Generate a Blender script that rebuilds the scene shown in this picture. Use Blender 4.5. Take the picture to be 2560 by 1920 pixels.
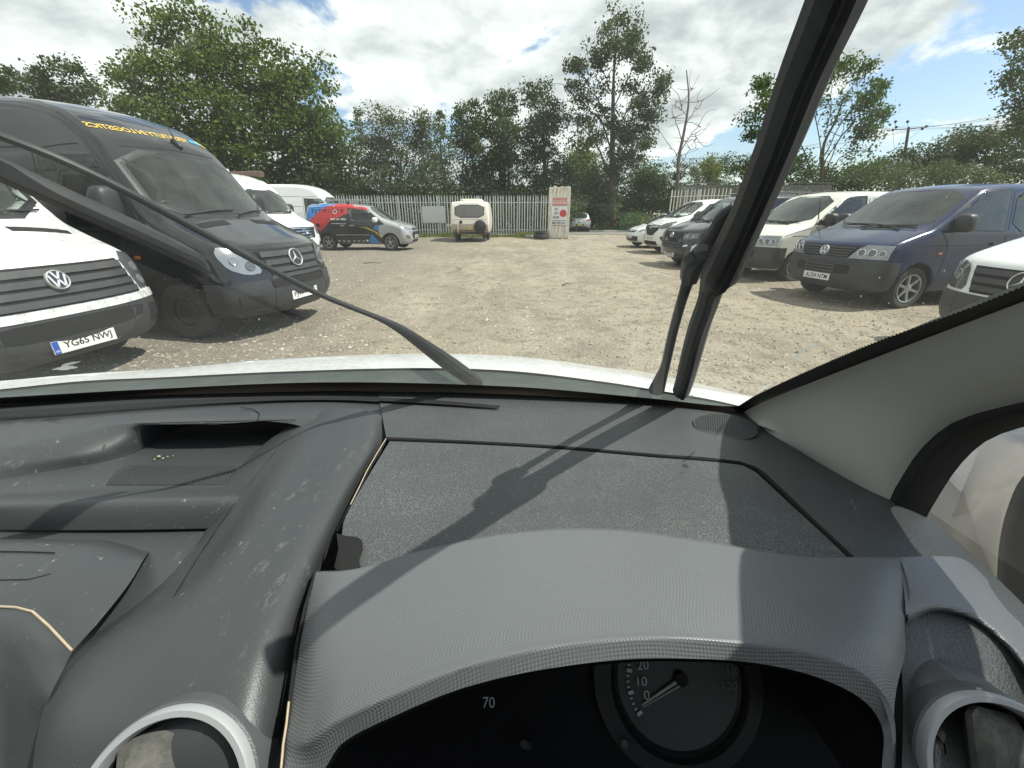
import bpy, math, random
import numpy as np
from mathutils import Vector, Matrix
from mathutils.bvhtree import BVHTree
from mathutils.geometry import delaunay_2d_cdt

# ------------------------------------------------------------------ camera, sky, sun, exposure
scn = bpy.context.scene
COL = scn.collection
for o in list(bpy.data.objects):
    bpy.data.objects.remove(o)
FPX, W0, H0 = 1040.0, 2560.0, 1920.0
PITCH = math.atan(430.0 / FPX)
CP, SP = math.cos(PITCH), math.sin(PITCH)
EYE = 1.5
cd = bpy.data.cameras.new('camera'); cam = bpy.data.objects.new('camera', cd); COL.objects.link(cam)
cd.sensor_width = 36.0; cd.lens = 36.0 * FPX / W0; cd.clip_start = 0.02; cd.clip_end = 2000
cam.location = (0, 0, EYE); cam.rotation_euler = (math.pi / 2 - PITCH, 0, 0)
scn.camera = cam

SUN_EL, SUN_AZ = math.radians(55.0), math.radians(95.0)   # azimuth clockwise from +Y
SUN_DIR = Vector((math.sin(SUN_AZ) * math.cos(SUN_EL), math.cos(SUN_AZ) * math.cos(SUN_EL), math.sin(SUN_EL)))
sl = bpy.data.lights.new('sun', 'SUN'); sl.energy = 4.7; sl.angle = math.radians(0.53); sl.color = (1.0, 0.95, 0.87)
so = bpy.data.objects.new('sun', sl); COL.objects.link(so)
so.rotation_euler = SUN_DIR.to_track_quat('Z', 'Y').to_euler()
scn.view_settings.view_transform = 'Standard'; scn.view_settings.look = 'None'
scn.view_settings.exposure = 0.46; scn.view_settings.gamma = 1.0
scn.view_settings.use_curve_mapping = False
scn.render.engine = 'CYCLES'
scn.cycles.max_bounces = 8; scn.cycles.transparent_max_bounces = 24
scn.cycles.caustics_reflective = False; scn.cycles.caustics_refractive = False

wd = bpy.data.worlds.new('World'); scn.world = wd; wd.use_nodes = True
def build_world():
    nt = wd.node_tree; N = nt.nodes; L = nt.links; N.clear()
    def nd(t, **k):
        n = N.new(t)
        for a, b in k.items(): setattr(n, a, b)
        return n
    def math_(op, a, b=None, clamp=False):
        n = nd('ShaderNodeMath', operation=op); n.use_clamp = clamp
        for i, v in enumerate((a, b)):
            if v is None: continue
            if isinstance(v, (int, float)): n.inputs[i].default_value = v
            else: L.new(v, n.inputs[i])
        return n.outputs[0]
    out = nd('ShaderNodeOutputWorld')
    sky = nd('ShaderNodeTexSky', sky_type='NISHITA'); sky.sun_disc = False
    sky.sun_elevation = SUN_EL; sky.sun_rotation = SUN_AZ; sky.dust_density = 1.2; sky.ozone_density = 1.5
    bg1 = nd('ShaderNodeBackground'); L.new(sky.outputs[0], bg1.inputs[0]); bg1.inputs[1].default_value = 0.135
    tc = nd('ShaderNodeTexCoord'); sep = nd('ShaderNodeSeparateXYZ'); L.new(tc.outputs['Generated'], sep.inputs[0])
    X, Y, Z = sep.outputs
    zc = math_('ADD', math_('MAXIMUM', Z, 0.0), 0.30)
    cx = math_('DIVIDE', X, zc); cy = math_('DIVIDE', Y, zc)
    com = nd('ShaderNodeCombineXYZ'); L.new(cx, com.inputs[0]); L.new(cy, com.inputs[1]); com.inputs[2].default_value = 3.7
    def noise(scale, det, rough, off, dist=0.0):
        mp = nd('ShaderNodeMapping'); mp.inputs['Location'].default_value = off; L.new(com.outputs[0], mp.inputs[0])
        n = nd('ShaderNodeTexNoise'); n.inputs['Scale'].default_value = scale; n.inputs['Detail'].default_value = det
        n.inputs['Roughness'].default_value = rough; n.inputs['Distortion'].default_value = dist
        L.new(mp.outputs[0], n.inputs[0]); return n.outputs[0]
    big = noise(0.9, 2, 0.5, (5.3, 1.2, 0)); mid = noise(2.6, 12, 0.56, (2.1, 7.7, 0), 0.25); fine = noise(3.2, 8, 0.55, (9.0, 3.0, 2.0), 0.2)
    # broken cloud deck that thins out towards the right-hand (eastern) sky
    thin = math_('MULTIPLY', math_('SUBTRACT', cx, 0.55, False), 0.26)
    thin = math_('MINIMUM', math_('MAXIMUM', thin, 0.0), 0.17)
    dens = math_('ADD', math_('MULTIPLY', big, 0.35), math_('MULTIPLY', mid, 0.65))
    dens = math_('SUBTRACT', dens, thin)
    mr = nd('ShaderNodeMapRange', interpolation_type='SMOOTHSTEP'); L.new(dens, mr.inputs[0])
    mr.inputs[1].default_value = 0.41; mr.inputs[2].default_value = 0.465; mask = mr.outputs[0]
    # thick middles of the clouds are grey, thin edges white
    mr2 = nd('ShaderNodeMapRange', interpolation_type='SMOOTHSTEP')
    L.new(math_('ADD', math_('MULTIPLY', dens, 0.45), math_('MULTIPLY', fine, 0.55)), mr2.inputs[0])
    mr2.inputs[1].default_value = 0.44; mr2.inputs[2].default_value = 0.62
    mixc = nd('ShaderNodeMix', data_type='RGBA'); L.new(mr2.outputs[0], mixc.inputs[0])
    mixc.inputs[6].default_value = (0.88, 0.90, 0.89, 1); mixc.inputs[7].default_value = (0.46, 0.50, 0.51, 1)
    bg2 = nd('ShaderNodeBackground'); L.new(mixc.outputs[2], bg2.inputs[0]); bg2.inputs[1].default_value = 0.96
    mx = nd('ShaderNodeMixShader'); L.new(mask, mx.inputs[0]); L.new(bg1.outputs[0], mx.inputs[1]); L.new(bg2.outputs[0], mx.inputs[2])
    L.new(mx.outputs[0], out.inputs[0])
build_world()

# ------------------------------------------------------------------ helpers
rng = np.random.default_rng(7); random.seed(7)
def ray(px, py):
    """viewing ray of a photo pixel (2560x1920): x per unit, forward, down"""
    a, b = px - W0 / 2, py - H0 / 2
    return a, FPX * CP - b * SP, FPX * SP + b * CP
def at_h(px, py, h):            # point at height h relative to the eye
    x, f, d = ray(px, py); k = -h / d
    return Vector((x * k, f * k, EYE + h))
def at_y(px, py, y):            # point at forward distance y
    x, f, d = ray(px, py); k = y / f
    return Vector((x * k, y, EYE - d * k))
def at_x(px, py, x0):
    x, f, d = ray(px, py); k = x0 / x
    return Vector((x0, f * k, EYE - d * k))

def link(o, parent=None):
    COL.objects.link(o)
    if parent is not None: o.parent = parent
    return o
def tag(o, label=None, cat=None, group=None, kind=None):
    if label: o['label'] = label
    if cat: o['category'] = cat
    if group: o['group'] = group
    if kind: o['kind'] = kind
    return o
def empty(name, loc=(0, 0, 0), rz=0.0, parent=None):
    o = bpy.data.objects.new(name, None); o.location = loc; o.rotation_euler = (0, 0, rz); o.empty_display_size = 0.2
    return link(o, parent)
def mk(name, verts, faces, mats, parent=None, smooth=True, sharp=35, midx=None):
    """mesh object from arrays; faces is a list of tuples or an (M,k) array"""
    me = bpy.data.meshes.new(name)
    V = np.asarray(verts, dtype=np.float32).reshape(-1, 3)
    if isinstance(faces, np.ndarray):
        M, k = faces.shape
        me.vertices.add(len(V)); me.vertices.foreach_set('co', V.ravel())
        me.loops.add(M * k); me.loops.foreach_set('vertex_index', faces.astype(np.int32).ravel())
        me.polygons.add(M); me.polygons.foreach_set('loop_start', np.arange(M, dtype=np.int32) * k)
        me.polygons.foreach_set('loop_total', np.full(M, k, dtype=np.int32))
        me.update(calc_edges=True)
    else:
        me.from_pydata([tuple(map(float, v)) for v in V], [], faces); me.update()
    if not isinstance(mats, (list, tuple)): mats = [mats]
    for m in mats: me.materials.append(m)
    if midx is not None: me.polygons.foreach_set('material_index', np.asarray(midx, dtype=np.int32))
    me.polygons.foreach_set('use_smooth', np.full(len(me.polygons), smooth, dtype=bool))
    if smooth and sharp: me.set_sharp_from_angle(angle=math.radians(sharp))
    o = bpy.data.objects.new(name, me)
    return link(o, parent)
class MB:
    """collects simple solids into one mesh"""
    def __init__(s): s.v = []; s.f = []; s.m = []; s.cur = 0
    def add(s, V, F):
        n = len(s.v); s.v += [tuple(v) for v in V]; s.f += [tuple(i + n for i in f) for f in F]; s.m += [s.cur] * len(F)
        return s
    def box(s, c, d, rz=0.0, bev=0.0, M=None):
        x, y, z = d[0] / 2, d[1] / 2, d[2] / 2
        if bev <= 0:
            V = [Vector((a * x, b * y, e * z)) for a in (-1, 1) for b in (-1, 1) for e in (-1, 1)]
            F = [(0, 1, 3, 2), (4, 6, 7, 5), (0, 4, 5, 1), (2, 3, 7, 6), (0, 2, 6, 4), (1, 5, 7, 3)]
        else:
            b_ = bev; V = []; 
            for e, ins in ((-z, b_), (-z + b_, 0), (z - b_, 0), (z, b_)):
                X, Y_ = x - ins, y - ins
                V += [Vector(p) for p in ((-X + b_, -Y_, e), (X - b_, -Y_, e), (X, -Y_ + b_, e), (X, Y_ - b_, e), (X - b_, Y_, e), (-X + b_, Y_, e), (-X, Y_ - b_, e), (-X, -Y_ + b_, e))]
            F = [tuple(range(7, -1, -1)), tuple(range(24, 32))]
            for r in range(3):
                for i in range(8): F.append((r * 8 + i, r * 8 + (i + 1) % 8, r * 8 + 8 + (i + 1) % 8, r * 8 + 8 + i))
        R = Matrix.Rotation(rz, 3, 'Z') if M is None else M
        return s.add([R @ v + Vector(c) for v in V], F)
    def tube(s, pts, r, n=8, cap=True, flat=1.0):
        """swept tube along pts; r a number or a list"""
        P = [Vector(p) for p in pts]; k = len(P); R = r if isinstance(r, (list, tuple, np.ndarray)) else [r] * k
        V = []; up = Vector((0, 0, 1))
        for i in range(k):
            t = (P[min(i + 1, k - 1)] - P[max(i - 1, 0)]).normalized()
            if abs(t.dot(up)) > 0.97: up = Vector((0, 1, 0)) if abs(t.y) < 0.9 else Vector((1, 0, 0))
            a = t.cross(up).normalized(); b = a.cross(t).normalized()
            for j in range(n):
                q = 2 * math.pi * j / n
                V.append(P[i] + a * math.cos(q) * R[i] + b * math.sin(q) * R[i] * flat)
        F = []
        for i in range(k - 1):
            for j in range(n): F.append((i * n + j, i * n + (j + 1) % n, (i + 1) * n + (j + 1) % n, (i + 1) * n + j))
        if cap: F += [tuple(range(n - 1, -1, -1)), tuple(range((k - 1) * n, k * n))]
        return s.add(V, F)
    def lathe(s, prof, M, n=32, close=False, cap=True):
        """prof: list of (radius, axial); axis = local Z of matrix M (4x4)"""
        V = []; F = []; k = len(prof)
        for r, a in prof:
            for j in range(n):
                q = 2 * math.pi * j / n; V.append(M @ Vector((r * math.cos(q), r * math.sin(q), a)))
        for i in range(k - 1 if not close else k):
            i2 = (i + 1) % k
            for j in range(n): F.append((i * n + j, i * n + (j + 1) % n, i2 * n + (j + 1) % n, i2 * n + j))
        if not close and cap:
            if prof[0][0] > 1e-5: F.append(tuple(range(n - 1, -1, -1)))
            if prof[-1][0] > 1e-5: F.append(tuple(range((k - 1) * n, k * n)))
        return s.add(V, F)
    def prism(s, poly, M, d):
        """polygon (x,y) extruded by d along local Z of M"""
        n = len(poly)
        V = [M @ Vector((p[0], p[1], 0)) for p in poly] + [M @ Vector((p[0], p[1], d)) for p in poly]
        F = [tuple(range(n - 1, -1, -1)), tuple(range(n, 2 * n))] + [(i, (i + 1) % n, n + (i + 1) % n, n + i) for i in range(n)]
        return s.add(V, F)
    def build(s, name, mat, parent=None, smooth=True, sharp=35):
        return mk(name, s.v, s.f, mat, parent, smooth, sharp, s.m if isinstance(mat, (list, tuple)) else None)

def axes(o, x, z):
    """4x4 with local X ~ x, local Z = z at origin o"""
    z = Vector(z).normalized(); x = Vector(x); y = z.cross(x).normalized(); x = y.cross(z)
    return Matrix(((x.x, y.x, z.x, o[0]), (x.y, y.y, z.y, o[1]), (x.z, y.z, z.z, o[2]), (0, 0, 0, 1)))
def catmull(P, n):
    """resample a polyline smoothly by arc length to n points"""
    P = np.asarray([tuple(p) for p in P], float)
    if len(P) == 2:
        t = np.linspace(0, 1, n)[:, None]; return P[0] * (1 - t) + P[1] * t
    Q = np.vstack([2 * P[0] - P[1], P, 2 * P[-1] - P[-2]]); out = []
    for i in range(1, len(Q) - 2):
        p0, p1, p2, p3 = Q[i - 1:i + 3]; d = max(np.linalg.norm(p2 - p1), 1e-9)
        d0 = max(np.linalg.norm(p1 - p0), 1e-9); d2 = max(np.linalg.norm(p3 - p2), 1e-9)
        m1 = (p2 - p0) / (d0 + d) * d; m2 = (p3 - p1) / (d + d2) * d
        t = np.linspace(0, 1, 24, endpoint=False)[:, None]
        out.append((2 * t**3 - 3 * t**2 + 1) * p1 + (t**3 - 2 * t**2 + t) * m1 + (-2 * t**3 + 3 * t**2) * p2 + (t**3 - t**2) * m2)
    out = np.vstack(out + [P[-1:]])
    s = np.concatenate([[0], np.cumsum(np.linalg.norm(np.diff(out, axis=0), axis=1))])
    t = np.linspace(0, s[-1], n)
    return np.stack([np.interp(t, s, out[:, k]) for k in range(out.shape[1])], 1)
def loft(name, curves, mat, parent=None, nu=48, nv=None, sharp=50, smooth_v=True, thick=0.0):
    """smooth sheet through a family of curves (each a list of points), UVs in metres"""
    C = [catmull(c, nu) for c in curves]; nv = nv or (len(C) - 1) * 8 + 1
    G = np.array(C)                                         # k, nu, 3
    if smooth_v: cols = np.array([catmull(G[:, i], nv) for i in range(nu)])
    else:
        cols = []
        for i in range(nu):
            s = np.concatenate([[0], np.cumsum(np.linalg.norm(np.diff(G[:, i], axis=0), axis=1))]); t = np.linspace(0, s[-1], nv)
            cols.append(np.stack([np.interp(t, s, G[:, i, k]) for k in range(3)], 1))
        cols = np.array(cols)
    S = np.transpose(cols, (1, 0, 2))                       # nv, nu, 3
    idx = np.arange(nv * nu).reshape(nv, nu)
    F = np.stack([idx[:-1, :-1], idx[:-1, 1:], idx[1:, 1:], idx[1:, :-1]], -1).reshape(-1, 4)
    o = mk(name, S.reshape(-1, 3), F, mat, parent, True, sharp)
    mid = nv // 2
    du = np.concatenate([np.zeros((nv, 1)), np.cumsum(np.linalg.norm(np.diff(S, axis=1), axis=2), 1)], 1); du -= du[:, nu // 2:nu // 2 + 1]
    dv = np.concatenate([np.zeros((1, nu)), np.cumsum(np.linalg.norm(np.diff(S, axis=0), axis=2), 0)], 0)
    uv = o.data.uv_layers.new(name='metres')
    li = np.empty(len(o.data.loops), np.int32); o.data.loops.foreach_get('vertex_index', li)
    uv.data.foreach_set('uv', np.stack([du.ravel()[li], dv.ravel()[li]], 1).astype(np.float32).ravel())
    return o

# ------------------------------------------------------------------ materials
MATS = {}
def pm(name, col, rough=0.5, metal=0.0, coat=0.0, spec=0.5, var=0.0, vscale=6.0, bump=0.0, bscale=300.0, dirt=0.0, dcol=(0.32, 0.29, 0.24), dscale=2.5, emit=None, detail=4):
    """principled material with gentle procedural colour variation, dirt and fine relief"""
    if name in MATS: return MATS[name]
    m = bpy.data.materials.new(name); m.use_nodes = True; MATS[name] = m
    nt = m.node_tree; b = nt.nodes['Principled BSDF']; L = nt.links
    b.inputs['Base Color'].default_value = (*col, 1); b.inputs['Roughness'].default_value = rough; b.inputs['Metallic'].default_value = metal
    b.inputs['Coat Weight'].default_value = coat; b.inputs['Coat Roughness'].default_value = 0.04; b.inputs['Specular IOR Level'].default_value = spec
    tc = nt.nodes.new('ShaderNodeTexCoord'); src = None
    if var > 0 or dirt > 0:
        n = nt.nodes.new('ShaderNodeTexNoise'); n.inputs['Scale'].default_value = vscale; n.inputs['Detail'].default_value = detail; n.inputs['Roughness'].default_value = 0.65
        L.new(tc.outputs['Object'], n.inputs[0])
        mx = nt.nodes.new('ShaderNodeMix'); mx.data_type = 'RGBA'
        mx.inputs[6].default_value = (*[c * (1 - var) for c in col], 1); mx.inputs[7].default_value = (*[min(1, c * (1 + var)) for c in col], 1)
        L.new(n.outputs[0], mx.inputs[0]); src = mx.outputs[2]
        if dirt > 0:
            n2 = nt.nodes.new('ShaderNodeTexNoise'); n2.inputs['Scale'].default_value = dscale; n2.inputs['Detail'].default_value = 8; n2.inputs['Roughness'].default_value = 0.7
            L.new(tc.outputs['Object'], n2.inputs[0])
            mr = nt.nodes.new('ShaderNodeMapRange'); L.new(n2.outputs[0], mr.inputs[0]); mr.inputs[1].default_value = 0.42; mr.inputs[2].default_value = 0.75; mr.inputs[4].default_value = dirt
            mx2 = nt.nodes.new('ShaderNodeMix'); mx2.data_type = 'RGBA'; L.new(mr.outputs[0], mx2.inputs[0]); L.new(src, mx2.inputs[6]); mx2.inputs[7].default_value = (*dcol, 1); src = mx2.outputs[2]
        L.new(src, b.inputs['Base Color'])
    if bump > 0:
        n = nt.nodes.new('ShaderNodeTexNoise'); n.inputs['Scale'].default_value = bscale; n.inputs['Detail'].default_value = 3
        L.new(tc.outputs['Object'], n.inputs[0]); bp = nt.nodes.new('ShaderNodeBump'); bp.inputs['Strength'].default_value = bump; bp.inputs['Distance'].default_value = 0.01
        L.new(n.outputs[0], bp.inputs['Height']); L.new(bp.outputs[0], b.inputs['Normal'])
    if emit: b.inputs['Emission Color'].default_value = (*emit[:3], 1); b.inputs['Emission Strength'].default_value = emit[3]
    return m
M_TYRE = pm('tyre_rubber', (0.022, 0.022, 0.022), 0.85, var=0.4, vscale=9, dirt=0.5, dcol=(0.10, 0.09, 0.075))
M_BLACK = pm('black_trim', (0.018, 0.019, 0.02), 0.5, var=0.3)
M_VOID = pm('dark_void', (0.006, 0.006, 0.006), 0.9)
M_TRIM = pm('grey_bumper_plastic', (0.035, 0.037, 0.04), 0.55, var=0.3, vscale=4, dirt=0.25, dcol=(0.16, 0.145, 0.12))
M_GLASS = pm('van_glass', (0.012, 0.016, 0.016), 0.03, spec=0.75, coat=0.6, var=0.5, vscale=1.2)
def van_glass(name, tint):
    m = bpy.data.materials.new(name); m.use_nodes = True; nt = m.node_tree; N = nt.nodes; L = nt.links; N.clear(); out = N.new('ShaderNodeOutputMaterial')
    tr = N.new('ShaderNodeBsdfTransparent'); tr.inputs[0].default_value = (*tint, 1); gl = N.new('ShaderNodeBsdfGlossy'); gl.inputs['Roughness'].default_value = .015; gl.inputs[0].default_value = (.9, .95, .93, 1)
    fr = N.new('ShaderNodeFresnel'); fr.inputs[0].default_value = 1.62; mx = N.new('ShaderNodeMixShader'); L.new(fr.outputs[0], mx.inputs[0]); L.new(tr.outputs[0], mx.inputs[1]); L.new(gl.outputs[0], mx.inputs[2])
    tl = N.new('ShaderNodeBsdfDiffuse'); tl.inputs[0].default_value = (.45, .47, .44, 1); tc = N.new('ShaderNodeTexCoord'); n = N.new('ShaderNodeTexNoise'); n.inputs['Scale'].default_value = 3; n.inputs['Detail'].default_value = 6; L.new(tc.outputs['Object'], n.inputs[0])
    mr = N.new('ShaderNodeMapRange'); L.new(n.outputs[0], mr.inputs[0]); mr.inputs[1].default_value = .35; mr.inputs[2].default_value = .75; mr.inputs[3].default_value = .015; mr.inputs[4].default_value = .07
    m2 = N.new('ShaderNodeMixShader'); L.new(mr.outputs[0], m2.inputs[0]); L.new(mx.outputs[0], m2.inputs[1]); L.new(tl.outputs[0], m2.inputs[2]); L.new(m2.outputs[0], out.inputs[0]); return m
M_CLEAR = van_glass('clear_van_glass', (.66, .72, .69)); M_CABIN = pm('cabin_grey', (.05, .052, .055), .8, var=.3); M_SEAT = pm('seat_fabric', (.085, .088, .095), .9, var=.35, vscale=12)
M_CHROME = pm('chrome', (0.75, 0.76, 0.77), 0.12, metal=1.0)
M_ALLOY = pm('alloy_silver', (0.42, 0.43, 0.45), 0.3, metal=0.85, var=0.15)
M_STEEL = pm('dark_steel_wheel', (0.05, 0.05, 0.052), 0.6, metal=0.3, dirt=0.4, dcol=(0.14, 0.12, 0.09))
M_LENS = pm('headlamp_lens', (0.24, 0.25, 0.26), 0.12, metal=0.35, coat=1.0, var=0.35, vscale=9)
M_LENSD = pm('dark_headlamp_lens', (0.10, 0.105, 0.11), 0.1, metal=0.3, coat=1.0, var=0.5, vscale=9)
M_EMB = pm('emblem_silver', (0.72, 0.73, 0.74), 0.32, metal=0.5)
M_RED = pm('tail_lamp_red', (0.16, 0.012, 0.014), 0.15, coat=1.0)
M_AMBER = pm('amber_lens', (0.55, 0.16, 0.03), 0.2, coat=1.0)
M_PLATE = pm('number_plate_white', (0.72, 0.72, 0.68), 0.4, var=0.08)
M_PLATEY = pm('number_plate_yellow', (0.70, 0.52, 0.08), 0.4)
M_INK = pm('plate_ink', (0.012, 0.012, 0.012), 0.5)
M_BLUEBAND = pm('plate_blue_band', (0.02, 0.09, 0.40), 0.4)
M_WHITEP = pm('white_paint', (0.78, 0.79, 0.77), 0.25, coat=0.7, var=0.03, vscale=2, dirt=0.10, dscale=3)
M_WHITED = pm('dirty_white_paint', (0.78, 0.79, 0.77), 0.3, coat=0.6, var=0.04, vscale=2, dirt=0.8, dcol=(.14, .13, .10), dscale=13)
M_WHITEINK = pm('white_ink', (0.78, 0.78, 0.76), 0.4)
# ------------------------------------------------------------------ vehicle toolkit: solid bodies from a signed distance field
def chaikin(P, it=2, a=0.22):
    P = [tuple(p) for p in P]
    for _ in range(it):
        Q = []
        for i in range(len(P)):
            p, q = P[i], P[(i + 1) % len(P)]
            Q.append((p[0] * (1 - a) + q[0] * a, p[1] * (1 - a) + q[1] * a)); Q.append((p[0] * a + q[0] * (1 - a), p[1] * a + q[1] * (1 - a)))
        P = Q
    return P
def poly_sdf(P, x, z):
    P = np.asarray(P, float); Q = np.roll(P, 1, 0)
    if x.ndim == 1 and x.size * len(P) < 600000:            # few points: all edges at once
        E = Q - P; wx = x[:, None] - P[:, 0]; wz = z[:, None] - P[:, 1]
        t = np.clip((wx * E[:, 0] + wz * E[:, 1]) / ((E ** 2).sum(1) + 1e-12), 0, 1)
        d = ((wx - E[:, 0] * t) ** 2 + (wz - E[:, 1] * t) ** 2).min(1)
        c1 = z[:, None] >= P[:, 1]; c2 = z[:, None] < Q[:, 1]; c3 = E[:, 0] * wz > E[:, 1] * wx
        fl = ((c1 & c2 & c3) | (~c1 & ~c2 & ~c3)).sum(1)
        return np.where(fl % 2 == 1, -1.0, 1.0) * np.sqrt(d)
    d = np.full(x.shape, 1e9); s = np.ones(x.shape); n = len(P)
    for i in range(n):
        ax, az = P[i]; bx, bz = P[i - 1]; ex, ez = bx - ax, bz - az
        wx, wz = x - ax, z - az; t = np.clip((wx * ex + wz * ez) / (ex * ex + ez * ez + 1e-12), 0, 1)
        qx, qz = wx - ex * t, wz - ez * t; d = np.minimum(d, qx * qx + qz * qz)
        c1 = z >= az; c2 = z < bz; c3 = ex * wz > ez * wx
        s = np.where((c1 & c2 & c3) | (~c1 & ~c2 & ~c3), -s, s)
    return s * np.sqrt(d)
def surface_nets(f, lo, hi, h):
    n = [int(math.ceil((hi[k] - lo[k]) / h)) + 1 for k in range(3)]
    ax = [lo[k] + h * np.arange(n[k]) for k in range(3)]
    G = np.meshgrid(*ax, indexing='ij'); v = f(*G); ins = v < 0
    acc = np.zeros((n[0] - 1, n[1] - 1, n[2] - 1, 3)); cnt = np.zeros(acc.shape[:3])
    def sl(o, e): return tuple(slice(o[k], n[k] - 1 + o[k] if e[k] == 0 else n[k] - 1) for k in range(3))
    for k in range(3):
        e = [0, 0, 0]; e[k] = 1
        a = [slice(None)] * 3; b = [slice(None)] * 3; a[k] = slice(0, -1); b[k] = slice(1, None)
        va, vb = v[tuple(a)], v[tuple(b)]; cr = (ins[tuple(a)] != ins[tuple(b)])
        t = np.where(cr, va / np.where(cr, va - vb, 1), 0)
        u, w = [q for q in range(3) if q != k]
        for du in (0, 1):
            for dw in (0, 1):
                s = [slice(None)] * 3; s[k] = slice(None); s[u] = slice(du, n[u] - 1 + du); s[w] = slice(dw, n[w] - 1 + dw)
                c = cr[tuple(s)]; tt = t[tuple(s)]
                cnt += c; acc[..., k] += c * tt; acc[..., u] += c * du; acc[..., w] += c * dw
    act = cnt > 0; idx = np.full(act.shape, -1); idx[act] = np.arange(act.sum())
    I = np.argwhere(act); P = np.array(lo) + h * (I + acc[act] / cnt[act][:, None])
    Fs = []
    for k in range(3):
        u, w = (k + 1) % 3, (k + 2) % 3
        a = [slice(None)] * 3; b = [slice(None)] * 3; a[k] = slice(0, -1); b[k] = slice(1, None)
        A, B = ins[tuple(a)], ins[tuple(b)]
        for sgn in (0, 1):
            c = (A & ~B) if sgn == 0 else (~A & B); E = np.argwhere(c)
            E = E[(E[:, u] > 0) & (E[:, w] > 0) & (E[:, u] < n[u] - 1) & (E[:, w] < n[w] - 1)]
            if not len(E): continue
            def cell(du, dw):
                C = E.copy(); C[:, u] += du; C[:, w] += dw; return idx[C[:, 0], C[:, 1], C[:, 2]]
            q = [cell(-1, -1), cell(0, -1), cell(0, 0), cell(-1, 0)]
            if sgn: q = q[::-1]
            Fs.append(np.stack(q, 1))
    return P, np.vstack(Fs)
def grad(f, P, e=1e-3):
    g = np.zeros_like(P)
    for k in range(3):
        d = np.zeros(3); d[k] = e
        a = P + d; b = P - d; g[:, k] = (f(a[:, 0], a[:, 1], a[:, 2]) - f(b[:, 0], b[:, 1], b[:, 2])) / (2 * e)
    return g
def sstep(a, b, x):
    t = np.clip((x - a) / (b - a), 0, 1); return t * t * (3 - 2 * t)

_TXT = {}
def text2d(s, bold=0.0):
    """unit-height lettering as flat 2D verts/faces, x from 0"""
    if (s, bold) in _TXT: return _TXT[(s, bold)]
    c = bpy.data.curves.new('lettering', 'FONT'); c.body = s; c.size = 1.0; c.resolution_u = 3; c.offset = bold
    o = bpy.data.objects.new('lettering', c)
    me = bpy.data.meshes.new_from_object(o)
    V = np.array([(v.co.x, v.co.y) for v in me.vertices]); F = [tuple(p.vertices) for p in me.polygons]
    bpy.data.objects.remove(o); bpy.data.curves.remove(c); bpy.data.meshes.remove(me)
    V[:, 0] -= V[:, 0].min(); V[:, 1] -= V[:, 1].min(); V /= max(V[:, 1].max(), 1e-6)
    _TXT[(s, bold)] = (V, F); return V, F
def flat_text(name, s, M, w, h, mat, parent, bold=0.01, d=0.0015):
    """lettering w x h centred on matrix M (local X right, Y up, Z out)"""
    V, F = text2d(s, bold); sx = w / V[:, 0].max()
    P = [M @ Vector((x * sx - w / 2, y * h - h / 2, d)) for x, y in V]
    return mk(name, P, F, mat, parent, smooth=False)

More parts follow.
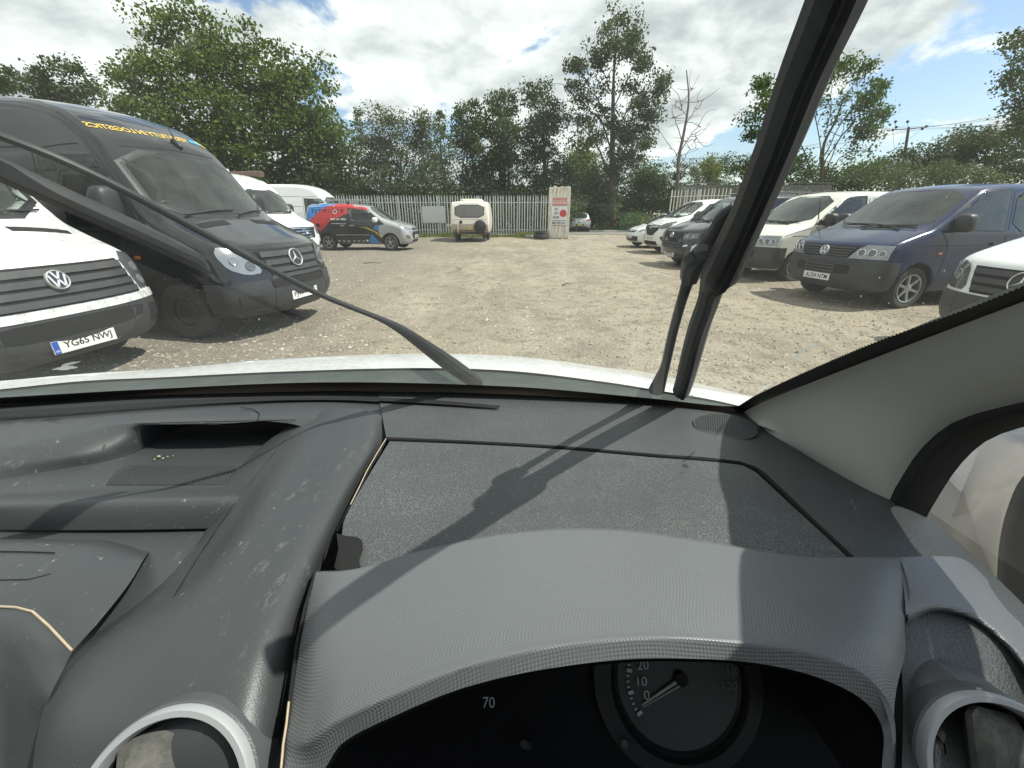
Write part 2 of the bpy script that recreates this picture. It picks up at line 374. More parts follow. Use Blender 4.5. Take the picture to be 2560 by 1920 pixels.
VIEWS = {'F': (0, 1, (1, 2), 1), 'R': (0, -1, (1, 2), -1), 'L': (1, 1, (0, 2), 1), 'S': (1, -1, (0, 2), -1), 'T': (2, 1, (0, 1), 1)}   # axis, sign
class Veh:
    def __init__(s, name, label, cat, group, pos, deg, prof, W, paint, h=0.04, r=0.09, bow=0.22, bowr=0.05, arches=(), ra=0.40, crown=0.05, it=2, body='body', bowx=(-1.3, 0.6), cabin=None):
        s.root = empty(name, (pos[0], pos[1], pos[2] if len(pos) > 2 else 0), math.radians(deg)); tag(s.root, label, cat, group)
        P = chaikin(prof, it); zs, ws = zip(*W); xmin = min(p[0] for p in P); xmax = max(p[0] for p in P); zmax = max(p[1] for p in P); zmin = min(p[1] for p in P)
        s.axles = arches; s.ra = ra; s.zw = 0.33; s.zs, s.ws = zs, ws
        def hull(x, y, z):
            ay = np.abs(y); hw = np.interp(z, zs, ws); q = np.clip(ay / hw, 0, 1.15)
            xs = x + bow * q ** 2.6 * sstep(bowx[0], bowx[1], x) - bowr * q ** 4 * sstep(xmin + 1.0, xmin, x)
            zz = z + crown * q * q * sstep(zmax - 0.9, zmax - 0.1, z)
            a = poly_sdf(P, xs, zz) + r; b = ay - hw + r
            return np.minimum(np.maximum(a, b), 0) + np.sqrt(np.maximum(a, 0) ** 2 + np.maximum(b, 0) ** 2) - r
        def full(x, y, z):
            d = hull(x, y, z); ay = np.abs(y); hw = np.interp(z, zs, ws)
            for axx in arches:
                c = np.sqrt((x - axx) ** 2 + (z - s.zw) ** 2) - ra
                c = np.maximum(c, (hw - 0.30) - ay); d = np.maximum(d, -c)
            if cabin:                                                            # hollow cab with real window openings
                x0, x1, z0, wsc, sides = cabin; wsc = chaikin(wsc, 2, .22); sides = [chaikin(q_, 1, .15) for q_ in sides]
                cav = np.maximum(np.maximum(hull(x, y, z) + .09, z0 - z), np.maximum(x0 - x, x - x1))
                cut = np.maximum(poly_sdf(wsc, y, z), np.maximum(-1.15 - x, z0 + .1 - z))
                for sp_ in sides: cut = np.minimum(cut, np.maximum(poly_sdf(sp_, x, z), .45 - ay))
                d = np.maximum(d, -np.minimum(cav, cut))
            return d
        s.hull = hull; hwm = max(ws)
        P3, F = surface_nets(full, (xmin - 0.1, -hwm - 0.08, zmin - 0.1), (xmax + 0.1, hwm + 0.08, zmax + 0.12), h)
        for _ in range(2):
            g = grad(full, P3); n2 = (g ** 2).sum(1) + 1e-6; st = (full(P3[:, 0], P3[:, 1], P3[:, 2]) / n2)[:, None] * g
            ln = np.linalg.norm(st, axis=1, keepdims=True); P3 = P3 - st * np.minimum(1, 0.6 * h / (ln + 1e-9))
        cen = P3[F].mean(1); mi = np.zeros(len(F), int)
        hv = hull(cen[:, 0], cen[:, 1], cen[:, 2]); mi[hv < -0.05] = 1          # wheel-arch liners
        mi[cen[:, 2] < zmin + 0.03] = 1
        s.paint = paint; s.xmin, s.xmax = xmin, xmax
        s.body = mk(body, P3, F, [paint, M_VOID], s.root, True, 40, mi)
    def cast(s, view, U, off):
        a, sg, (i, j), _ = VIEWS[view]; n = len(U); P = np.zeros((n, 3)); P[:, i] = U[:, 0]; P[:, j] = U[:, 1]
        if view in 'FR': lim = np.interp(U[:, 1], s.zs, s.ws) - .012; P[:, 1] = np.clip(P[:, 1], -lim, lim)
        P[:, a] = sg * 4.0 if a != 0 else (s.xmax + 0.5 if sg > 0 else s.xmin - 0.5)
        d = np.zeros(3); d[a] = -sg; best = P.copy(); bv = np.full(n, 1e9)
        for _ in range(45):
            v = s.hull(P[:, 0], P[:, 1], P[:, 2]); m = np.abs(v) < bv; best[m] = P[m]; bv[m] = np.abs(v)[m]
            if np.abs(v).max() < 4e-4: break
            P = P + d * np.clip(v * 0.8, -0.1, 0.5)[:, None]
        g = grad(s.hull, best); g /= np.linalg.norm(g, axis=1, keepdims=True) + 1e-9
        return best + g * off, g
    def panel(s, name, view, poly, mat, off=0.005, parent=None, res=0.07, mirror=False, label=None, clip=True, under=0.02, smoothp=0, hole=None):
        """a fitted panel: polygon in a flat view wrapped onto the body, standing proud by off"""
        if mirror: poly = [(-p[0], p[1]) for p in poly][::-1]
        if smoothp: poly = chaikin(poly, smoothp, 0.2)
        B = []
        for k in range(len(poly)):
            p, q = np.array(poly[k], float), np.array(poly[(k + 1) % len(poly)], float); m = max(1, int(np.linalg.norm(q - p) / res))
            B += [p + (q - p) * t / m for t in range(m)]
        B = np.array(B); lo, hi = B.min(0), B.max(0); nb = len(B)
        gx, gz = np.meshgrid(np.arange(lo[0] + res / 2, hi[0], res), np.arange(lo[1] + res / 2, hi[1], res)); g = np.stack([gx.ravel(), gz.ravel()], 1)
        if len(g): g = g[poly_sdf(B, g[:, 0], g[:, 1]) < -res * 0.35]
        A = [Vector(p) for p in B] + [Vector(p) for p in g]; E = [(i, (i + 1) % nb) for i in range(nb)]
        circ = [] if (view not in 'LS' or not clip) else [x for x in s.axles if lo[0] < x + s.ra and hi[0] > x - s.ra and lo[1] < s.zw + s.ra]
        for cx in circ:
            n0 = len(A); K = 40; A += [Vector((cx + (s.ra + 0.003) * math.cos(6.28318 * k / K), s.zw + (s.ra + 0.003) * math.sin(6.28318 * k / K))) for k in range(K)]
            E += [(n0 + k, n0 + (k + 1) % K) for k in range(K)]
        if hole is not None:
            if smoothp: hole = chaikin(hole, smoothp, 0.2)
            n0 = len(A); A += [Vector(p) for p in hole]; E += [(n0 + k, n0 + (k + 1) % len(hole)) for k in range(len(hole))]
        R = delaunay_2d_cdt(A, E, [], 0, 1e-5)
        V = np.array([(v.x, v.y) for v in R[0]]); T = np.array([f for f in R[2] if len(f) == 3])
        c = V[T].mean(1); keep = poly_sdf(B, c[:, 0], c[:, 1]) < 0
        if hole is not None: keep &= poly_sdf(hole, c[:, 0], c[:, 1]) > 0
        for cx in circ: keep &= np.hypot(c[:, 0] - cx, c[:, 1] - s.zw) > s.ra
        T = T[keep]
        if not len(T): return None
        O, N_ = s.cast(view, V, off); I = O - N_ * (off + under)
        cnt = {}
        for t in T:
            for a, b in ((t[0], t[1]), (t[1], t[2]), (t[2], t[0])): cnt[(a, b)] = 1
        rim = [(a, b) for (a, b) in cnt if (b, a) not in cnt]; nV = len(V)
        F = [tuple(t) for t in T] + [(b, a, a + nV, b + nV) for a, b in rim]
        used = sorted({i for f in F for i in f}); ren = {u: k for k, u in enumerate(used)}; VV = np.vstack([O, I])[used]; F = [tuple(ren[i] for i in f) for f in F]
        a_, sg, ij, fl = VIEWS[view]
        if (view in ('L', 'R')): F = [f[::-1] for f in F]
        o = mk(name, VV, F, mat, parent or s.root, True, 40)
        if label: o['label'] = label
        return o
    def both(s, name, poly, mat, **k):        # the same panel on both flanks
        return [s.panel(name, v, poly, mat, **k) for v in ('S', 'L')]
    def frontpair(s, name, poly, mat, view='F', **k):
        return [s.panel(name, view, poly, mat, mirror=m, **k) for m in (False, True)]
    def line(s, view, pts, w=0.012, mat=None, name='panel_gap', off=0.002, parent=None):
        P = catmull([(p[0], p[1], 0) for p in pts], max(2, len(pts) * 3))[:, :2] if len(pts) > 2 else np.array(pts, float)
        t = np.gradient(P, axis=0); t /= np.linalg.norm(t, axis=1, keepdims=True); nn = np.stack([-t[:, 1], t[:, 0]], 1) * w / 2
        poly = [tuple(p) for p in P + nn] + [tuple(p) for p in (P - nn)[::-1]]
        return s.panel(name, view, poly, mat or M_VOID, off=off, parent=parent, res=0.12, under=0.004)
    def text(s, name, view, txt, u0, z0, w, h, mat, off=0.008, flip=1, parent=None, slope=0.0, bold=0.01):
        V, F = text2d(txt, bold); U = np.stack([u0 + flip * V[:, 0] / V[:, 0].max() * w, z0 + V[:, 1] * h + V[:, 0] / V[:, 0].max() * slope], 1)
        O, N_ = s.cast(view, U, off); return mk(name, O, F, mat, parent or s.root, False)
    def point(s, view, u, v, off=0.0):
        O, N_ = s.cast(view, np.array([(u, v)], float), off); return Vector(O[0]), Vector(N_[0])
    def plate(s, txt, z, view='F', yellow=False, band=False, y=0.0, h=0.111, w=0.52, tilt=0.0):
        p, n = s.point(view, y, z, 0.012); sg = 1 if view == 'F' else -1
        M = axes(p, (0, sg, 0), (sg * math.cos(tilt), 0, math.sin(tilt)))
        m = MB().box((0, 0, 0), (w, h, 0.012)); m.v = [tuple(M @ Vector(v)) for v in m.v]
        o = m.build('number_plate', M_PLATEY if yellow else M_PLATE, s.root)
        o0 = 0.0
        if band:
            m2 = MB().box((-w / 2 + 0.026, 0, 0.0068), (0.046, h - 0.004, 0.002)); m2.v = [tuple(M @ Vector(v)) for v in m2.v]; m2.build('blue_band', M_BLUEBAND, o); o0 = 0.025
            flat_text('lettering', 'GB', M @ Matrix.Translation((-w / 2 + 0.026, -0.03, 0.0075)), 0.028, 0.018, M_PLATE, o)
        if txt: flat_text('lettering', txt, M @ Matrix.Translation((o0, 0, 0.0062)), w - 0.07 - 2 * o0, h * 0.70, M_INK, o, bold=0.012)
        return o
    def vw(s, z, R=0.075, off=0.02):
        p, n = s.point('F', 0, z, off); n = Vector((n.x, 0, n.z)); M = axes(p, (0, 1, 0), n); m = MB()
        m.lathe([(R, -0.02), (R, 0.006), (R * 0.93, 0.014), (R * 0.86, 0.006), (R * 0.86, -0.004)], M, 36)
        o = m.build('emblem', M_EMB, s.root)
        d = MB(); d.lathe([(R * 0.87, -0.02), (R * 0.87, 0.002)], M, 32); d.build('emblem_disc', M_BLACK, o)
        g = MB(); t = 0.095 * R
        def stroke(a, b, ww=t):
            a, b = Vector((*a, 0)) * R, Vector((*b, 0)) * R; q = (b - a).normalized(); k = Vector((-q.y, q.x, 0)) * ww
            g.prism([tuple((a + k)[:2]), tuple((a - k)[:2]), tuple((b - k)[:2]), tuple((b + k)[:2])], M @ Matrix.Translation((0, 0, 0.002)), 0.006)
        for e in (-1, 1):
            stroke((e * .33, .80), (e * 0.02, .10)); stroke((e * .70, .50), (e * .36, -.72)); stroke((e * .36, -.72), (e * .02, -.02))
        g.build('emblem_letters', M_EMB, o); return o
    def star(s, z, R=0.10, off=0.02):
        p, n = s.point('F', 0, z, off); n = Vector((n.x, 0, n.z)); M = axes(p, (0, 1, 0), n); m = MB()
        m.lathe([(R, -0.01), (R, 0.006), (R * 0.95, 0.012), (R * 0.90, 0.006), (R * 0.90, -0.01)], M, 40)
        for k in range(3):
            q = math.pi / 2 + k * 2.0944; a = Vector((math.cos(q), math.sin(q), 0)); b = Vector((-a.y, a.x, 0))
            tip = a * R * 0.92; l, r_ = (b - a * 0.58) * R * 0.13, (-b - a * 0.58) * R * 0.13
            V = [tip, l, -a * 0 + Vector((0, 0, 0)), r_]
            m.add([M @ tip, M @ l, M @ Vector((0, 0, 0.016)), M @ r_], [(0, 1, 2), (0, 2, 3), (1, 3, 2), (0, 3, 1)])
        o = m.build('emblem', M_EMB, s.root, smooth=True, sharp=20)
        MB().lathe([(R * 0.9, -0.02), (R * 0.9, -0.004)], M, 32).build('emblem_disc', M_BLACK, o); return o
    def ringbadge(s, z, R, mat, bar=True, view='F'):
        p, n = s.point(view, 0, z, 0.015); n = Vector((n.x, 0, n.z)); M = axes(p, (0, 1 if view == 'F' else -1, 0), n); m = MB()
        m.lathe([(R, -0.01), (R, 0.006), (R * 0.93, 0.012), (R * 0.82, 0.006), (R * 0.82, -0.01)], M, 28)
        if bar:
            m.tube([M @ Vector(q) for q in ((-.35 * R, .55 * R, .004), (.1 * R, .6 * R, .004), (.1 * R, .15 * R, .004), (-.25 * R, -.3 * R, .004), (.15 * R, -.55 * R, .004), (.65 * R, -.1 * R, .004), (.75 * R, -.05 * R, .004))], R * 0.13, 6)
        return m.build('emblem', mat, s.root)
    def wheels(s, yt, r, style, rear=True, wdt=0.22, steer=0.0, pitch=0):
        for k, axx in enumerate(s.axles):
            for sg in (-1, 1): wheel(s.root, (axx, sg * (yt - wdt / 2 + 0.0), r), r, wdt, style, sg, steer if k == 0 else 0, s.root)
    def cab(s, dx=0.0, dz=0.0, rows=(0,)):
        for r_ in rows:
            for y in (-.44, .44):
                st = superell((-1.22 + dx + r_, y, 1.12 + dz), (.11, .23, .36), M_SEAT, s.root, 'seat', 4, 14, 10, Matrix.Rotation(-.18, 3, 'Y'))
                superell((-1.30 + dx + r_, y, 1.52 + dz), (.05, .13, .09), M_SEAT, st, 'headrest', 3, 12, 8)
        c = Vector((-.50 + dx, -.42, 1.22 + dz)); M = axes(c, (0, 1, 0), (-.75, 0, .66))
        MB().tube([M @ Vector((.19 * math.cos(q), .19 * math.sin(q), 0)) for q in np.linspace(0, 6.283, 25)], .016, 6, False).build('steering_wheel', M_BLACK, s.root)
        MB().box((-.28 + dx, 0, 1.06 + dz), (.42, 1.5, .20), bev=.05).build('dashboard', M_CABIN, s.root)
    def mirror(s, x, z, y0, mat, size=(0.10, 0.13, 0.16), arm=True):
        for sg in (-1, 1):
            e = empty('door_mirror', (0, 0, 0), 0, s.root)
            c = (x, sg * (y0 + size[1]), z); superell(c, size, mat, e, 'housing', 3.2)
            superell((x - size[0] * 0.75, c[1], z), (0.02, size[1] * 0.82, size[2] * 0.82), M_GLASS, e, 'mirror_glass', 4)
            if arm: MB().tube([(x + 0.02, sg * (y0 - 0.08), z - size[2] * 0.7), (x + 0.01, sg * (y0 + size[1] * 0.6), z - size[2] * 0.6)], [0.05, 0.035], 8).build('arm', M_BLACK, e)
    def wiper(s, pts, mat=None):
        P, N_ = s.cast('F', np.array(pts, float), 0.025); MB().tube([tuple(p) for p in P], 0.011, 6).build('wiper', mat or M_BLACK, s.root)
    def handle(s, x, z, mat, l=0.17):
        for v in ('S', 'L'): s.panel('door_handle', v, [(x - l / 2, z - 0.018), (x + l / 2, z - 0.018), (x + l / 2, z + 0.018), (x - l / 2, z + 0.018)], mat, off=0.03, under=0.03)
def superell(c, rad, mat, parent, name, e=2.5, nu=24, nv=14, M=None):
    V = []; F = []
    pw = lambda t: math.copysign(abs(t) ** (2.0 / e), t)
    for i in range(nv + 1):
        a = -math.pi / 2 + math.pi * i / nv
        for j in range(nu):
            b = 2 * math.pi * j / nu
            p = Vector((rad[0] * pw(math.cos(a)) * pw(math.cos(b)), rad[1] * pw(math.cos(a)) * pw(math.sin(b)), rad[2] * pw(math.sin(a))))
            V.append((M @ p if M else p) + Vector(c))
    for i in range(nv):
        for j in range(nu): F.append((i * nu + j, i * nu + (j + 1) % nu, (i + 1) * nu + (j + 1) % nu, (i + 1) * nu + j))
    return mk(name, V, F, mat, parent, True, 60)
_WH = {}
def wheel(root, pos, r, w, style, sg, steer, parent):
    key = (round(r, 3), w, style)
    if key not in _WH:
        M = axes((0, 0, 0), (1, 0, 0), (0, 1, 0))       # axis +Y = outboard
        t = MB(); rr = r * (0.60 if style == 'steel' else 0.69)
        t.lathe([(rr, -w / 2), (r - 0.03, -w / 2), (r - 0.004, -w / 2 + 0.03), (r, -w / 4), (r, w / 4), (r - 0.004, w / 2 - 0.03), (r - 0.03, w / 2), (rr + 0.02, w / 2 - 0.005), (rr, w / 2 - 0.02)], M, 40, cap=False)
        to = t.build('tyre', M_TYRE); g = MB()
        mat = {'steel': M_STEEL, 'alloy': M_ALLOY, 'alloy5': M_ALLOY, 'trim': M_ALLOY}[style]
        g.lathe([(rr + 0.003, w / 2 - 0.02), (rr - 0.004, w / 2 - 0.006), (rr - 0.022, w / 2 - 0.012), (rr - 0.03, w / 2 - 0.08), (rr - 0.03, -w / 2)], M, 40, cap=False)
        if style == 'steel':
            g.lathe([(rr - 0.029, w / 2 - 0.07), (rr * 0.62, w / 2 - 0.035), (rr * 0.55, w / 2 - 0.05), (rr * 0.30, w / 2 - 0.05), (rr * 0.26, w / 2 - 0.02), (0.0, w / 2 - 0.02)], M, 32, cap=False)
            h = MB()
            for k in range(12): 
                q = k * math.pi / 6; c = Vector((math.cos(q), 0, math.sin(q))) * rr * 0.76
                h.lathe([(0.026, 0), (0.026, 0.02), (0, 0.02)], axes(c + Vector((0, w / 2 - 0.062, 0)), (1, 0, 0), (0, 1, 0)), 10)
            go = g.build('rim', mat); ho = h.build('rim_holes', M_VOID)
        else:
            n = {'alloy': 6, 'alloy5': 5, 'trim': 9}[style]; pair = style == 'alloy5'
            for k in range(n):
                for dq in ((-0.16, 0.16) if pair else (0,)):
                    q0 = 2 * math.pi * k / n + 0.3; q1 = q0 + dq * 1.3; wd_ = 0.024 if not pair else 0.016
                    a = Vector((math.cos(q0 + dq * 0.2), 0, math.sin(q0 + dq * 0.2))) * 0.05; b = Vector((math.cos(q1), 0, math.sin(q1))) * (rr - 0.02)
                    d = (b - a).normalized(); nrm = Vector((-d.z, 0, d.x))
                    yo, yi = w / 2 - 0.018, w / 2 - 0.05
                    V = [a + nrm * wd_ * 1.1 + Vector((0, yi - .01, 0)), a - nrm * wd_ * 1.1 + Vector((0, yi - .01, 0)), b - nrm * wd_ + Vector((0, yi, 0)), b + nrm * wd_ + Vector((0, yi, 0)),
                         a + nrm * wd_ * .9 + Vector((0, yo - .012, 0)), a - nrm * wd_ * .9 + Vector((0, yo - .012, 0)), b - nrm * wd_ * .7 + Vector((0, yo, 0)), b + nrm * wd_ * .7 + Vector((0, yo, 0))]
                    g.add(V, [(0, 1, 2, 3), (4, 7, 6, 5), (0, 4, 5, 1), (1, 5, 6, 2), (2, 6, 7, 3), (3, 7, 4, 0)])
            g.lathe([(0.075, w / 2 - 0.06), (0.07, w / 2 - 0.03), (0.03, w / 2 - 0.024), (0, w / 2 - 0.024)], M, 20)
            h = MB(); h.lathe([(rr - 0.03, w / 2 - 0.10), (0, w / 2 - 0.10)], M, 30)
            go = g.build('rim', mat); ho = h.build('brake_disc', M_STEEL)
        _WH[key] = (to.data, go.data, ho.data, ho.name.split('.')[0])
        for o in (to, go, ho): bpy.data.objects.remove(o)
    a, b, c, hn = _WH[key]
    e = empty('wheel', pos, (0 if sg > 0 else math.pi) + steer, parent)
    for nm, me in (('tyre', a), ('rim', b), (hn, c)):
        o = bpy.data.objects.new(nm, me); link(o, e)
    return e
# ------------------------------------------------------------------ the parked vehicles
LEFTROW = 'vans parked nose-out along the left side of the yard'
RIGHTROW = 'vehicles parked nose-out along the right side of the yard'
def slats(v, par, ys, z0, z1, n, mat, off=0.02, frac=0.55, ymax=None):
    for k in range(n):
        z = z0 + (z1 - z0) * (k + 0.5) / n; d = (z1 - z0) / n * frac / 2; y = ys(z) if callable(ys) else ys
        v.panel('grille_bar', 'F', [(-y, z - d), (y, z - d), (y, z + d), (-y, z + d)], mat, off=off, parent=par, res=0.10, under=0.015)
def rect(u0, v0, u1, v1): return [(u0, v0), (u1, v0), (u1, v1), (u0, v1)]

T5P = [(.70, .24), (.86, .30), (.90, .45), (.895, .62), (.87, .80), (.83, .97), (.74, 1.05), (.30, 1.19), (.04, 1.26), (-.82, 1.83), (-1.02, 1.91), (-1.5, 1.96), (-3.55, 1.955), (-3.86, 1.88), (-3.95, 1.2), (-3.98, .5), (-3.95, .32), (-3.75, .25)]
T5W = [(.2, .88), (.5, .945), (.95, .95), (1.2, .94), (1.5, .885), (1.93, .79), (2.1, .76)]
T5WS = [(-.80, 1.25), (.80, 1.25), (.68, 1.825), (-.68, 1.825)]; T5DW = [(-.33, 1.245), (-.97, 1.785), (-1.46, 1.81), (-1.46, 1.215)]
def inset(P, k=.045):
    c = np.mean(P, 0); return [tuple(np.array(p) + (c - np.array(p)) / np.linalg.norm(c - np.array(p)) * k) for p in P]
def t5(name, label, pos, deg, paint, plate, bumper, facelift=False, glazed=True, style='alloy', h=0.034, plate_z=.455):
    v = Veh(name, label, 'van', RIGHTROW, pos, deg, T5P, T5W, paint, h, arches=(0, -3.0), ra=.405, bow=.26,
            cabin=((-3.85 if glazed else -1.60), .05, 1.0, inset(T5WS), [inset(T5DW, .06)] + ([inset([(x0, 1.21), (x0, 1.815), (x1, 1.815), (x1, 1.21)], .04) for x0, x1 in ((-1.62, -2.66), (-2.78, -3.75))] if glazed else [])))
    v.cab(rows=(0, -1.1) if glazed else (0,))
    wsp = [(-.80, 1.25), (.80, 1.25), (.68, 1.825), (-.68, 1.825)]
    v.panel('windscreen_seal', 'F', [(-.825, 1.228), (.825, 1.228), (.70, 1.845), (-.70, 1.845)], M_BLACK, off=.002, smoothp=1, hole=inset(T5WS, .035))
    ws = v.panel('windscreen', 'F', wsp, M_CLEAR, off=.005, smoothp=1)
    v.wiper([(-.10, 1.235), (.25, 1.27), (.68, 1.285)]); v.wiper([(.52, 1.235), (.1, 1.285), (-.55, 1.285)])
    if not facelift:
        v.panel('bumper', 'F', [(-.94, .30), (.94, .30), (.94, .765), (.50, .765), (.42, .785), (-.42, .785), (-.50, .765), (-.94, .765)], bumper, off=.010)
        v.both('bumper_corner', rect(.38, .32, .80, .755), bumper, off=.013)
        hl = v.frontpair('headlamp', [(.44, .785), (.54, .94), (.62, 1.0), (.91, 1.0), (.915, .795)], M_LENS, off=.012)
        for o, m in zip(hl, (1, -1)):
            for yy, R in ((.60, .058), (.73, .062), (.845, .045)):
                p, n = v.point('F', m * yy, .885, .008); M = axes(p, (0, 1, 0), n)
                MB().lathe([(R, 0), (R, .010), (R * .86, .012), (R * .8, .002)], M, 22).build('reflector_ring', M_CHROME, o)
                MB().lathe([(R * .8, 0), (R * .8, .006), (0, .009)], M, 20).build('reflector', M_LENSD, o)
        g = v.panel('grille', 'F', [(-.44, .80), (.44, .80), (.53, .965), (-.53, .965)], M_VOID, off=.006)
        slats(v, g, lambda z: .42 + (z - .8) * .5, .80, .965, 4, M_TRIM, off=.018)
        v.vw(.885, .082, .026)
        lo = v.panel('lower_intake', 'F', rect(-.52, .535, .52, .68), M_VOID, off=.012)
        slats(v, lo, .30, .535, .68, 3, M_TRIM, off=.020)
        v.line('F', [(-.9, .71), (0, .71), (.9, .71)], .01, off=.0125)
    else:
        v.panel('bumper', 'F', [(-.94, .30), (.94, .30), (.94, .70), (-.94, .70)], bumper, off=.010)
        hl = v.frontpair('headlamp', [(.52, .80), (.50, .90), (.62, .955), (.90, .965), (.90, .83), (.70, .79)], M_LENSD, off=.012)
        for o, m in zip(hl, (1, -1)):
            for yy, R in ((.64, .045), (.80, .045)):
                p, n = v.point('F', m * yy, .875, .010); M = axes(p, (0, 1, 0), n)
                MB().lathe([(R, 0), (R, .008), (R * .5, .012), (0, .006)], M, 20).build('reflector', M_LENS, o)
        g = v.panel('grille', 'F', [(-.50, .80), (.50, .80), (.47, .965), (-.47, .965)], M_VOID, off=.006)
        slats(v, g, .46, .80, .96, 3, M_BLACK, off=.018); v.vw(.885, .075, .026)
        lo = v.panel('lower_intake', 'F', [(-.50, .56), (.50, .56), (.55, .72), (-.55, .72)], M_VOID, off=.016)
        slats(v, lo, .48, .56, .72, 2, M_TRIM, off=.022)
        v.panel('front_skirt', 'F', [(-.80, .22), (.80, .22), (.86, .33), (-.86, .33)], M_TRIM, off=.03)
        v.frontpair('fog_lamp_trim', [(.60, .60), (.72, .63), (.70, .66), (.58, .63)], M_CHROME, off=.016)
    v.plate(plate, plate_z)
    # flanks
    v.both('window_seal', [(-.20, 1.235), (-.93, 1.815), (-1.50, 1.84), (-1.50, 1.20)], M_BLACK, off=.002, hole=inset(T5DW, .035))
    v.both('door_window', T5DW, M_CLEAR, off=.006)
    if glazed:
        for x0, x1 in ((-1.62, -2.66), (-2.78, -3.75)):
            v.both('side_window', [(x0, 1.21), (x0, 1.815), (x1, 1.815), (x1, 1.21)], M_CLEAR, off=.005, smoothp=1)
    else:
        for x0, x1 in ((-1.66, -2.66), (-2.80, -3.72)):
            for vw_ in 'SL': v.line(vw_, [(x0, 1.25), (x0, 1.78)], .008); v.line(vw_, [(x0, 1.78), (x1, 1.78)], .008); v.line(vw_, [(x1, 1.78), (x1, 1.25)], .008); v.line(vw_, [(x1, 1.25), (x0, 1.25)], .008)
    for w_ in 'SL':
        v.line(w_, [(-1.56, .36), (-1.56, 1.90)]); v.line(w_, [(-.22, 1.21), (-.42, 1.0), (-.44, .45)]); v.line(w_, [(.30, 1.0), (-1.0, 1.005), (-3.9, 1.01)], .010)
        v.line(w_, [(-2.72, .36), (-2.72, 1.88)])
        v.line(w_, [(.66, .94), (.30, 1.06), (-.15, 1.17)], .010)
    v.line('F', [(-.86, 1.0), (-.5, .985), (0, .98), (.5, .985), (.86, 1.0)], .010)
    v.handle(-1.38, .90 + .12, paint); v.handle(-1.72, 1.02, paint)
    v.both('side_repeater', rect(-.36, .87, -.28, .905), M_AMBER, off=.012)
    v.mirror(-.50, 1.34, .90, M_BLACK, (.11, .12, .135))
    v.wheels(.93, .335, style)
    for sg in (-1, 1): v.panel('tail_lamp', 'R', rect(sg * .86 if sg > 0 else -.92, .95, sg * .92 if sg > 0 else -.86, 1.45), M_RED, off=.01)
    v.panel('rear_window', 'R', rect(-.62, 1.25, .62, 1.75), M_GLASS, off=.006)
    return v
P_BLUE = pm('dark_blue_paint', (0.007, 0.017, 0.058), 0.2, coat=0.35, spec=.3, var=0.15, vscale=3, dirt=0.10, dcol=(.14, .14, .14))
P_CREAMW = pm('aged_white_paint', (0.66, 0.66, 0.58), 0.3, coat=0.5, var=0.05, dirt=0.22, dcol=(.40, .36, .28))
P_BLACK = pm('black_paint', (0.007, 0.008, 0.009), 0.16, coat=.6, spec=.4, var=0.2, dirt=0.06, dcol=(.14, .13, .12))
M_TRIMD = pm('dark_bumper_plastic', (0.026, 0.028, 0.032), 0.5, var=0.3, vscale=4, dirt=0.18, dcol=(0.12, 0.11, 0.10))
bt = t5('blue_van', 'dark blue passenger van with chrome-ringed headlamps and plate AU54 NTM', (6.35, 7.82), 191, P_BLUE, 'AU54 NTM', M_TRIMD)
bt_m = MB(); p0, _ = bt.point('F', -.86, 1.10, .0); bt_m.tube([p0, p0 + Vector((-.06, .02, .28)), p0 + Vector((-.02, 0, .62)), p0 + Vector((-.05, .04, .30)), p0 + Vector((-.12, .06, .05))], .006, 5); bt_m.build('loose_cable', M_BLACK, bt.root)
wt = t5('white_van', 'off-white van with grey bumper and black mirrors behind the dark blue van', (6.35, 10.75), 190, P_CREAMW, '', M_TRIM, glazed=False)
kt = t5('black_van', 'black van with twin-lens headlamps and a white plate low on its bumper', (5.50, 12.95), 190, P_BLACK, 'BF53 RNU', P_BLACK, facelift=True, glazed=False, plate_z=.36, h=.04)
kt_r = MB()
for yy in (-.62, .62): kt_r.tube([(-1.1, yy, 2.0), (-3.4, yy, 2.0)], .02, 6)
kt_r.build('roof_bar', M_BLACK, kt.root)

# big high-roof vans
SPP = [(.82, .26), (.97, .32), (1.02, .5), (1.0, .72), (.95, .88), (.90, 1.05), (.82, 1.13), (.42, 1.30), (.10, 1.45), (-.46, 2.16), (-.62, 2.34), (-.98, 2.60), (-1.45, 2.74), (-2.1, 2.79), (-4.9, 2.78), (-5.15, 2.66), (-5.25, 1.5), (-5.27, .6), (-5.2, .42), (-4.9, .36)]
SPW = [(.2, .90), (.5, .975), (1.0, .985), (1.5, .965), (2.0, .90), (2.5, .82), (2.75, .78)]
def lower(P, f):   # a lower-roofed version of the same outline
    return [(x, z if z < 2.1 else 2.1 + (z - 2.1) * f) for x, z in P]
SPWS = [(-.84, 1.475), (.84, 1.475), (.765, 2.155), (-.765, 2.155)]; SPDW = [(-.20, 1.41), (-.66, 2.06), (-1.42, 2.08), (-1.42, 1.34), (-.72, 1.34)]
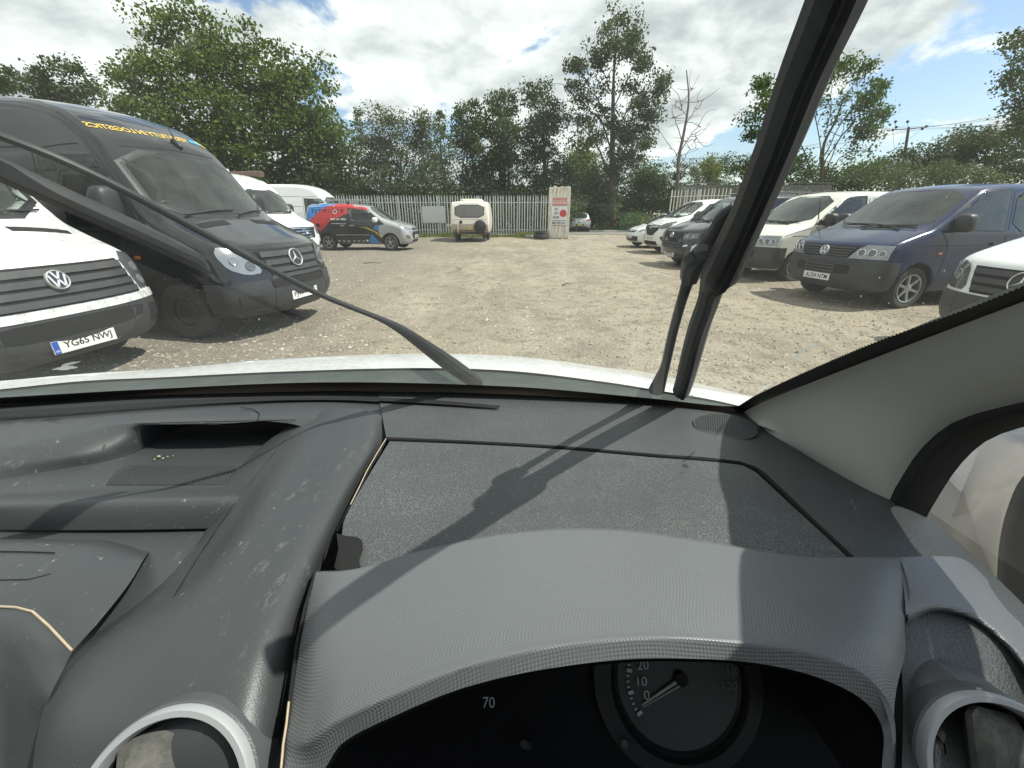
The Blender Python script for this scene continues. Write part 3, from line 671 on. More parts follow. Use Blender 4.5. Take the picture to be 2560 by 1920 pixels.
def bigvan(name, label, pos, deg, paint, bumper, group=LEFTROW, prof=SPP, h=.036, cap_z=2.22, slab=True, style='steel', bow=.26):
    v = Veh(name, label, 'van', group, pos, deg, prof, SPW, paint, h, arches=(0, -3.665), ra=.43, bow=bow, r=.10, bowx=(-1.6, .5), cabin=(-1.75, .10, 1.2, inset(SPWS), [inset(SPDW, .06)])); v.zw = .345; v.cab(0.0, .26)
    v.panel('windscreen_seal', 'F', [(-.875, 1.44), (.875, 1.44), (.80, 2.19), (-.80, 2.19)], M_BLACK, off=.002, smoothp=1, hole=inset(SPWS, .035))
    v.panel('windscreen', 'F', [(-.84, 1.475), (.84, 1.475), (.765, 2.155), (-.765, 2.155)], M_CLEAR, off=.006, smoothp=1)
    v.wiper([(-.62, 1.455), (-.2, 1.505), (.1, 1.515)]); v.wiper([(.10, 1.45), (.4, 1.495), (.74, 1.505)])
    v.both('window_seal', [(-.10, 1.40), (-.62, 2.10), (-1.46, 2.12), (-1.46, 1.30), (-.7, 1.30)], M_BLACK, off=.002, hole=inset(SPDW, .035))
    v.both('door_window', [(-.20, 1.41), (-.66, 2.06), (-1.42, 2.08), (-1.42, 1.34), (-.72, 1.34)], M_CLEAR, off=.006)
    for w_ in 'SL':
        v.line(w_, [(-1.52, .45), (-1.52, 2.2)]); v.line(w_, [(-.48, .5), (-.46, 1.1), (-.05, 1.40), (-.60, 2.15), (-1.52, 2.18)], .012)
        v.line(w_, [(.62, 1.04), (.30, 1.17), (0, 1.30)], .010); v.line(w_, [(-2.75, .5), (-2.75, 2.2)]); v.line(w_, [(-1.6, 1.75), (-5.1, 1.75)], .014); v.line(w_, [(-1.6, 2.2), (-5.1, 2.2)], .014)
        v.line(w_, [(-.46, 1.0), (-1.5, 1.0)], .010)
    v.both('sill_moulding', rect(-3.15, .52, -.55, .66), bumper, off=.012)
    v.handle(-1.38, 1.12, M_BLACK); v.mirror(-.42, 1.55, .97, M_BLACK, (.11, .13, .22))
    v.both('side_repeater', rect(-.42, .98, -.34, 1.02), M_AMBER, off=.010)
    v.wheels(.96, .345, style)
    for sg in (-1, 1): v.panel('tail_lamp', 'R', rect(.84 if sg > 0 else -.94, .8, .94 if sg > 0 else -.84, 1.3), M_RED, off=.01)
    v.line('R', [(0, .5), (0, 2.5)])
    v.panel('rear_bumper', 'R', rect(-.9, .42, .9, .58), bumper, off=.03)
    return v
def merc_face(v, grillebar, bumper, plate, dark=False, dirty=False):
    v.panel('bumper', 'F', [(-.98, .30), (.98, .30), (.98, .70), (.55, .72), (.50, .60), (-.50, .60), (-.55, .72), (-.98, .70)], bumper, off=.012)
    v.both('bumper_corner', rect(.44, .36, .95, .70), bumper, off=.016)
    v.panel('bumper_centre', 'F', rect(-.50, .30, .50, .58), bumper, off=.020)
    li = v.panel('lower_intake', 'F', [(-.46, .585), (.46, .585), (.50, .70), (-.50, .70)], M_VOID, off=.008)
    g = v.panel('grille', 'F', [(-.46, .76), (.46, .76), (.55, 1.05), (-.55, 1.05)], M_VOID, off=.010)
    slats(v, g, lambda z: .44 + (z - .76) * .3, .76, 1.05, 3, grillebar, off=.026, frac=.62)
    mesh_ = MB()
    v.star(.93, .115, .045)
    v.panel('grille_surround', 'F', [(-.50, .715), (.50, .715), (.46, .757), (-.46, .757)], grillebar, off=.022)
    hl = v.frontpair('headlamp', [(.565, .80), (.60, .94), (.70, 1.05), (.88, 1.125), (.945, 1.04), (.90, .87), (.75, .79)], M_LENS if not dark else M_LENSD, off=.012, smoothp=1)
    for o, m in zip(hl, (1, -1)):
        for yy, zz, R in ((.68, .89, .058), (.82, .96, .05)):
            p, n = v.point('F', m * yy, zz, .010); M = axes(p, (0, 1, 0), n)
            MB().lathe([(R, 0), (R, .008), (R * .85, .012), (R * .4, .004), (0, .008)], M, 20).build('reflector', M_LENSD if yy < .75 else M_LENS, o)
    v.frontpair('fog_lamp_recess', [(.60, .42), (.88, .42), (.90, .56), (.62, .54)], M_BLACK, off=.022)
    if plate: v.plate(plate, .475)
    v.line('F', [(-.60, 1.075), (0, 1.06), (.60, 1.075)], .012)

bs = bigvan('black_high_roof_van', 'tall black van with reversed yellow lettering over its windscreen', (-3.88, 6.03), -11, P_BLACK, M_TRIMD)
merc_face(bs, M_TRIM, M_TRIMD, 'FJ17 FGP')
M_YEL = pm('yellow_vinyl', (0.75, 0.48, 0.06), 0.45); M_CYAN = pm('cyan_vinyl', (0.03, 0.35, 0.55), 0.45)
bs.text('lettering', 'F', 'VERSATILITY IN LOGISTICS', .48, 2.385, 1.22, .052, M_YEL, off=.006, flip=-1, slope=.005)
bs.panel('logo_stripe', 'F', [(.52, 2.40), (.70, 2.375), (.74, 2.40), (.56, 2.44)], M_CYAN, off=.006)
bs.panel('logo_stripe', 'F', [(.66, 2.43), (.69, 2.43), (.765, 2.35), (.735, 2.35)], M_YEL, off=.009)
bs.line('F', [(-.80, 2.20), (0, 2.235), (.80, 2.20)], .014)
ap, an = bs.point('F', .18, 2.33, .01)
e_ = empty('aerial', (0, 0, 0), 0, bs.root); superell(ap, (.09, .035, .035), M_BLACK, e_, 'base', 2.2, M=Matrix.Rotation(.75, 3, 'Y')); MB().tube([ap, ap + Vector((-.10, 0, .26))], [.010, .004], 6).build('rod', M_BLACK, e_)
for m in (1, -1): bs.panel('bonnet_vent', 'T', [(.30, m * .22), (.30, m * .62), (.20, m * .66), (.20, m * .22)][::m], M_VOID, off=.004)

wc = bigvan('white_cargo_van', 'white van with full-width black grille and plate YG65 NWJ at the left edge', (-4.89, 3.82), -9, M_WHITED, M_TRIM, prof=lower(SPP, .75))
wc.panel('bumper', 'F', [(-.985, .30), (.985, .30), (.985, .66), (-.985, .66)], M_TRIM, off=.012); wc.both('bumper_corner', rect(.44, .34, .96, .67), M_TRIM, off=.017)
wc.panel('lower_intake', 'F', [(-.62, .50), (.62, .50), (.70, .64), (-.70, .64)], M_VOID, off=.016, smoothp=1)
wc.panel('white_bumper_strip', 'F', [(-.93, .665), (.93, .665), (.95, .735), (-.95, .735)], M_WHITED, off=.022)
g = wc.panel('grille', 'F', [(-.74, .74), (.74, .74), (.66, 1.07), (-.66, 1.07)], M_VOID, off=.010)
slats(wc, g, lambda z: .72 - (z - .74) * .22, .74, 1.06, 4, M_TRIM, off=.026, frac=.66)
wc.vw(.945, .084, .05)
hl = wc.frontpair('headlamp', [(.77, .76), (.70, 1.05), (.80, 1.12), (.90, 1.10), (.955, .76)], M_LENSD, off=.013)
for o, m in zip(hl, (1, -1)):
    for zz in (.84, .97):
        p, n = wc.point('F', m * .84, zz, .010); MB().lathe([(.05, 0), (.05, .008), (.03, .012), (0, .006)], axes(p, (0, 1, 0), n), 18).build('reflector', M_LENS, o)
wc.frontpair('fog_lamp_recess', [(.74, .44), (.90, .44), (.91, .60), (.76, .60)], M_BLACK, off=.022)
wc.plate('YG65 NWJ', .42, band=True)
wc.panel('bonnet_vent', 'T', [(.33, -.72), (.33, -.25), (.25, -.25), (.25, -.74)][::-1], M_VOID, off=.004)
wc.panel('bonnet_vent', 'T', [(.33, .25), (.33, .72), (.25, .74), (.25, .25)][::-1], M_VOID, off=.004)


MVP = [(x, z) for x, z in lower(SPP, .9)]
mv = bigvan('white_panel_van', 'white van with chrome-barred grille between the black van and the striped van', (-7.80, 14.95), -14, M_WHITEP, M_WHITEP, prof=MVP, h=.045, style='trim')
g = mv.panel('grille', 'F', [(-.42, .70), (.42, .70), (.62, 1.04), (-.62, 1.04)], M_VOID, off=.010)
slats(mv, g, lambda z: .42 + (z - .70) * .5, .70, 1.04, 4, M_CHROME, off=.024, frac=.28)
mv.ringbadge(.90, .10, M_CHROME)
mv.frontpair('headlamp', [(.60, .80), (.66, 1.06), (.90, 1.12), (.94, .82)], M_LENS, off=.012)
mv.panel('lower_intake', 'F', rect(-.62, .36, .62, .44), M_VOID, off=.012)
mv.frontpair('fog_lamp_recess', rect(.68, .42, .90, .56), M_BLACK, off=.014)
mv.plate('FX20 AOB', .56); 
ap, an = mv.point('F', -.3, 2.30, .0); MB().tube([ap, ap + Vector((-.3, .0, .36))], [.010, .005], 6).build('aerial', M_BLACK, mv.root)
superell((-1.5, -.30, mv.point('T', -1.5, -.30)[0].z + .05), (.16, .16, .09), M_WHITEP, mv.root, 'roof_vent', 3)
log = MB(); zt = mv.point('T', -1.15, .62)[0].z
log.tube([(-3.2, .62, zt + .13), (-.85, .62, zt + .13)], .10, 14); lo_ = log.build('roof_tube', pm('brown_pipe', (.10, .06, .045), .7, var=.3), mv.root)
for xx in (-2.9, -1.3): MB().box((xx, .62, zt + .0), (.05, .12, .16)).build('tube_bracket', M_BLACK, mv.root)

hv = bigvan('white_long_van', 'long plain white high-roof van behind the striped van', (-8.75, 23.2), 0, M_WHITEP, M_TRIM, h=.05, style='trim')
merc_face(hv, M_BLACK, M_TRIM, '')

ws_ = Veh('white_bonneted_van', 'white van with black grille and large star emblem cut off by the right pillar', 'van', RIGHTROW, (5.95, 4.26), 184, T5P, T5W, M_WHITEP, .034, arches=(0, -3.2), ra=.405, bow=.30, cabin=(-1.60, .05, 1.0, inset(T5WS), [inset(T5DW, .06)])); ws_.cab()
ws_.panel('windscreen_seal', 'F', [(-.825, 1.228), (.825, 1.228), (.70, 1.845), (-.70, 1.845)], M_BLACK, off=.002, smoothp=1, hole=inset(T5WS, .035)); ws_.panel('windscreen', 'F', T5WS, M_CLEAR, off=.005, smoothp=1)
ws_.wiper([(-.10, 1.235), (.25, 1.27), (.68, 1.285)])
ws_.panel('bumper', 'F', [(-.94, .30), (.94, .30), (.94, .66), (-.94, .66)], M_TRIM, off=.010); ws_.both('bumper_corner', rect(.38, .32, .80, .66), M_TRIM, off=.013)
g = ws_.panel('grille', 'F', [(-.46, .68), (.46, .68), (.56, .955), (-.56, .955)], M_VOID, off=.006); slats(ws_, g, lambda z: .44 + (z - .68) * .35, .69, .95, 3, M_TRIM, off=.022, frac=.6); ws_.star(.84, .105, .045)
hl = ws_.frontpair('headlamp', [(.53, .69), (.62, .95), (.78, .99), (.90, .97), (.90, .76), (.80, .69)], M_LENSD, off=.012, smoothp=1)
for o, m in zip(hl, (1, -1)):
    p, n = ws_.point('F', m * .74, .84, .010); MB().lathe([(.06, 0), (.06, .008), (.04, .012), (0, .006)], axes(p, (0, 1, 0), n), 20).build('reflector', M_CHROME, o)
ws_.plate('BV15 XKT', .47); ws_.both('door_window', T5DW, M_CLEAR, off=.006); ws_.mirror(-.50, 1.34, .90, M_BLACK, (.11, .12, .135)); ws_.wheels(.93, .335, 'steel')
for w_ in 'SL': ws_.line(w_, [(-1.56, .36), (-1.56, 1.90)]); ws_.line(w_, [(-.22, 1.15), (-.42, 1.0), (-.44, .45)]); ws_.line(w_, [(.66, .94), (.30, 1.06), (-.15, 1.17)], .010)

# mid-size white van with angular grille
VIP = [(.72, .22), (.88, .28), (.92, .45), (.92, .70), (.88, .95), (.78, 1.10), (.40, 1.22), (.10, 1.30), (-.75, 1.84), (-.98, 1.92), (-1.5, 1.97), (-3.8, 1.96), (-4.05, 1.88), (-4.12, 1.2), (-4.14, .5), (-4.0, .28)]
vi = Veh('white_mid_size_van', 'bright white van with a pointed black grille beside the black van', 'van', RIGHTROW, (6.30, 17.45), 190, VIP, T5W, M_WHITEP, .042, arches=(0, -3.1), ra=.40, bow=.28, cabin=(-1.6, .05, 1.05, inset([(-.79, 1.31), (.79, 1.31), (.68, 1.84), (-.68, 1.84)]), [inset([(-.33, 1.29), (-.92, 1.78), (-1.46, 1.81), (-1.46, 1.24)])])); vi.cab(0, .06)
vi.panel('windscreen_seal', 'F', [(-.82, 1.29), (.82, 1.29), (.70, 1.86), (-.70, 1.86)], M_BLACK, off=.002, smoothp=1, hole=inset([(-.79, 1.31), (.79, 1.31), (.68, 1.84), (-.68, 1.84)], .035))
vi.panel('windscreen', 'F', [(-.79, 1.31), (.79, 1.31), (.68, 1.84), (-.68, 1.84)], M_CLEAR, off=.005, smoothp=1); vi.wiper([(-.1, 1.30), (.5, 1.335)])
g = vi.panel('grille', 'F', [(-.20, .66), (.20, .66), (.48, .88), (.50, 1.03), (-.50, 1.03), (-.48, .88)], M_VOID, off=.010)
slats(vi, g, lambda z: .20 + max(0, z - .66) * 1.0, .68, .98, 4, M_TRIM, off=.02, frac=.3)
vi.panel('grille_wing', 'F', [(-.46, .97), (0, .93), (.46, .97), (.46, 1.0), (0, .965), (-.46, 1.0)], M_CHROME, off=.03); vi.ringbadge(.955, .075, M_CHROME)
vi.frontpair('headlamp', [(.52, .90), (.54, 1.04), (.74, 1.16), (.90, 1.18), (.90, 1.0), (.80, .92)], M_LENSD, off=.012, smoothp=1)
vi.frontpair('fog_lamp_recess', [(.62, .62), (.90, .70), (.92, .50), (.74, .44)], M_BLACK, off=.012); vi.panel('lower_intake', 'F', [(-.52, .32), (.52, .32), (.44, .46), (-.44, .46)], M_VOID, off=.012)
vi.plate('YK15 LTE', .56); vi.both('door_window', [(-.33, 1.29), (-.92, 1.78), (-1.46, 1.81), (-1.46, 1.24)], M_CLEAR, off=.006)
vi.line('F', [(-.85, 1.14), (0, 1.06), (.85, 1.14)], .012); vi.mirror(-.40, 1.38, .92, M_BLACK, (.11, .12, .15)); vi.wheels(.93, .33, 'trim')
for w_ in 'SL': vi.line(w_, [(-1.54, .4), (-1.54, 1.9)]); vi.line(w_, [(-.42, .4), (-.40, 1.1), (-.25, 1.25)])

# hatchbacks
HBP = [(.60, .20), (.74, .27), (.80, .45), (.78, .66), (.62, .80), (.0, .97), (-.86, 1.40), (-1.25, 1.475), (-1.9, 1.48), (-2.55, 1.43), (-2.74, 1.36), (-3.05, 1.02), (-3.17, .92), (-3.22, .62), (-3.20, .40), (-3.0, .24)]
HBW = [(.2, .80), (.5, .865), (.85, .865), (.95, .84), (1.2, .74), (1.45, .62)]
def hatch(name, label, pos, deg, paint, group, h, front=True):
    v = Veh(name, label, 'car', group, pos, deg, HBP, HBW, paint, h, arches=(0, -2.51), ra=.345, bow=.30, bowr=.18, crown=.03); v.zw = .30
    v.panel('windscreen', 'F', [(-.70, .99), (.70, .99), (.56, 1.39), (-.56, 1.39)], M_GLASS, off=.005, smoothp=1)
    v.panel('rear_window', 'R', [(-.62, 1.04), (.62, 1.04), (.54, 1.37), (-.54, 1.37)], M_GLASS, off=.006, smoothp=1)
    v.both('side_window', [(-.45, 1.0), (-1.0, 1.36), (-1.55, 1.38), (-1.55, .98)], M_GLASS, off=.005); v.both('side_window', [(-1.62, .98), (-1.62, 1.38), (-2.30, 1.34), (-2.55, 1.05)], M_GLASS, off=.005)
    v.frontpair('tail_lamp', [(.46, .86), (.80, .84), (.84, 1.0), (.66, 1.0)], M_RED, view='R', off=.012, smoothp=1)
    v.panel('tailgate_spoiler', 'R', [(-.56, 1.385), (.56, 1.385), (.52, 1.43), (-.52, 1.43)], paint, off=.03)
    v.panel('plate_recess', 'R', [(-.30, .50), (.30, .50), (.34, .62), (-.34, .62)], M_VOID, off=.006)
    v.panel('rear_skirt', 'R', [(-.70, .24), (.70, .24), (.60, .40), (.3, .45), (-.3, .45), (-.60, .40)], M_BLACK, off=.012)
    v.line('R', [(-.50, .98), (-.46, .75), (.46, .75), (.50, .98)], .012); v.ringbadge(.90, .055, M_CHROME, view='R')
    g = v.panel('grille', 'F', [(-.34, .66), (.34, .66), (.46, .76), (-.46, .76)], M_VOID, off=.008); v.panel('grille_bar', 'F', [(-.40, .715), (0, .69), (.40, .715), (.40, .735), (0, .71), (-.40, .735)], M_CHROME, off=.02, parent=g); v.ringbadge(.705, .055, M_CHROME)
    v.panel('lower_intake', 'F', [(-.55, .30), (.55, .30), (.60, .50), (-.60, .50)], M_BLACK, off=.010); v.frontpair('headlamp', [(.50, .66), (.54, .76), (.78, .88), (.80, .74)], M_LENS, off=.010)
    v.mirror(-.55, 1.02, .80, paint, (.08, .09, .07)); v.wheels(.855, .30, 'trim', wdt=.19)
    return v
P_SILVER = pm('silver_paint', (0.42, 0.43, 0.43), 0.3, metal=0.45, coat=0.8, var=0.05, dirt=0.08)
P_GREYC = pm('dark_grey_paint', (0.05, 0.055, 0.06), 0.25, coat=0.9)
FARC = 'cars parked beyond the fence'
ca = hatch('silver_hatchback', 'silver hatchback seen from behind beside the white sign panel', (5.62, 38.6), 86, P_SILVER, FARC, .05)
ca.plate('', .56, 'R', yellow=True, w=.40, h=.09)
cb = hatch('white_hatchback', 'small white car with only its nose showing at the far end of the row', (6.15, 20.3), 190, M_WHITEP, RIGHTROW, .05); cb.plate('KM63 DZU', .47)
cc = hatch('grey_hatchback', 'dark grey car half hidden behind the steel fence left of the sign', (2.35, 34.5), 265, P_GREYC, FARC, .06); cc.plate('LD12 VRO', .42)

# striped small van
FCP = [(.66, .22), (.82, .28), (.875, .48), (.865, .74), (.80, .92), (.62, 1.0), (.20, 1.12), (.0, 1.17), (-.80, 1.68), (-1.08, 1.78), (-1.7, 1.845), (-3.2, 1.845), (-3.44, 1.78), (-3.52, 1.3), (-3.55, .6), (-3.48, .34), (-3.3, .28)]
FCW = [(.2, .84), (.5, .905), (1.0, .915), (1.15, .90), (1.5, .83), (1.85, .70)]
fc = Veh('striped_van', 'small van with silver nose and blue, red and black synecore stripes', 'van', 'vans parked nose-out along the left side of the yard', (-5.02, 19.2), -3, FCP, FCW, P_SILVER, .038, arches=(0, -2.66), ra=.37, bow=.28, crown=.05, cabin=(-1.72, .02, .95, inset([(-.79, 1.165), (.79, 1.165), (.62, 1.70), (-.62, 1.70)]), [inset([(-.42, 1.13), (-.94, 1.57), (-1.62, 1.62), (-1.55, 1.16)])])); fc.cab(-.05, -.12); fc.zw = .32
V_BLUE = pm('blue_vinyl', (0.03, 0.19, 0.52), 0.35, coat=.4, var=.08); V_RED = pm('red_vinyl', (0.48, 0.028, 0.035), 0.35, coat=.4, var=.08); V_BLK = pm('black_vinyl', (0.016, 0.017, 0.018), 0.3, coat=.5, var=.2); V_YEL = pm('lime_vinyl', (0.55, 0.45, 0.03), 0.4)
fc.both('black_wrap', [(-3.49, .30), (-3.49, 1.25), (-2.4, 1.25), (-1.66, 1.70), (-.90, 1.64), (-.18, 1.03), (-.46, .99), (-.46, .74), (-.34, .52), (-.30, .30)], V_BLK, off=.003, hole=inset([(-.42, 1.13), (-.94, 1.57), (-1.62, 1.62), (-1.55, 1.16)], .02))
fc.both('blue_wrap', [(-3.50, 1.18), (-3.32, 1.16), (-2.94, 1.48), (-2.62, 1.70), (-2.10, 1.80), (-3.48, 1.80)], V_BLUE, off=.0045)
fc.both('red_wrap', [(-2.92, .74), (-2.72, .89), (-2.41, 1.19), (-2.21, 1.24), (-1.66, 1.46), (-1.69, 1.66), (-.92, 1.58), (-.77, 1.57), (-1.08, 1.735), (-1.45, 1.785), (-2.10, 1.80), (-2.62, 1.70), (-2.94, 1.48), (-3.32, 1.16), (-3.08, .93)], V_RED, off=.006)
fc.both('yellow_swoosh', [(-1.27, .935), (-.90, .905), (-.52, .73), (-.33, .55), (-.36, .52), (-.62, .73), (-.98, .885)], V_YEL, off=.006)
fc.both('blue_wedge', [(-.77, .66), (-.44, .31), (-.89, .31), (-.85, .50)], V_BLUE, off=.006); fc.both('blue_wedge', [(-.56, .99), (-.44, .97), (-.45, .76), (-.66, .87)], V_BLUE, off=.0075)
fc.both('door_window', [(-.42, 1.13), (-.94, 1.57), (-1.62, 1.62), (-1.55, 1.16)], M_CLEAR, off=.008)
fc.text('lettering', 'S', 'synecore', -3.20, 1.42, 1.36, .20, M_INK, off=.010, bold=0.0)
fc.text('lettering', 'S', '0845 241 4953', -2.42, 1.185, .64, .075, M_WHITEINK, off=.010); fc.text('lettering', 'S', 'www.synecore.co.uk', -2.40, 1.03, .62, .055, M_WHITEINK, off=.010)
fc.text('lettering', 'S', 'AIR CONDITIONING TO THE COMMERCIAL SECTOR', -2.26, .60, 1.40, .035, M_WHITEINK, off=.010, bold=0)
p, n = fc.point('S', -2.21, 1.505, .012); MB().lathe([(.085, 0), (.085, .003), (.070, .003), (.070, 0)], axes(p, (1, 0, 0), n), 26, close=True).build('logo_ring', M_WHITEINK, fc.root)
for xx in (-2.22, -2.02, -1.82, -1.58, -1.38, -1.18, -1.02): fc.panel('partner_logo', 'S', rect(xx, .365, xx + .09, .39 if xx < -1.1 else .43), M_WHITEINK, off=.010)
fc.both('fuel_flap', [(-2.98 + .08 * math.cos(a), 1.0 + .065 * math.sin(a)) for a in np.linspace(0, 6.28, 14)[:-1]], M_VOID, off=.010)
for xx in (-1.95, -1.55): fc.handle(xx, .985, P_SILVER)
fc.panel('windscreen', 'F', [(-.79, 1.165), (.79, 1.165), (.62, 1.70), (-.62, 1.70)], M_CLEAR, off=.005, smoothp=1); fc.wiper([(-.3, 1.16), (.1, 1.20), (.5, 1.21)])
fc.frontpair('headlamp', [(.42, .80), (.50, .90), (.78, 1.02), (.86, .98), (.80, .86)], M_LENS, off=.012)
g = fc.panel('grille', 'F', [(-.34, .46), (.34, .46), (.46, .60), (.38, .74), (-.38, .74), (-.46, .60)], M_VOID, off=.012); slats(fc, g, .34, .47, .73, 4, M_TRIM, off=.022, frac=.3)
fc.panel('upper_grille', 'F', [(-.36, .80), (.36, .80), (.34, .87), (-.34, .87)], M_VOID, off=.012); fc.panel('emblem', 'F', [(.11 * math.cos(a), .84 + .045 * math.sin(a)) for a in np.linspace(0, 6.28, 20)[:-1]], M_CHROME, off=.022)
fc.panel('lower_intake', 'F', rect(-.40, .33, .40, .42), M_VOID, off=.012); fc.frontpair('fog_lamp', [(.60, .46), (.82, .52), (.80, .62), (.62, .56)], M_LENSD, off=.012); fc.plate('LS14 YWM', .54)
fc.mirror(-.52, 1.20, .90, M_WHITEP, (.10, .11, .10)); fc.wheels(.90, .325, 'alloy5', wdt=.21, steer=-.25)
for w_ in 'SL': fc.line(w_, [(-1.66, .34), (-1.68, 1.0), (-1.70, 1.72)], .010, off=.0085); fc.line(w_, [(-.46, .32), (-.44, .9), (-.30, 1.12)], .010, off=.0085); fc.line(w_, [(-1.7, 1.22), (-3.3, 1.30), (-3.35, 1.62), (-1.75, 1.66)], .010, M_WHITEINK if False else V_BLK, off=.0085)
fc.frontpair('tail_lamp', [(.80, .75), (.90, .75), (.84, 1.4), (.76, 1.4)], M_RED, view='R', off=.01)
for xx in (-3.0, -1.7):
    e_ = empty('roof_rack_bar', (0, 0, 0), 0, fc.root)
    zt = fc.point('T', xx, .60)[0].z
    MB().tube([(xx, -.66, zt + .10), (xx, .66, zt + .10)], .022, 8).build('bar', M_ALLOY, e_)
    for yy in (-.62, .62): MB().box((xx, yy, zt + .04), (.10, .06, .17), bev=.015).build('foot', M_BLACK, e_)
zt = fc.point('T', -2.2, -.5)[0].z
MB().tube([(-3.2, -.5, zt + .14), (-1.0, -.5, zt + .14)], .018, 6).build('ladder_rail', M_ALLOY, fc.root); MB().tube([(-3.2, -.1, zt + .14), (-1.0, -.1, zt + .14)], .018, 6).build('ladder_rail', M_ALLOY, fc.root)

# small cream caravan, seen from behind
P_CRV = pm('cream_caravan_paint', (0.70, 0.655, 0.56), 0.4, coat=.3, var=.06, dirt=.2, dcol=(.35, .28, .18)); P_CRVL = pm('beige_caravan_band', (0.44, 0.36, 0.26), 0.45, var=.1, dirt=.2); P_CRVT = pm('caravan_roof_white', (0.72, 0.68, 0.50), 0.45, dirt=.15)
CVP = [(1.9, .42), (2.05, .8), (1.95, 1.3), (1.6, 1.75), (1.2, 2.0), (-1.35, 2.06), (-1.66, 1.98), (-1.80, 1.3), (-1.86, .8), (-1.80, .42)]
CVW = [(.3, .98), (.8, 1.03), (1.1, 1.035), (1.6, 1.01), (2.05, .965)]
cv = Veh('caravan', 'small cream caravan with black spare wheel cover on its back', 'caravan', None, (-2.25, 25.55), 90, CVP, CVW, P_CRV, .05, arches=(.15,), ra=.36, r=.07, bow=.06, bowr=.05, it=2, bowx=(.5, 1.9)); cv.zw = .30
if True:
    cv.panel('rear_window_frame', 'R', [(-.78, 1.22), (.78, 1.22), (.79, 1.86), (-.79, 1.86)], M_BLACK, off=.006, smoothp=1)
    cv.panel('rear_window', 'R', [(-.74, 1.26), (.74, 1.26), (.75, 1.82), (-.75, 1.82)], pm('caravan_window', (.10, .10, .095), .08, coat=.6, var=.5, vscale=5), off=.012, smoothp=1)
    for k in range(9): cv.panel('curtain_fold', 'R', rect(-.70 + k * .16, 1.30, -.70 + k * .16 + (.10 if k != 4 else .05), 1.76), pm('net_curtain', (.13, .125, .12), .9, var=.3, vscale=14), off=.0135, under=.001)
    cv.panel('lower_band', 'R', rect(-.99, .50, .99, .87), P_CRVL, off=.004); cv.panel('bottom_band', 'R', rect(-.97, .46, .97, .60), pm('brown_band', (.13, .09, .07), .5, dirt=.2), off=.008)
    cv.line('R', [(-1.0, 1.12), (1.0, 1.12)], .012, M_BLACK); cv.line('R', [(-1.0, .89), (1.0, .89)], .012, M_BLACK); cv.line('R', [(-.96, 1.90), (.96, 1.90)], .012, M_BLACK)
    p, n = cv.point('R', -.55, .78, .0); MB().lathe([(.31, 0), (.33, .05), (.32, .15), (.26, .19), (0, .195)], axes(p, (0, 1, 0), (-1, 0, 0)), 36).build('spare_wheel_cover', M_BLACK, cv.root)
    p, n = cv.point('R', .47, 1.0, .0); MB().lathe([(.085, 0), (.085, .02), (.06, .02), (0, .01)], axes(p, (0, 1, 0), (-1, 0, 0)), 20).build('vent_cap', M_BLACK, cv.root)
    cv.panel('small_plate', 'R', rect(-.10, .66, .06, .78), M_PLATEY, off=.01)
    MB().box((-1.95, 0, .43), (.10, 1.86, .07), bev=.02).build('rear_bumper', M_BLACK, cv.root)
    for yy in (-.84, .62): MB().tube([(-1.93, yy, .45), (-1.90, yy, .90)], .016, 6).build('grab_rail', M_CHROME, cv.root)
    for yy in (-.80, .45): MB().box((-1.995, yy, .435), (.03, .16, .06)).build('tail_lamp', M_RED, cv.root)
    zt = cv.point('T', 0, 0)[0].z; superell((.0, 0, zt + .03), (.95, .62, .11), P_CRVT, cv.root, 'raised_roof', 5)
    cv.wheels(.94, .30, 'steel', wdt=.18)
    for yy in (-.74, .74): MB().box((-1.55, yy, .24), (.16, .18, .46), bev=.02).build('corner_steady', M_BLACK, cv.root)
    MB().box((-1.0, 1.10, 1.30), (.08, .06, .22), bev=.02).build('side_lamp', M_BLACK, cv.root)
    MB().tube([(1.9, 0, .45), (3.1, 0, .45)], .05, 8).build('drawbar', M_STEEL, cv.root); MB().tube([(3.0, 0, .45), (3.0, 0, 0)], .03, 8).build('jockey_wheel', M_STEEL, cv.root)
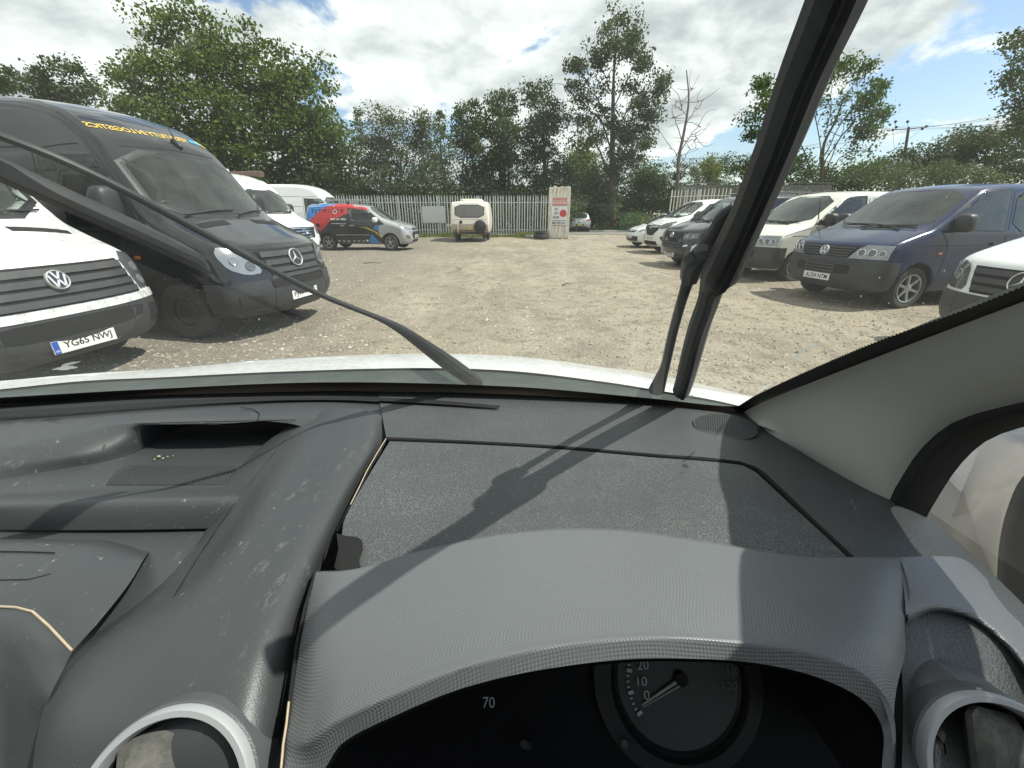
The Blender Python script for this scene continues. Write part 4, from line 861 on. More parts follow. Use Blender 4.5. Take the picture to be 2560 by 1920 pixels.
# ------------------------------------------------------------------ ground, road, gravel
def ground_material():
    m = bpy.data.materials.new('gravel_yard'); m.use_nodes = True; nt = m.node_tree; L = nt.links; b = nt.nodes['Principled BSDF']
    b.inputs['Roughness'].default_value = 0.95; b.inputs['Specular IOR Level'].default_value = 0.15
    tc = nt.nodes.new('ShaderNodeTexCoord')
    def noise(sc, det=6, rough=0.65, stretch=None):
        n = nt.nodes.new('ShaderNodeTexNoise'); n.inputs['Scale'].default_value = sc; n.inputs['Detail'].default_value = det; n.inputs['Roughness'].default_value = rough
        if stretch:
            mp = nt.nodes.new('ShaderNodeMapping'); mp.inputs['Scale'].default_value = stretch; mp.inputs['Rotation'].default_value = (0, 0, 0.12); L.new(tc.outputs['Object'], mp.inputs[0]); L.new(mp.outputs[0], n.inputs[0])
        else: L.new(tc.outputs['Object'], n.inputs[0])
        return n.outputs[0]
    def mr(v, a, c):
        q = nt.nodes.new('ShaderNodeMapRange'); L.new(v, q.inputs[0]); q.inputs[1].default_value = a; q.inputs[2].default_value = c; return q.outputs[0]
    def mix(f, a, c):
        q = nt.nodes.new('ShaderNodeMix'); q.data_type = 'RGBA'; L.new(f, q.inputs[0])
        for i, v in ((6, a), (7, c)):
            if isinstance(v, tuple): q.inputs[i].default_value = (*v, 1)
            else: L.new(v, q.inputs[i])
        return q.outputs[2]
    def mul_(a, c):
        q = nt.nodes.new('ShaderNodeMath'); q.operation = 'MULTIPLY'; L.new(a, q.inputs[0]); L.new(c, q.inputs[1]); return q.outputs[0]
    base = mix(mr(noise(0.22, 5), .40, .60), (.29, .247, .183), (.19, .162, .122))
    base = mix(mr(noise(1.3, 6, .7, (1.0, .22, 1)), .46, .66), base, (.35, .305, .235))       # wheel-worn pale streaks
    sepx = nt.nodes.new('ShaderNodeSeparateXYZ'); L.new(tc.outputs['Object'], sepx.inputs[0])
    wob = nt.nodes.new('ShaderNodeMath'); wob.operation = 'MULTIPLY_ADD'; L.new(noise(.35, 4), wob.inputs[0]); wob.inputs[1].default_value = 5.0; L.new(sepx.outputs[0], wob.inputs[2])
    # pale compacted lane running to the gateway, with two faint wheel ruts
    ln = nt.nodes.new('ShaderNodeMath'); ln.operation = 'MULTIPLY_ADD'; L.new(sepx.outputs[1], ln.inputs[0]); ln.inputs[1].default_value = -.13; L.new(wob.outputs[0], ln.inputs[2])
    ab = nt.nodes.new('ShaderNodeMath'); ab.operation = 'ADD'; L.new(ln.outputs[0], ab.inputs[0]); ab.inputs[1].default_value = -3.6
    a1 = nt.nodes.new('ShaderNodeMath'); a1.operation = 'ABSOLUTE'; L.new(ab.outputs[0], a1.inputs[0])
    base = mix(mul_(mr(a1.outputs[0], 2.8, .6), mr(noise(.8, 7, .7), .36, .58)), base, (.335, .292, .225))
    a2 = nt.nodes.new('ShaderNodeMath'); a2.operation = 'ADD'; L.new(a1.outputs[0], a2.inputs[0]); a2.inputs[1].default_value = -.85; a3 = nt.nodes.new('ShaderNodeMath'); a3.operation = 'ABSOLUTE'; L.new(a2.outputs[0], a3.inputs[0])
    rt_ = nt.nodes.new('ShaderNodeMath'); rt_.operation = 'MULTIPLY'; L.new(mr(a3.outputs[0], .34, .05), rt_.inputs[0]); L.new(mr(noise(.9, 6, .7), .35, .6), rt_.inputs[1])
    base = mix(rt_.outputs[0], base, (.215, .188, .145))
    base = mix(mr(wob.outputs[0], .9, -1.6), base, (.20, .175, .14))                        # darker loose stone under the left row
    base = mix(mr(noise(3.1, 8, .75), .50, .68), base, (.135, .117, .092))
    base = mix(mr(noise(38, 4, .7), .55, .72), base, (.43, .40, .345)); base = mix(mr(noise(26, 4, .7), .57, .70), base, (.135, .117, .093))
    L.new(base, b.inputs['Base Color'])
    bp = nt.nodes.new('ShaderNodeBump'); bp.inputs['Strength'].default_value = 0.7; bp.inputs['Distance'].default_value = 0.02
    v = nt.nodes.new('ShaderNodeTexVoronoi'); v.inputs['Scale'].default_value = 24; L.new(tc.outputs['Object'], v.inputs[0])
    ad = nt.nodes.new('ShaderNodeMath'); ad.operation = 'MULTIPLY_ADD'; L.new(noise(14, 8, .75), ad.inputs[0]); ad.inputs[1].default_value = 1.6; L.new(v.outputs[0], ad.inputs[2])
    L.new(ad.outputs[0], bp.inputs['Height']); L.new(bp.outputs[0], b.inputs['Normal'])
    return m
def height(x, y):
    fade = np.clip((y - 2.5) / 3, 0, 1) * np.clip((32 - y) / 4, 0, 1)
    return fade * (-.02 * np.exp(-((np.abs(x + .8 - .13 * y) - .85) / .22) ** 2) + 0.022 * np.sin(x * 0.9 + 0.6 * np.sin(y * .35)) * np.cos(y * 0.55 + .4 * x) + 0.012 * np.sin(x * 2.7 + y * .3))
gx = np.concatenate([np.linspace(-400, -14, 12), np.linspace(-13, 14, 110), np.linspace(15, 400, 12)])
gy = np.concatenate([np.linspace(-60, -2, 5), np.linspace(-1, 34, 130), np.linspace(36, 700, 14)])
GX, GY = np.meshgrid(gx, gy); ii = np.arange(GX.size).reshape(GX.shape)
GF = np.stack([ii[:-1, :-1], ii[:-1, 1:], ii[1:, 1:], ii[1:, :-1]], -1).reshape(-1, 4)
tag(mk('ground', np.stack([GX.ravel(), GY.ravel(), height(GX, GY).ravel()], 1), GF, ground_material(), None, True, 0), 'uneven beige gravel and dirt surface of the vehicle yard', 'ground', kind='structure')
rd = MB().box((0, 33.9, .012), (160, 4.6, .024)); tag(rd.build('road', pm('worn_asphalt', (.17, .165, .15), .9, var=.25, vscale=3, dirt=.5, dcol=(.30, .26, .20), bump=.3, bscale=60), smooth=False), 'grey asphalt lane running across beyond the yard gateway', 'road', kind='structure')
kb = MB().box((0, 36.35, .06), (160, .22, .12), bev=.02); tag(kb.build('kerb', pm('kerb_stone', (.40, .38, .33), .9, var=.2, dirt=.3)), 'pale kerb along the far side of the lane', 'kerb', kind='structure')

def island_mat(name, cols, rough=.9, trans=0.0, nscale=0.5, spec=.2, rnd=.42):
    """colour varies from piece to piece (random per mesh island) and slowly through the volume"""
    m = bpy.data.materials.new(name); m.use_nodes = True; nt = m.node_tree; L = nt.links; b = nt.nodes['Principled BSDF']; out = nt.nodes['Material Output']
    b.inputs['Roughness'].default_value = rough; b.inputs['Specular IOR Level'].default_value = spec
    g = nt.nodes.new('ShaderNodeNewGeometry'); cr = nt.nodes.new('ShaderNodeValToRGB'); el = cr.color_ramp.elements
    while len(el) < len(cols): el.new(0.5)
    for i, c in enumerate(cols): el[i].position = i / (len(cols) - 1); el[i].color = (*c, 1)
    tc = nt.nodes.new('ShaderNodeTexCoord'); n = nt.nodes.new('ShaderNodeTexNoise'); n.inputs['Scale'].default_value = nscale; n.inputs['Detail'].default_value = 3; L.new(tc.outputs['Object'], n.inputs[0])
    a = nt.nodes.new('ShaderNodeMath'); a.operation = 'MULTIPLY_ADD'; L.new(g.outputs['Random Per Island'], a.inputs[0]); a.inputs[1].default_value = rnd
    s = nt.nodes.new('ShaderNodeMath'); s.operation = 'MULTIPLY_ADD'; L.new(n.outputs[0], s.inputs[0]); s.inputs[1].default_value = 1.2; s.inputs[2].default_value = -.31; L.new(s.outputs[0], a.inputs[2])
    L.new(a.outputs[0], cr.inputs[0]); L.new(cr.outputs[0], b.inputs['Base Color'])
    if trans:
        t = nt.nodes.new('ShaderNodeBsdfTranslucent'); hs = nt.nodes.new('ShaderNodeHueSaturation'); hs.inputs['Value'].default_value = 1.5; hs.inputs['Saturation'].default_value = 1.1
        L.new(cr.outputs[0], hs.inputs['Color']); L.new(hs.outputs[0], t.inputs[0])
        mx = nt.nodes.new('ShaderNodeMixShader'); mx.inputs[0].default_value = trans; L.new(b.outputs[0], mx.inputs[1]); L.new(t.outputs[0], mx.inputs[2]); L.new(mx.outputs[0], out.inputs[0])
    return m
def stones(n, name, ylo, yhi, slo, shi, label, xf=lambda y: 1.0):
    y = ylo + (yhi - ylo) * rng.random(n) ** 1.5; x = (rng.random(n) - .5) * 2 * (2.5 + y * .85) - 0.3
    s = slo + (shi - slo) * rng.random(n) ** 3.0
    base = np.array([(1, 0, 0), (-1, 0, 0), (0, 1, 0), (0, -1, 0), (0, 0, 1), (0, 0, -1)], float)
    f = np.array([(0, 2, 4), (2, 1, 4), (1, 3, 4), (3, 0, 4), (2, 0, 5), (1, 2, 5), (3, 1, 5), (0, 3, 5)])
    V = base[None] * (0.6 + .8 * rng.random((n, 6, 1))) + (rng.random((n, 6, 3)) - .5) * .7
    V *= s[:, None, None] * np.array([1, 1, .62]); q = rng.random(n) * 6.28; c, si = np.cos(q), np.sin(q)
    X = V[..., 0] * c[:, None] - V[..., 1] * si[:, None]; Y = V[..., 0] * si[:, None] + V[..., 1] * c[:, None]
    P = np.stack([X + x[:, None], Y + y[:, None], V[..., 2] + (height(x, y) + s * .12)[:, None]], -1)
    F = (f[None] + 6 * np.arange(n)[:, None, None]).reshape(-1, 3)
    o = mk(name, P.reshape(-1, 3), F, M_STONE, None, False); tag(o, label, 'gravel', kind='stuff'); return o
M_STONE = island_mat('loose_stone', [(.16, .14, .11), (.28, .245, .195), (.36, .325, .265), (.26, .23, .18), (.60, .57, .51)], nscale=.25, rnd=.6)
stones(46000, 'gravel', 3.2, 29, .005, .030, 'loose pale stones scattered over the yard surface')
tw = MB()
for x, y, q, l in ((-4.35, 13.4, .1, .55), (1.2, 9.3, .7, .25), (-1.5, 12, 2.0, .3)):
    c, s = math.cos(q), math.sin(q); tw.tube([(x - c * l / 2, y - s * l / 2, .03), (x, y + .03, .05), (x + c * l / 2, y + s * l / 2, .035)], [.018, .014, .008], 6)
    o = tw.build('stick', pm('dry_wood', (.12, .09, .06), .9, var=.3)); tag(o, ['bent dark stick lying in front of the striped van', 'short stick lying on the bare middle of the yard', 'thin stick lying left of the yard centre'][[-4.35, 1.2, -1.5].index(x)], 'stick', 'sticks lying on the yard'); tw = MB()

# ------------------------------------------------------------------ vegetation
LEAF_OAK = island_mat('oak_leaves', [(.036, .062, .012), (.070, .108, .022), (.110, .152, .033), (.165, .205, .050)], .55, .30, .35)
LEAF_DARK = island_mat('dark_leaves', [(.016, .031, .010), (.034, .058, .017), (.064, .092, .028), (.105, .132, .042)], .55, .25, .4)
LEAF_WILLOW = island_mat('willow_leaves', [(.030, .042, .016), (.060, .078, .030), (.098, .118, .050), (.145, .16, .078)], .6, .28, .5)
LEAF_MID = island_mat('mixed_leaves', [(.020, .042, .010), (.045, .082, .020), (.080, .122, .032), (.125, .16, .052)], .6, .3, .4)
LEAF_YEL = island_mat('yellow_green_leaves', [(.050, .070, .014), (.10, .13, .028), (.16, .185, .045), (.22, .23, .075)], .6, .3, .6)
M_BARK = pm('tree_bark', (.075, .062, .048), .95, var=.4, vscale=3, bump=.5, bscale=18)
M_DEADW = pm('dead_wood', (.17, .145, .125), .95, var=.35, vscale=3)
def leaf_quads(C, size, up=0.35):
    n = len(C); d = rng.normal(size=(n, 3)); d[:, 2] += up * 2 * np.sign(rng.random(n) - .2); d /= np.linalg.norm(d, axis=1, keepdims=True)
    a = np.cross(d, rng.normal(size=(n, 3))); a /= np.linalg.norm(a, axis=1, keepdims=True) + 1e-9; b = np.cross(d, a)
    s = size * (.55 + .9 * rng.random(n))[:, None]; a *= s * .5; b *= s * .34
    fold = d * s * .10
    P = np.stack([C - a, C - b * 1.0 + fold, C + a, C + b + fold], 1)
    return P.reshape(-1, 3), (np.arange(n * 4).reshape(-1, 4))
def px_ellipse(cx, cy, rx, ry, Y):
    c = np.array(at_y(cx, cy, Y)); l = np.array(at_y(cx + rx, cy, Y)); t = np.array(at_y(cx, cy - ry, Y))
    return c, abs(l[0] - c[0]), abs(t[2] - c[2])
def crown_points(ells, Y, dens, sig, per, depth=.8, hole=.5, yj=.6):
    out = []
    for e in ells:
        cx, cy, rx, ry = e[:4]; dd = e[4] if len(e) > 4 else 1.0
        c, a, b = px_ellipse(cx, cy, rx, ry, Y + rng.normal() * yj); n = max(4, int(dens * dd * a * b * 3.1))
        d = rng.normal(size=(n, 3)); d /= np.linalg.norm(d, axis=1, keepdims=True); r = hole + (1 - hole) * rng.random(n) ** .6
        r *= 0.84 + .28 * rng.random(n)
        K = c + d * r[:, None] * np.array([a, max(a, b) * depth, b])
        k = rng.integers(int(per * .5), int(per * 1.5) + 1, n); R = np.repeat(K, k, 0); sg = np.repeat(sig * (.6 + .8 * rng.random(n)), k)
        out.append(R + np.clip(rng.normal(size=R.shape), -1.5, 1.5) * sg[:, None] * np.array([1, 1, .62]))
    P = np.vstack(out); return P[P[:, 2] > 0.05]
def limb(m, a, b, r0, r1, bend=.12, n=6, sides=6):
    a, b = Vector(a), Vector(b); L = (b - a).length; k = Vector(rng.normal(size=3)) * L * bend; pts = []; 
    for i in range(n + 1):
        t = i / n; pts.append(a.lerp(b, t) + k * math.sin(math.pi * t) * .6 + Vector(rng.normal(size=3)) * L * .012)
    m.tube(pts, list(np.linspace(r0, r1, n + 1)), sides); return pts
LEAFK, SIZEK = 3.0, .68
def tree(name, label, ells, Y, trunk_px, mat, dens=3.2, sig=.42, per=26, size=.30, tr=.35, group='trees behind the fence', cat='tree', limbs=7, top=None, hole=.45, bark=None, depth=.8):
    P = crown_points(ells, Y, dens, sig, per * LEAFK, depth, hole); size = size * SIZEK; base = at_y(trunk_px, 560, Y); base.z = 0
    root = empty(name, base); tag(root, label, cat, group)
    V, F = leaf_quads(P, size); V = V - np.array(base)
    mk('crown', V, F, mat, root, False)
    m = MB(); cs = [px_ellipse(*e[:4], Y)[0] for e in ells]; tp = max(c[2] for c in cs) * .8; topc = Vector((np.mean([c[0] for c in cs]), Y, tp)) - base
    tp_ = limb(m, (0, 0, -.1), topc, tr, tr * .25, .03, 8, 8)
    for k in range(limbs):
        c = Vector(cs[k % len(cs)]) - base; s = tp_[2 + k % 4]; limb(m, s, s.lerp(c, .85), tr * .38, .03)
    m.build('trunk', bark or M_BARK, root); return root
tree('oak_tree', 'big broad oak with bright green leaves rising behind the black van',
     [(470, 90, 120, 85), (590, 170, 160, 110), (420, 190, 110, 80), (720, 230, 110, 110), (340, 190, 70, 45), (520, 300, 210, 100), (740, 340, 120, 110), (330, 260, 60, 50), (600, 400, 250, 95), (430, 380, 130, 80), (820, 360, 65, 90), (840, 440, 60, 70)],
     37, 560, LEAF_OAK, dens=1.9, sig=.55, per=30, size=.36, tr=.55, limbs=12, depth=.55, hole=.25)
tree('bushy_tree', 'rounded dark green tree at the far left behind the black van roof', [(150, 205, 75, 55), (200, 240, 55, 40), (110, 245, 60, 45)], 48, 150, LEAF_DARK, dens=2.0, sig=.5, per=26, size=.40, tr=.3)
tree('bushy_tree', 'low dark green tree cut by the left picture edge', [(10, 200, 50, 32), (-60, 215, 60, 50)], 50, -10, LEAF_DARK, dens=2.0, sig=.5, per=26, size=.40, tr=.3)
tree('willow_tree', 'grey-green fine-leaved willow thicket left of the caravan', [(1000, 370, 105, 90), (930, 400, 70, 90), (1075, 390, 65, 90), (1010, 450, 125, 80), (960, 300, 40, 40), (1050, 300, 40, 40)], 34.5, 1000, LEAF_WILLOW, dens=3.6, sig=.40, per=32, size=.19, tr=.14, limbs=12, hole=.3)
for (cx, ty, w, h, lab) in ((898, 272, 20, 60, 'thin conifer tip poking up between the oak and the willow'), (1102, 272, 20, 60, 'thin conifer tip poking up right of the willow')):
    tree('conifer_tree', lab, [(cx, ty + 12, w * .25, 14), (cx, ty + 38, w * .6, 18), (cx, ty + 80, w, 34), (cx, ty + 150, w * 1.5, 50)], 40, cx, LEAF_MID, dens=5, sig=.18, per=18, size=.22, tr=.12, limbs=3, group='conifers behind the fence')
tree('alder_tree', 'dark slender tree with rounded top just right of the willow', [(1178, 290, 42, 38), (1165, 340, 45, 45), (1190, 400, 50, 60), (1175, 480, 60, 60)], 37, 1180, LEAF_DARK, dens=4.4, sig=.40, per=28, size=.26, tr=.2)
tree('alder_tree', 'dark leafy tree directly above the caravan', [(1255, 255, 42, 35), (1240, 310, 50, 50), (1275, 360, 50, 60), (1250, 430, 65, 65), (1250, 500, 65, 50)], 38, 1255, LEAF_DARK, dens=4.4, sig=.42, per=28, size=.27, tr=.22)
tree('alder_tree', 'tall dark ivy-clad tree just left of the sign panel', [(1350, 235, 40, 35), (1365, 290, 48, 50), (1345, 350, 48, 55), (1360, 420, 55, 60), (1360, 500, 60, 55)], 38.5, 1358, LEAF_DARK, dens=4.4, sig=.42, per=28, size=.27, tr=.25)
for (cx, ty, lab) in ((1452, 335, 'small dark conifer in the gap left of the tall sparse tree'), (1475, 320, 'second small conifer leaning against the tall sparse tree')):
    tree('conifer_tree', lab, [(cx, ty + 10, 5, 18), (cx, ty + 42, 10, 24), (cx, ty + 85, 14, 30)], 52, cx, LEAF_DARK, dens=7, sig=.2, per=14, size=.28, tr=.12, limbs=2, group='conifers behind the fence')
# the tall sparse tree: limbs drawn first, leaves in tufts on their ends
def open_tree(name, label, Y, trunk, tufts, limbs, mat, tr, size, per=46, sig=.42, ivy=None, bark=None, group='trees behind the fence'):
    base = at_y(trunk[0][0], 560, Y); base.z = 0; root = empty(name, base); tag(root, label, 'tree', group)
    T = [at_y(x, y, Y) - base for x, y in trunk]; T[0].z = -.1; m = MB(); n = len(T); rad = list(np.linspace(tr, .05, n)); TT = catmull(T, n * 4); m.tube(TT, list(np.linspace(tr, .04, n * 4)), 8)
    ends = []
    for (i, pts) in limbs:
        q = [Vector(TT[int(i * (n * 4 - 1))])] + [at_y(x, y, Y + rng.normal() * 1.3) - base for x, y in pts]
        C = catmull(q, 10) + rng.normal(size=(10, 3)) * .05; r0 = tr * .34 * (1.1 - i); m.tube(C, list(np.linspace(r0, .018, 10)), 6); ends.append(C)
        for k in range(5):
            s = Vector(C[rng.integers(3, 9)]); e = s + Vector((rng.normal() * .9, rng.normal() * .8, .35 + rng.normal() * .6)); limb(m, s, e, .03, .01, .2, 4, 5); ends.append(np.array([e]))
    m.build('trunk', bark or M_BARK, root)
    if tufts is not None:
        P = [crown_points([t], Y, 2.7, sig, per * 2.4, .8, .2, 1.0) for t in tufts] + [np.repeat(e[-3:], 36, 0) + np.array(base) + np.clip(rng.normal(size=(min(3, len(e)) * 36, 3)), -1.5, 1.5) * .30 for e in ends]; size = size * .72
        if ivy: P.append(crown_points(ivy, Y, 7, .25, 26, 1.0, .6, .0))
        V, F = leaf_quads(np.vstack(P), size); mk('crown', V - np.array(base), F, mat, root, False)
    return root
open_tree('poplar_tree', 'tall sparse tree with ivy-wrapped trunk right of the sign panel', 38, [(1533, 590), (1530, 420), (1532, 300), (1535, 180), (1545, 60)],
    [(1548, 60, 32, 26), (1575, 90, 22, 22), (1525, 100, 22, 26), (1490, 160, 26, 18, .6), (1450, 165, 22, 14, .7), (1590, 130, 26, 20, .7), (1605, 160, 20, 16, .7), (1440, 215, 22, 16, .8), (1465, 255, 28, 18, .5), (1580, 230, 30, 22, .6), (1600, 265, 40, 32), (1655, 195, 14, 40, 1.2), (1510, 130, 20, 18, .8), (1545, 120, 30, 26, .8), (1620, 300, 30, 40, .8), (1460, 300, 34, 26, .6), (1510, 290, 26, 26, .6), (1645, 240, 14, 24), (1560, 330, 55, 40), (1600, 350, 45, 40), (1500, 220, 22, 20, .4), (1480, 340, 25, 20, .4), (1570, 400, 50, 50)],
    [(.30, [(1490, 360), (1440, 300), (1425, 285)]), (.35, [(1590, 330), (1640, 270), (1655, 200)]), (.45, [(1500, 300), (1450, 260), (1425, 220)]), (.5, [(1580, 260), (1625, 225), (1650, 230)]), (.55, [(1490, 240), (1455, 190), (1445, 160)]), (.65, [(1570, 190), (1600, 160), (1612, 150)]), (.7, [(1500, 160), (1480, 130)]), (.8, [(1565, 120), (1580, 85)]), (.9, [(1525, 90), (1520, 70)]), (.25, [(1470, 400), (1420, 350)])],
    LEAF_DARK, .33, .26, ivy=[(1532, 480, 26, 90), (1531, 400, 20, 50), (1534, 560, 30, 40)])
open_tree('dead_tree', 'bare dead tree trunk with broken grey branches', 40, [(1692, 560), (1697, 400), (1712, 320), (1722, 250), (1716, 175)], None,
    [(.45, [(1725, 375), (1745, 372)]), (.55, [(1740, 320), (1752, 318)]), (.62, [(1690, 300), (1680, 295)]), (.70, [(1740, 265), (1760, 248)]), (.78, [(1698, 258), (1684, 252)]), (.35, [(1690, 380), (1672, 372)]), (.88, [(1726, 225), (1732, 222)]), (.6, [(1740, 345), (1738, 330)])], None, .24, .2, bark=M_DEADW)
tree('ivy_column', 'ivy mound on the foot of the bare dead tree', [(1692, 470, 16, 70), (1690, 520, 26, 40)], 40, 1694, LEAF_DARK, dens=7, sig=.25, per=22, size=.22, tr=.1, limbs=1, cat='ivy', group=None)
open_tree('ash_tree', 'open-branched tree standing right of the driver wiper', 36, [(2052, 560), (2055, 430), (2060, 360), (2090, 300), (2110, 240)],
    [(2090, 165, 45, 28, .8), (2150, 175, 40, 26, .7), (2190, 215, 34, 24, .8), (2140, 250, 45, 26, .5), (2060, 200, 40, 30, .7), (2020, 250, 34, 30, .6), (2200, 290, 26, 18, .7), (1910, 220, 34, 30, .9), (1900, 280, 32, 38, .9), (1940, 320, 45, 40, .8), (1890, 340, 28, 30), (2160, 330, 22, 16, .5), (2010, 400, 40, 30, .6)],
    [(.35, [(1990, 340), (1930, 280), (1905, 230)]), (.4, [(2110, 330), (2170, 320), (2205, 330)]), (.5, [(2040, 280), (2010, 230), (2000, 180)]), (.6, [(2130, 270), (2180, 225), (2215, 215)]), (.7, [(2080, 230), (2080, 160)]), (.8, [(2140, 200), (2165, 160)]), (.3, [(2100, 395), (2160, 370), (2180, 380)]), (.55, [(2150, 285), (2215, 290)])],
    LEAF_MID, .22, .27, per=52)
open_tree('pine_tree', 'dark feathery tree cut by the right picture edge', 30, [(2640, 560), (2635, 300), (2625, 60)],
    [(2555, 100, 30, 14), (2545, 190, 34, 18), (2570, 150, 30, 20), (2560, 260, 28, 26), (2555, 310, 30, 30), (2600, 220, 50, 60), (2540, 350, 26, 22), (2600, 340, 60, 60)], [(.5, [(2580, 270), (2525, 200)]), (.7, [(2590, 160), (2540, 95)]), (.45, [(2590, 310), (2540, 300)])], LEAF_DARK, .3, .24)
HB = 'trees of the hedge line on the right'
for i, (e, Y, t, mat, lab) in enumerate([
    ([(1760, 425, 55, 28), (1830, 420, 55, 28)], 66, 1790, LEAF_DARK, 'low dark distant tree line right of the dead tree'),
    ([(1900, 430, 70, 45), (1960, 440, 60, 45), (1880, 400, 30, 26)], 44, 1920, LEAF_DARK, 'dark hedge tree behind the driver wiper'),
    ([(2110, 440, 90, 45), (2040, 450, 60, 40), (2180, 430, 60, 40)], 42, 2110, LEAF_MID, 'mid green shrub mass under the open-branched tree'),
    ([(2290, 400, 60, 35), (2240, 420, 50, 40)], 46, 2270, LEAF_DARK, 'dark rounded tree at the foot of the power pole'),
    ([(2370, 380, 60, 50), (2420, 350, 50, 45), (2340, 420, 60, 50)], 44, 2380, LEAF_DARK, 'broad dark tree behind the roof of the dark blue van'),
    ([(2500, 350, 60, 40), (2470, 400, 70, 60), (2560, 400, 70, 70)], 42, 2500, LEAF_DARK, 'dark dense tree behind the dark blue van near the right edge'),
    ([(2300, 445, 120, 40), (2200, 455, 80, 35), (2420, 445, 90, 40)], 38, 2300, LEAF_WILLOW, 'pale green low shrubs directly behind the dark blue van'),
    ([(1800, 470, 60, 30), (1740, 480, 40, 30)], 50, 1790, LEAF_MID, 'mid green shrubs behind the slatted hoarding')]):
    tree('hedge_tree', lab, e, Y, t, mat, dens=2.5, sig=.5, per=26, size=.30, tr=.16, limbs=4, group=HB, hole=.2)
UG = 'undergrowth along the back of the yard'
for i, (e, Y, t, mat, lab) in enumerate([
    ([(700, 470, 110, 50), (820, 470, 100, 60), (560, 460, 110, 50)], 36, 720, LEAF_DARK, 'dark undergrowth behind the long white van'),
    ([(930, 500, 90, 55), (1030, 510, 90, 55)], 33.5, 980, LEAF_DARK, 'dark undergrowth behind the fence left of the caravan'),
    ([(1130, 500, 80, 55), (1220, 510, 70, 60), (1300, 510, 70, 55), (1400, 500, 70, 60)], 36.5, 1260, LEAF_DARK, 'deep shaded undergrowth behind the fence and caravan'),
    ([(1480, 470, 70, 60), (1470, 530, 80, 50), (1560, 540, 60, 45), (1420, 430, 50, 50)], 41.5, 1480, LEAF_DARK, 'shaded bushes above the silver hatchback'),
    ([(1620, 450, 60, 60), (1660, 500, 60, 60), (1590, 500, 50, 60)], 42.5, 1630, LEAF_MID, 'leafy bushes between the sparse tree and the dead tree'),
    ([(560, 540, 200, 40), (800, 535, 160, 45)], 34, 700, LEAF_DARK, 'low dark shrubs behind the white panel van'),
    ([(960, 545, 110, 38), (1100, 548, 90, 36)], 32.5, 1010, LEAF_DARK, 'low dark bramble behind the fence between the board and the striped van'),
    ([(1240, 545, 90, 40), (1360, 540, 80, 44)], 33.2, 1290, LEAF_DARK, 'low dark bramble behind the fence right of the caravan'),
    ([(1440, 500, 70, 60), (1530, 520, 80, 50)], 43, 1500, LEAF_DARK, 'dark bank of bushes behind the lane opening'),
    ([(1460, 400, 40, 50), (1490, 440, 40, 40)], 44, 1470, LEAF_YEL, 'yellow-green sunlit bush left of the ivy-wrapped trunk'),
    ([(1600, 553, 42, 22), (1570, 560, 30, 16)], 37.5, 1595, LEAF_YEL, 'low pale green bush on the verge beyond the lane'),
    ([(1780, 400, 18, 14), (1770, 430, 30, 26)], 48, 1775, LEAF_YEL, 'small yellowish sapling in front of the distant tree line')]):
    tree('bush', lab, e, Y, t, mat, dens=4.6, sig=.42, per=26, size=.27, tr=.07, limbs=4, cat='bush', group=UG, hole=.15)
# weeds along the fence foot
n = 5200; x = -9.5 + 12.5 * rng.random(n); y = 28.0 + 1.5 * rng.random(n); h = (.06 + .34 * rng.random(n) ** 2) * (.55 + .45 * np.sin(x * 1.9) * np.sin(x * .7 + 1)); h = np.abs(h) + .04
q = rng.random(n) * 6.28; dx, dy = np.cos(q) * .05, np.sin(q) * .05; lx, ly = rng.normal(size=n) * .09, rng.normal(size=n) * .09
P = np.stack([np.stack([x - dx, y - dy, 0 * x], 1), np.stack([x + dx, y + dy, 0 * x], 1), np.stack([x + lx, y + ly, h], 1)], 1).reshape(-1, 3)
tag(mk('weeds', P, np.arange(3 * n).reshape(-1, 3), LEAF_YEL, None, False), 'strip of green weeds and grass along the foot of the steel fence', 'grass', kind='stuff')
n = 9000; x = -60 + 130 * rng.random(n); y = 36.5 + 3.2 * rng.random(n); h = .12 + .45 * rng.random(n); lx, ly = rng.normal(size=n) * .12, rng.normal(size=n) * .12; dx = .06
P = np.stack([np.stack([x - dx, y, 0 * x], 1), np.stack([x + dx, y, 0 * x], 1), np.stack([x + lx, y + ly, h], 1)], 1).reshape(-1, 3)
tag(mk('verge_grass', P, np.arange(3 * n).reshape(-1, 3), LEAF_MID, None, False), 'rough grass verge beyond the lane', 'grass', kind='stuff')

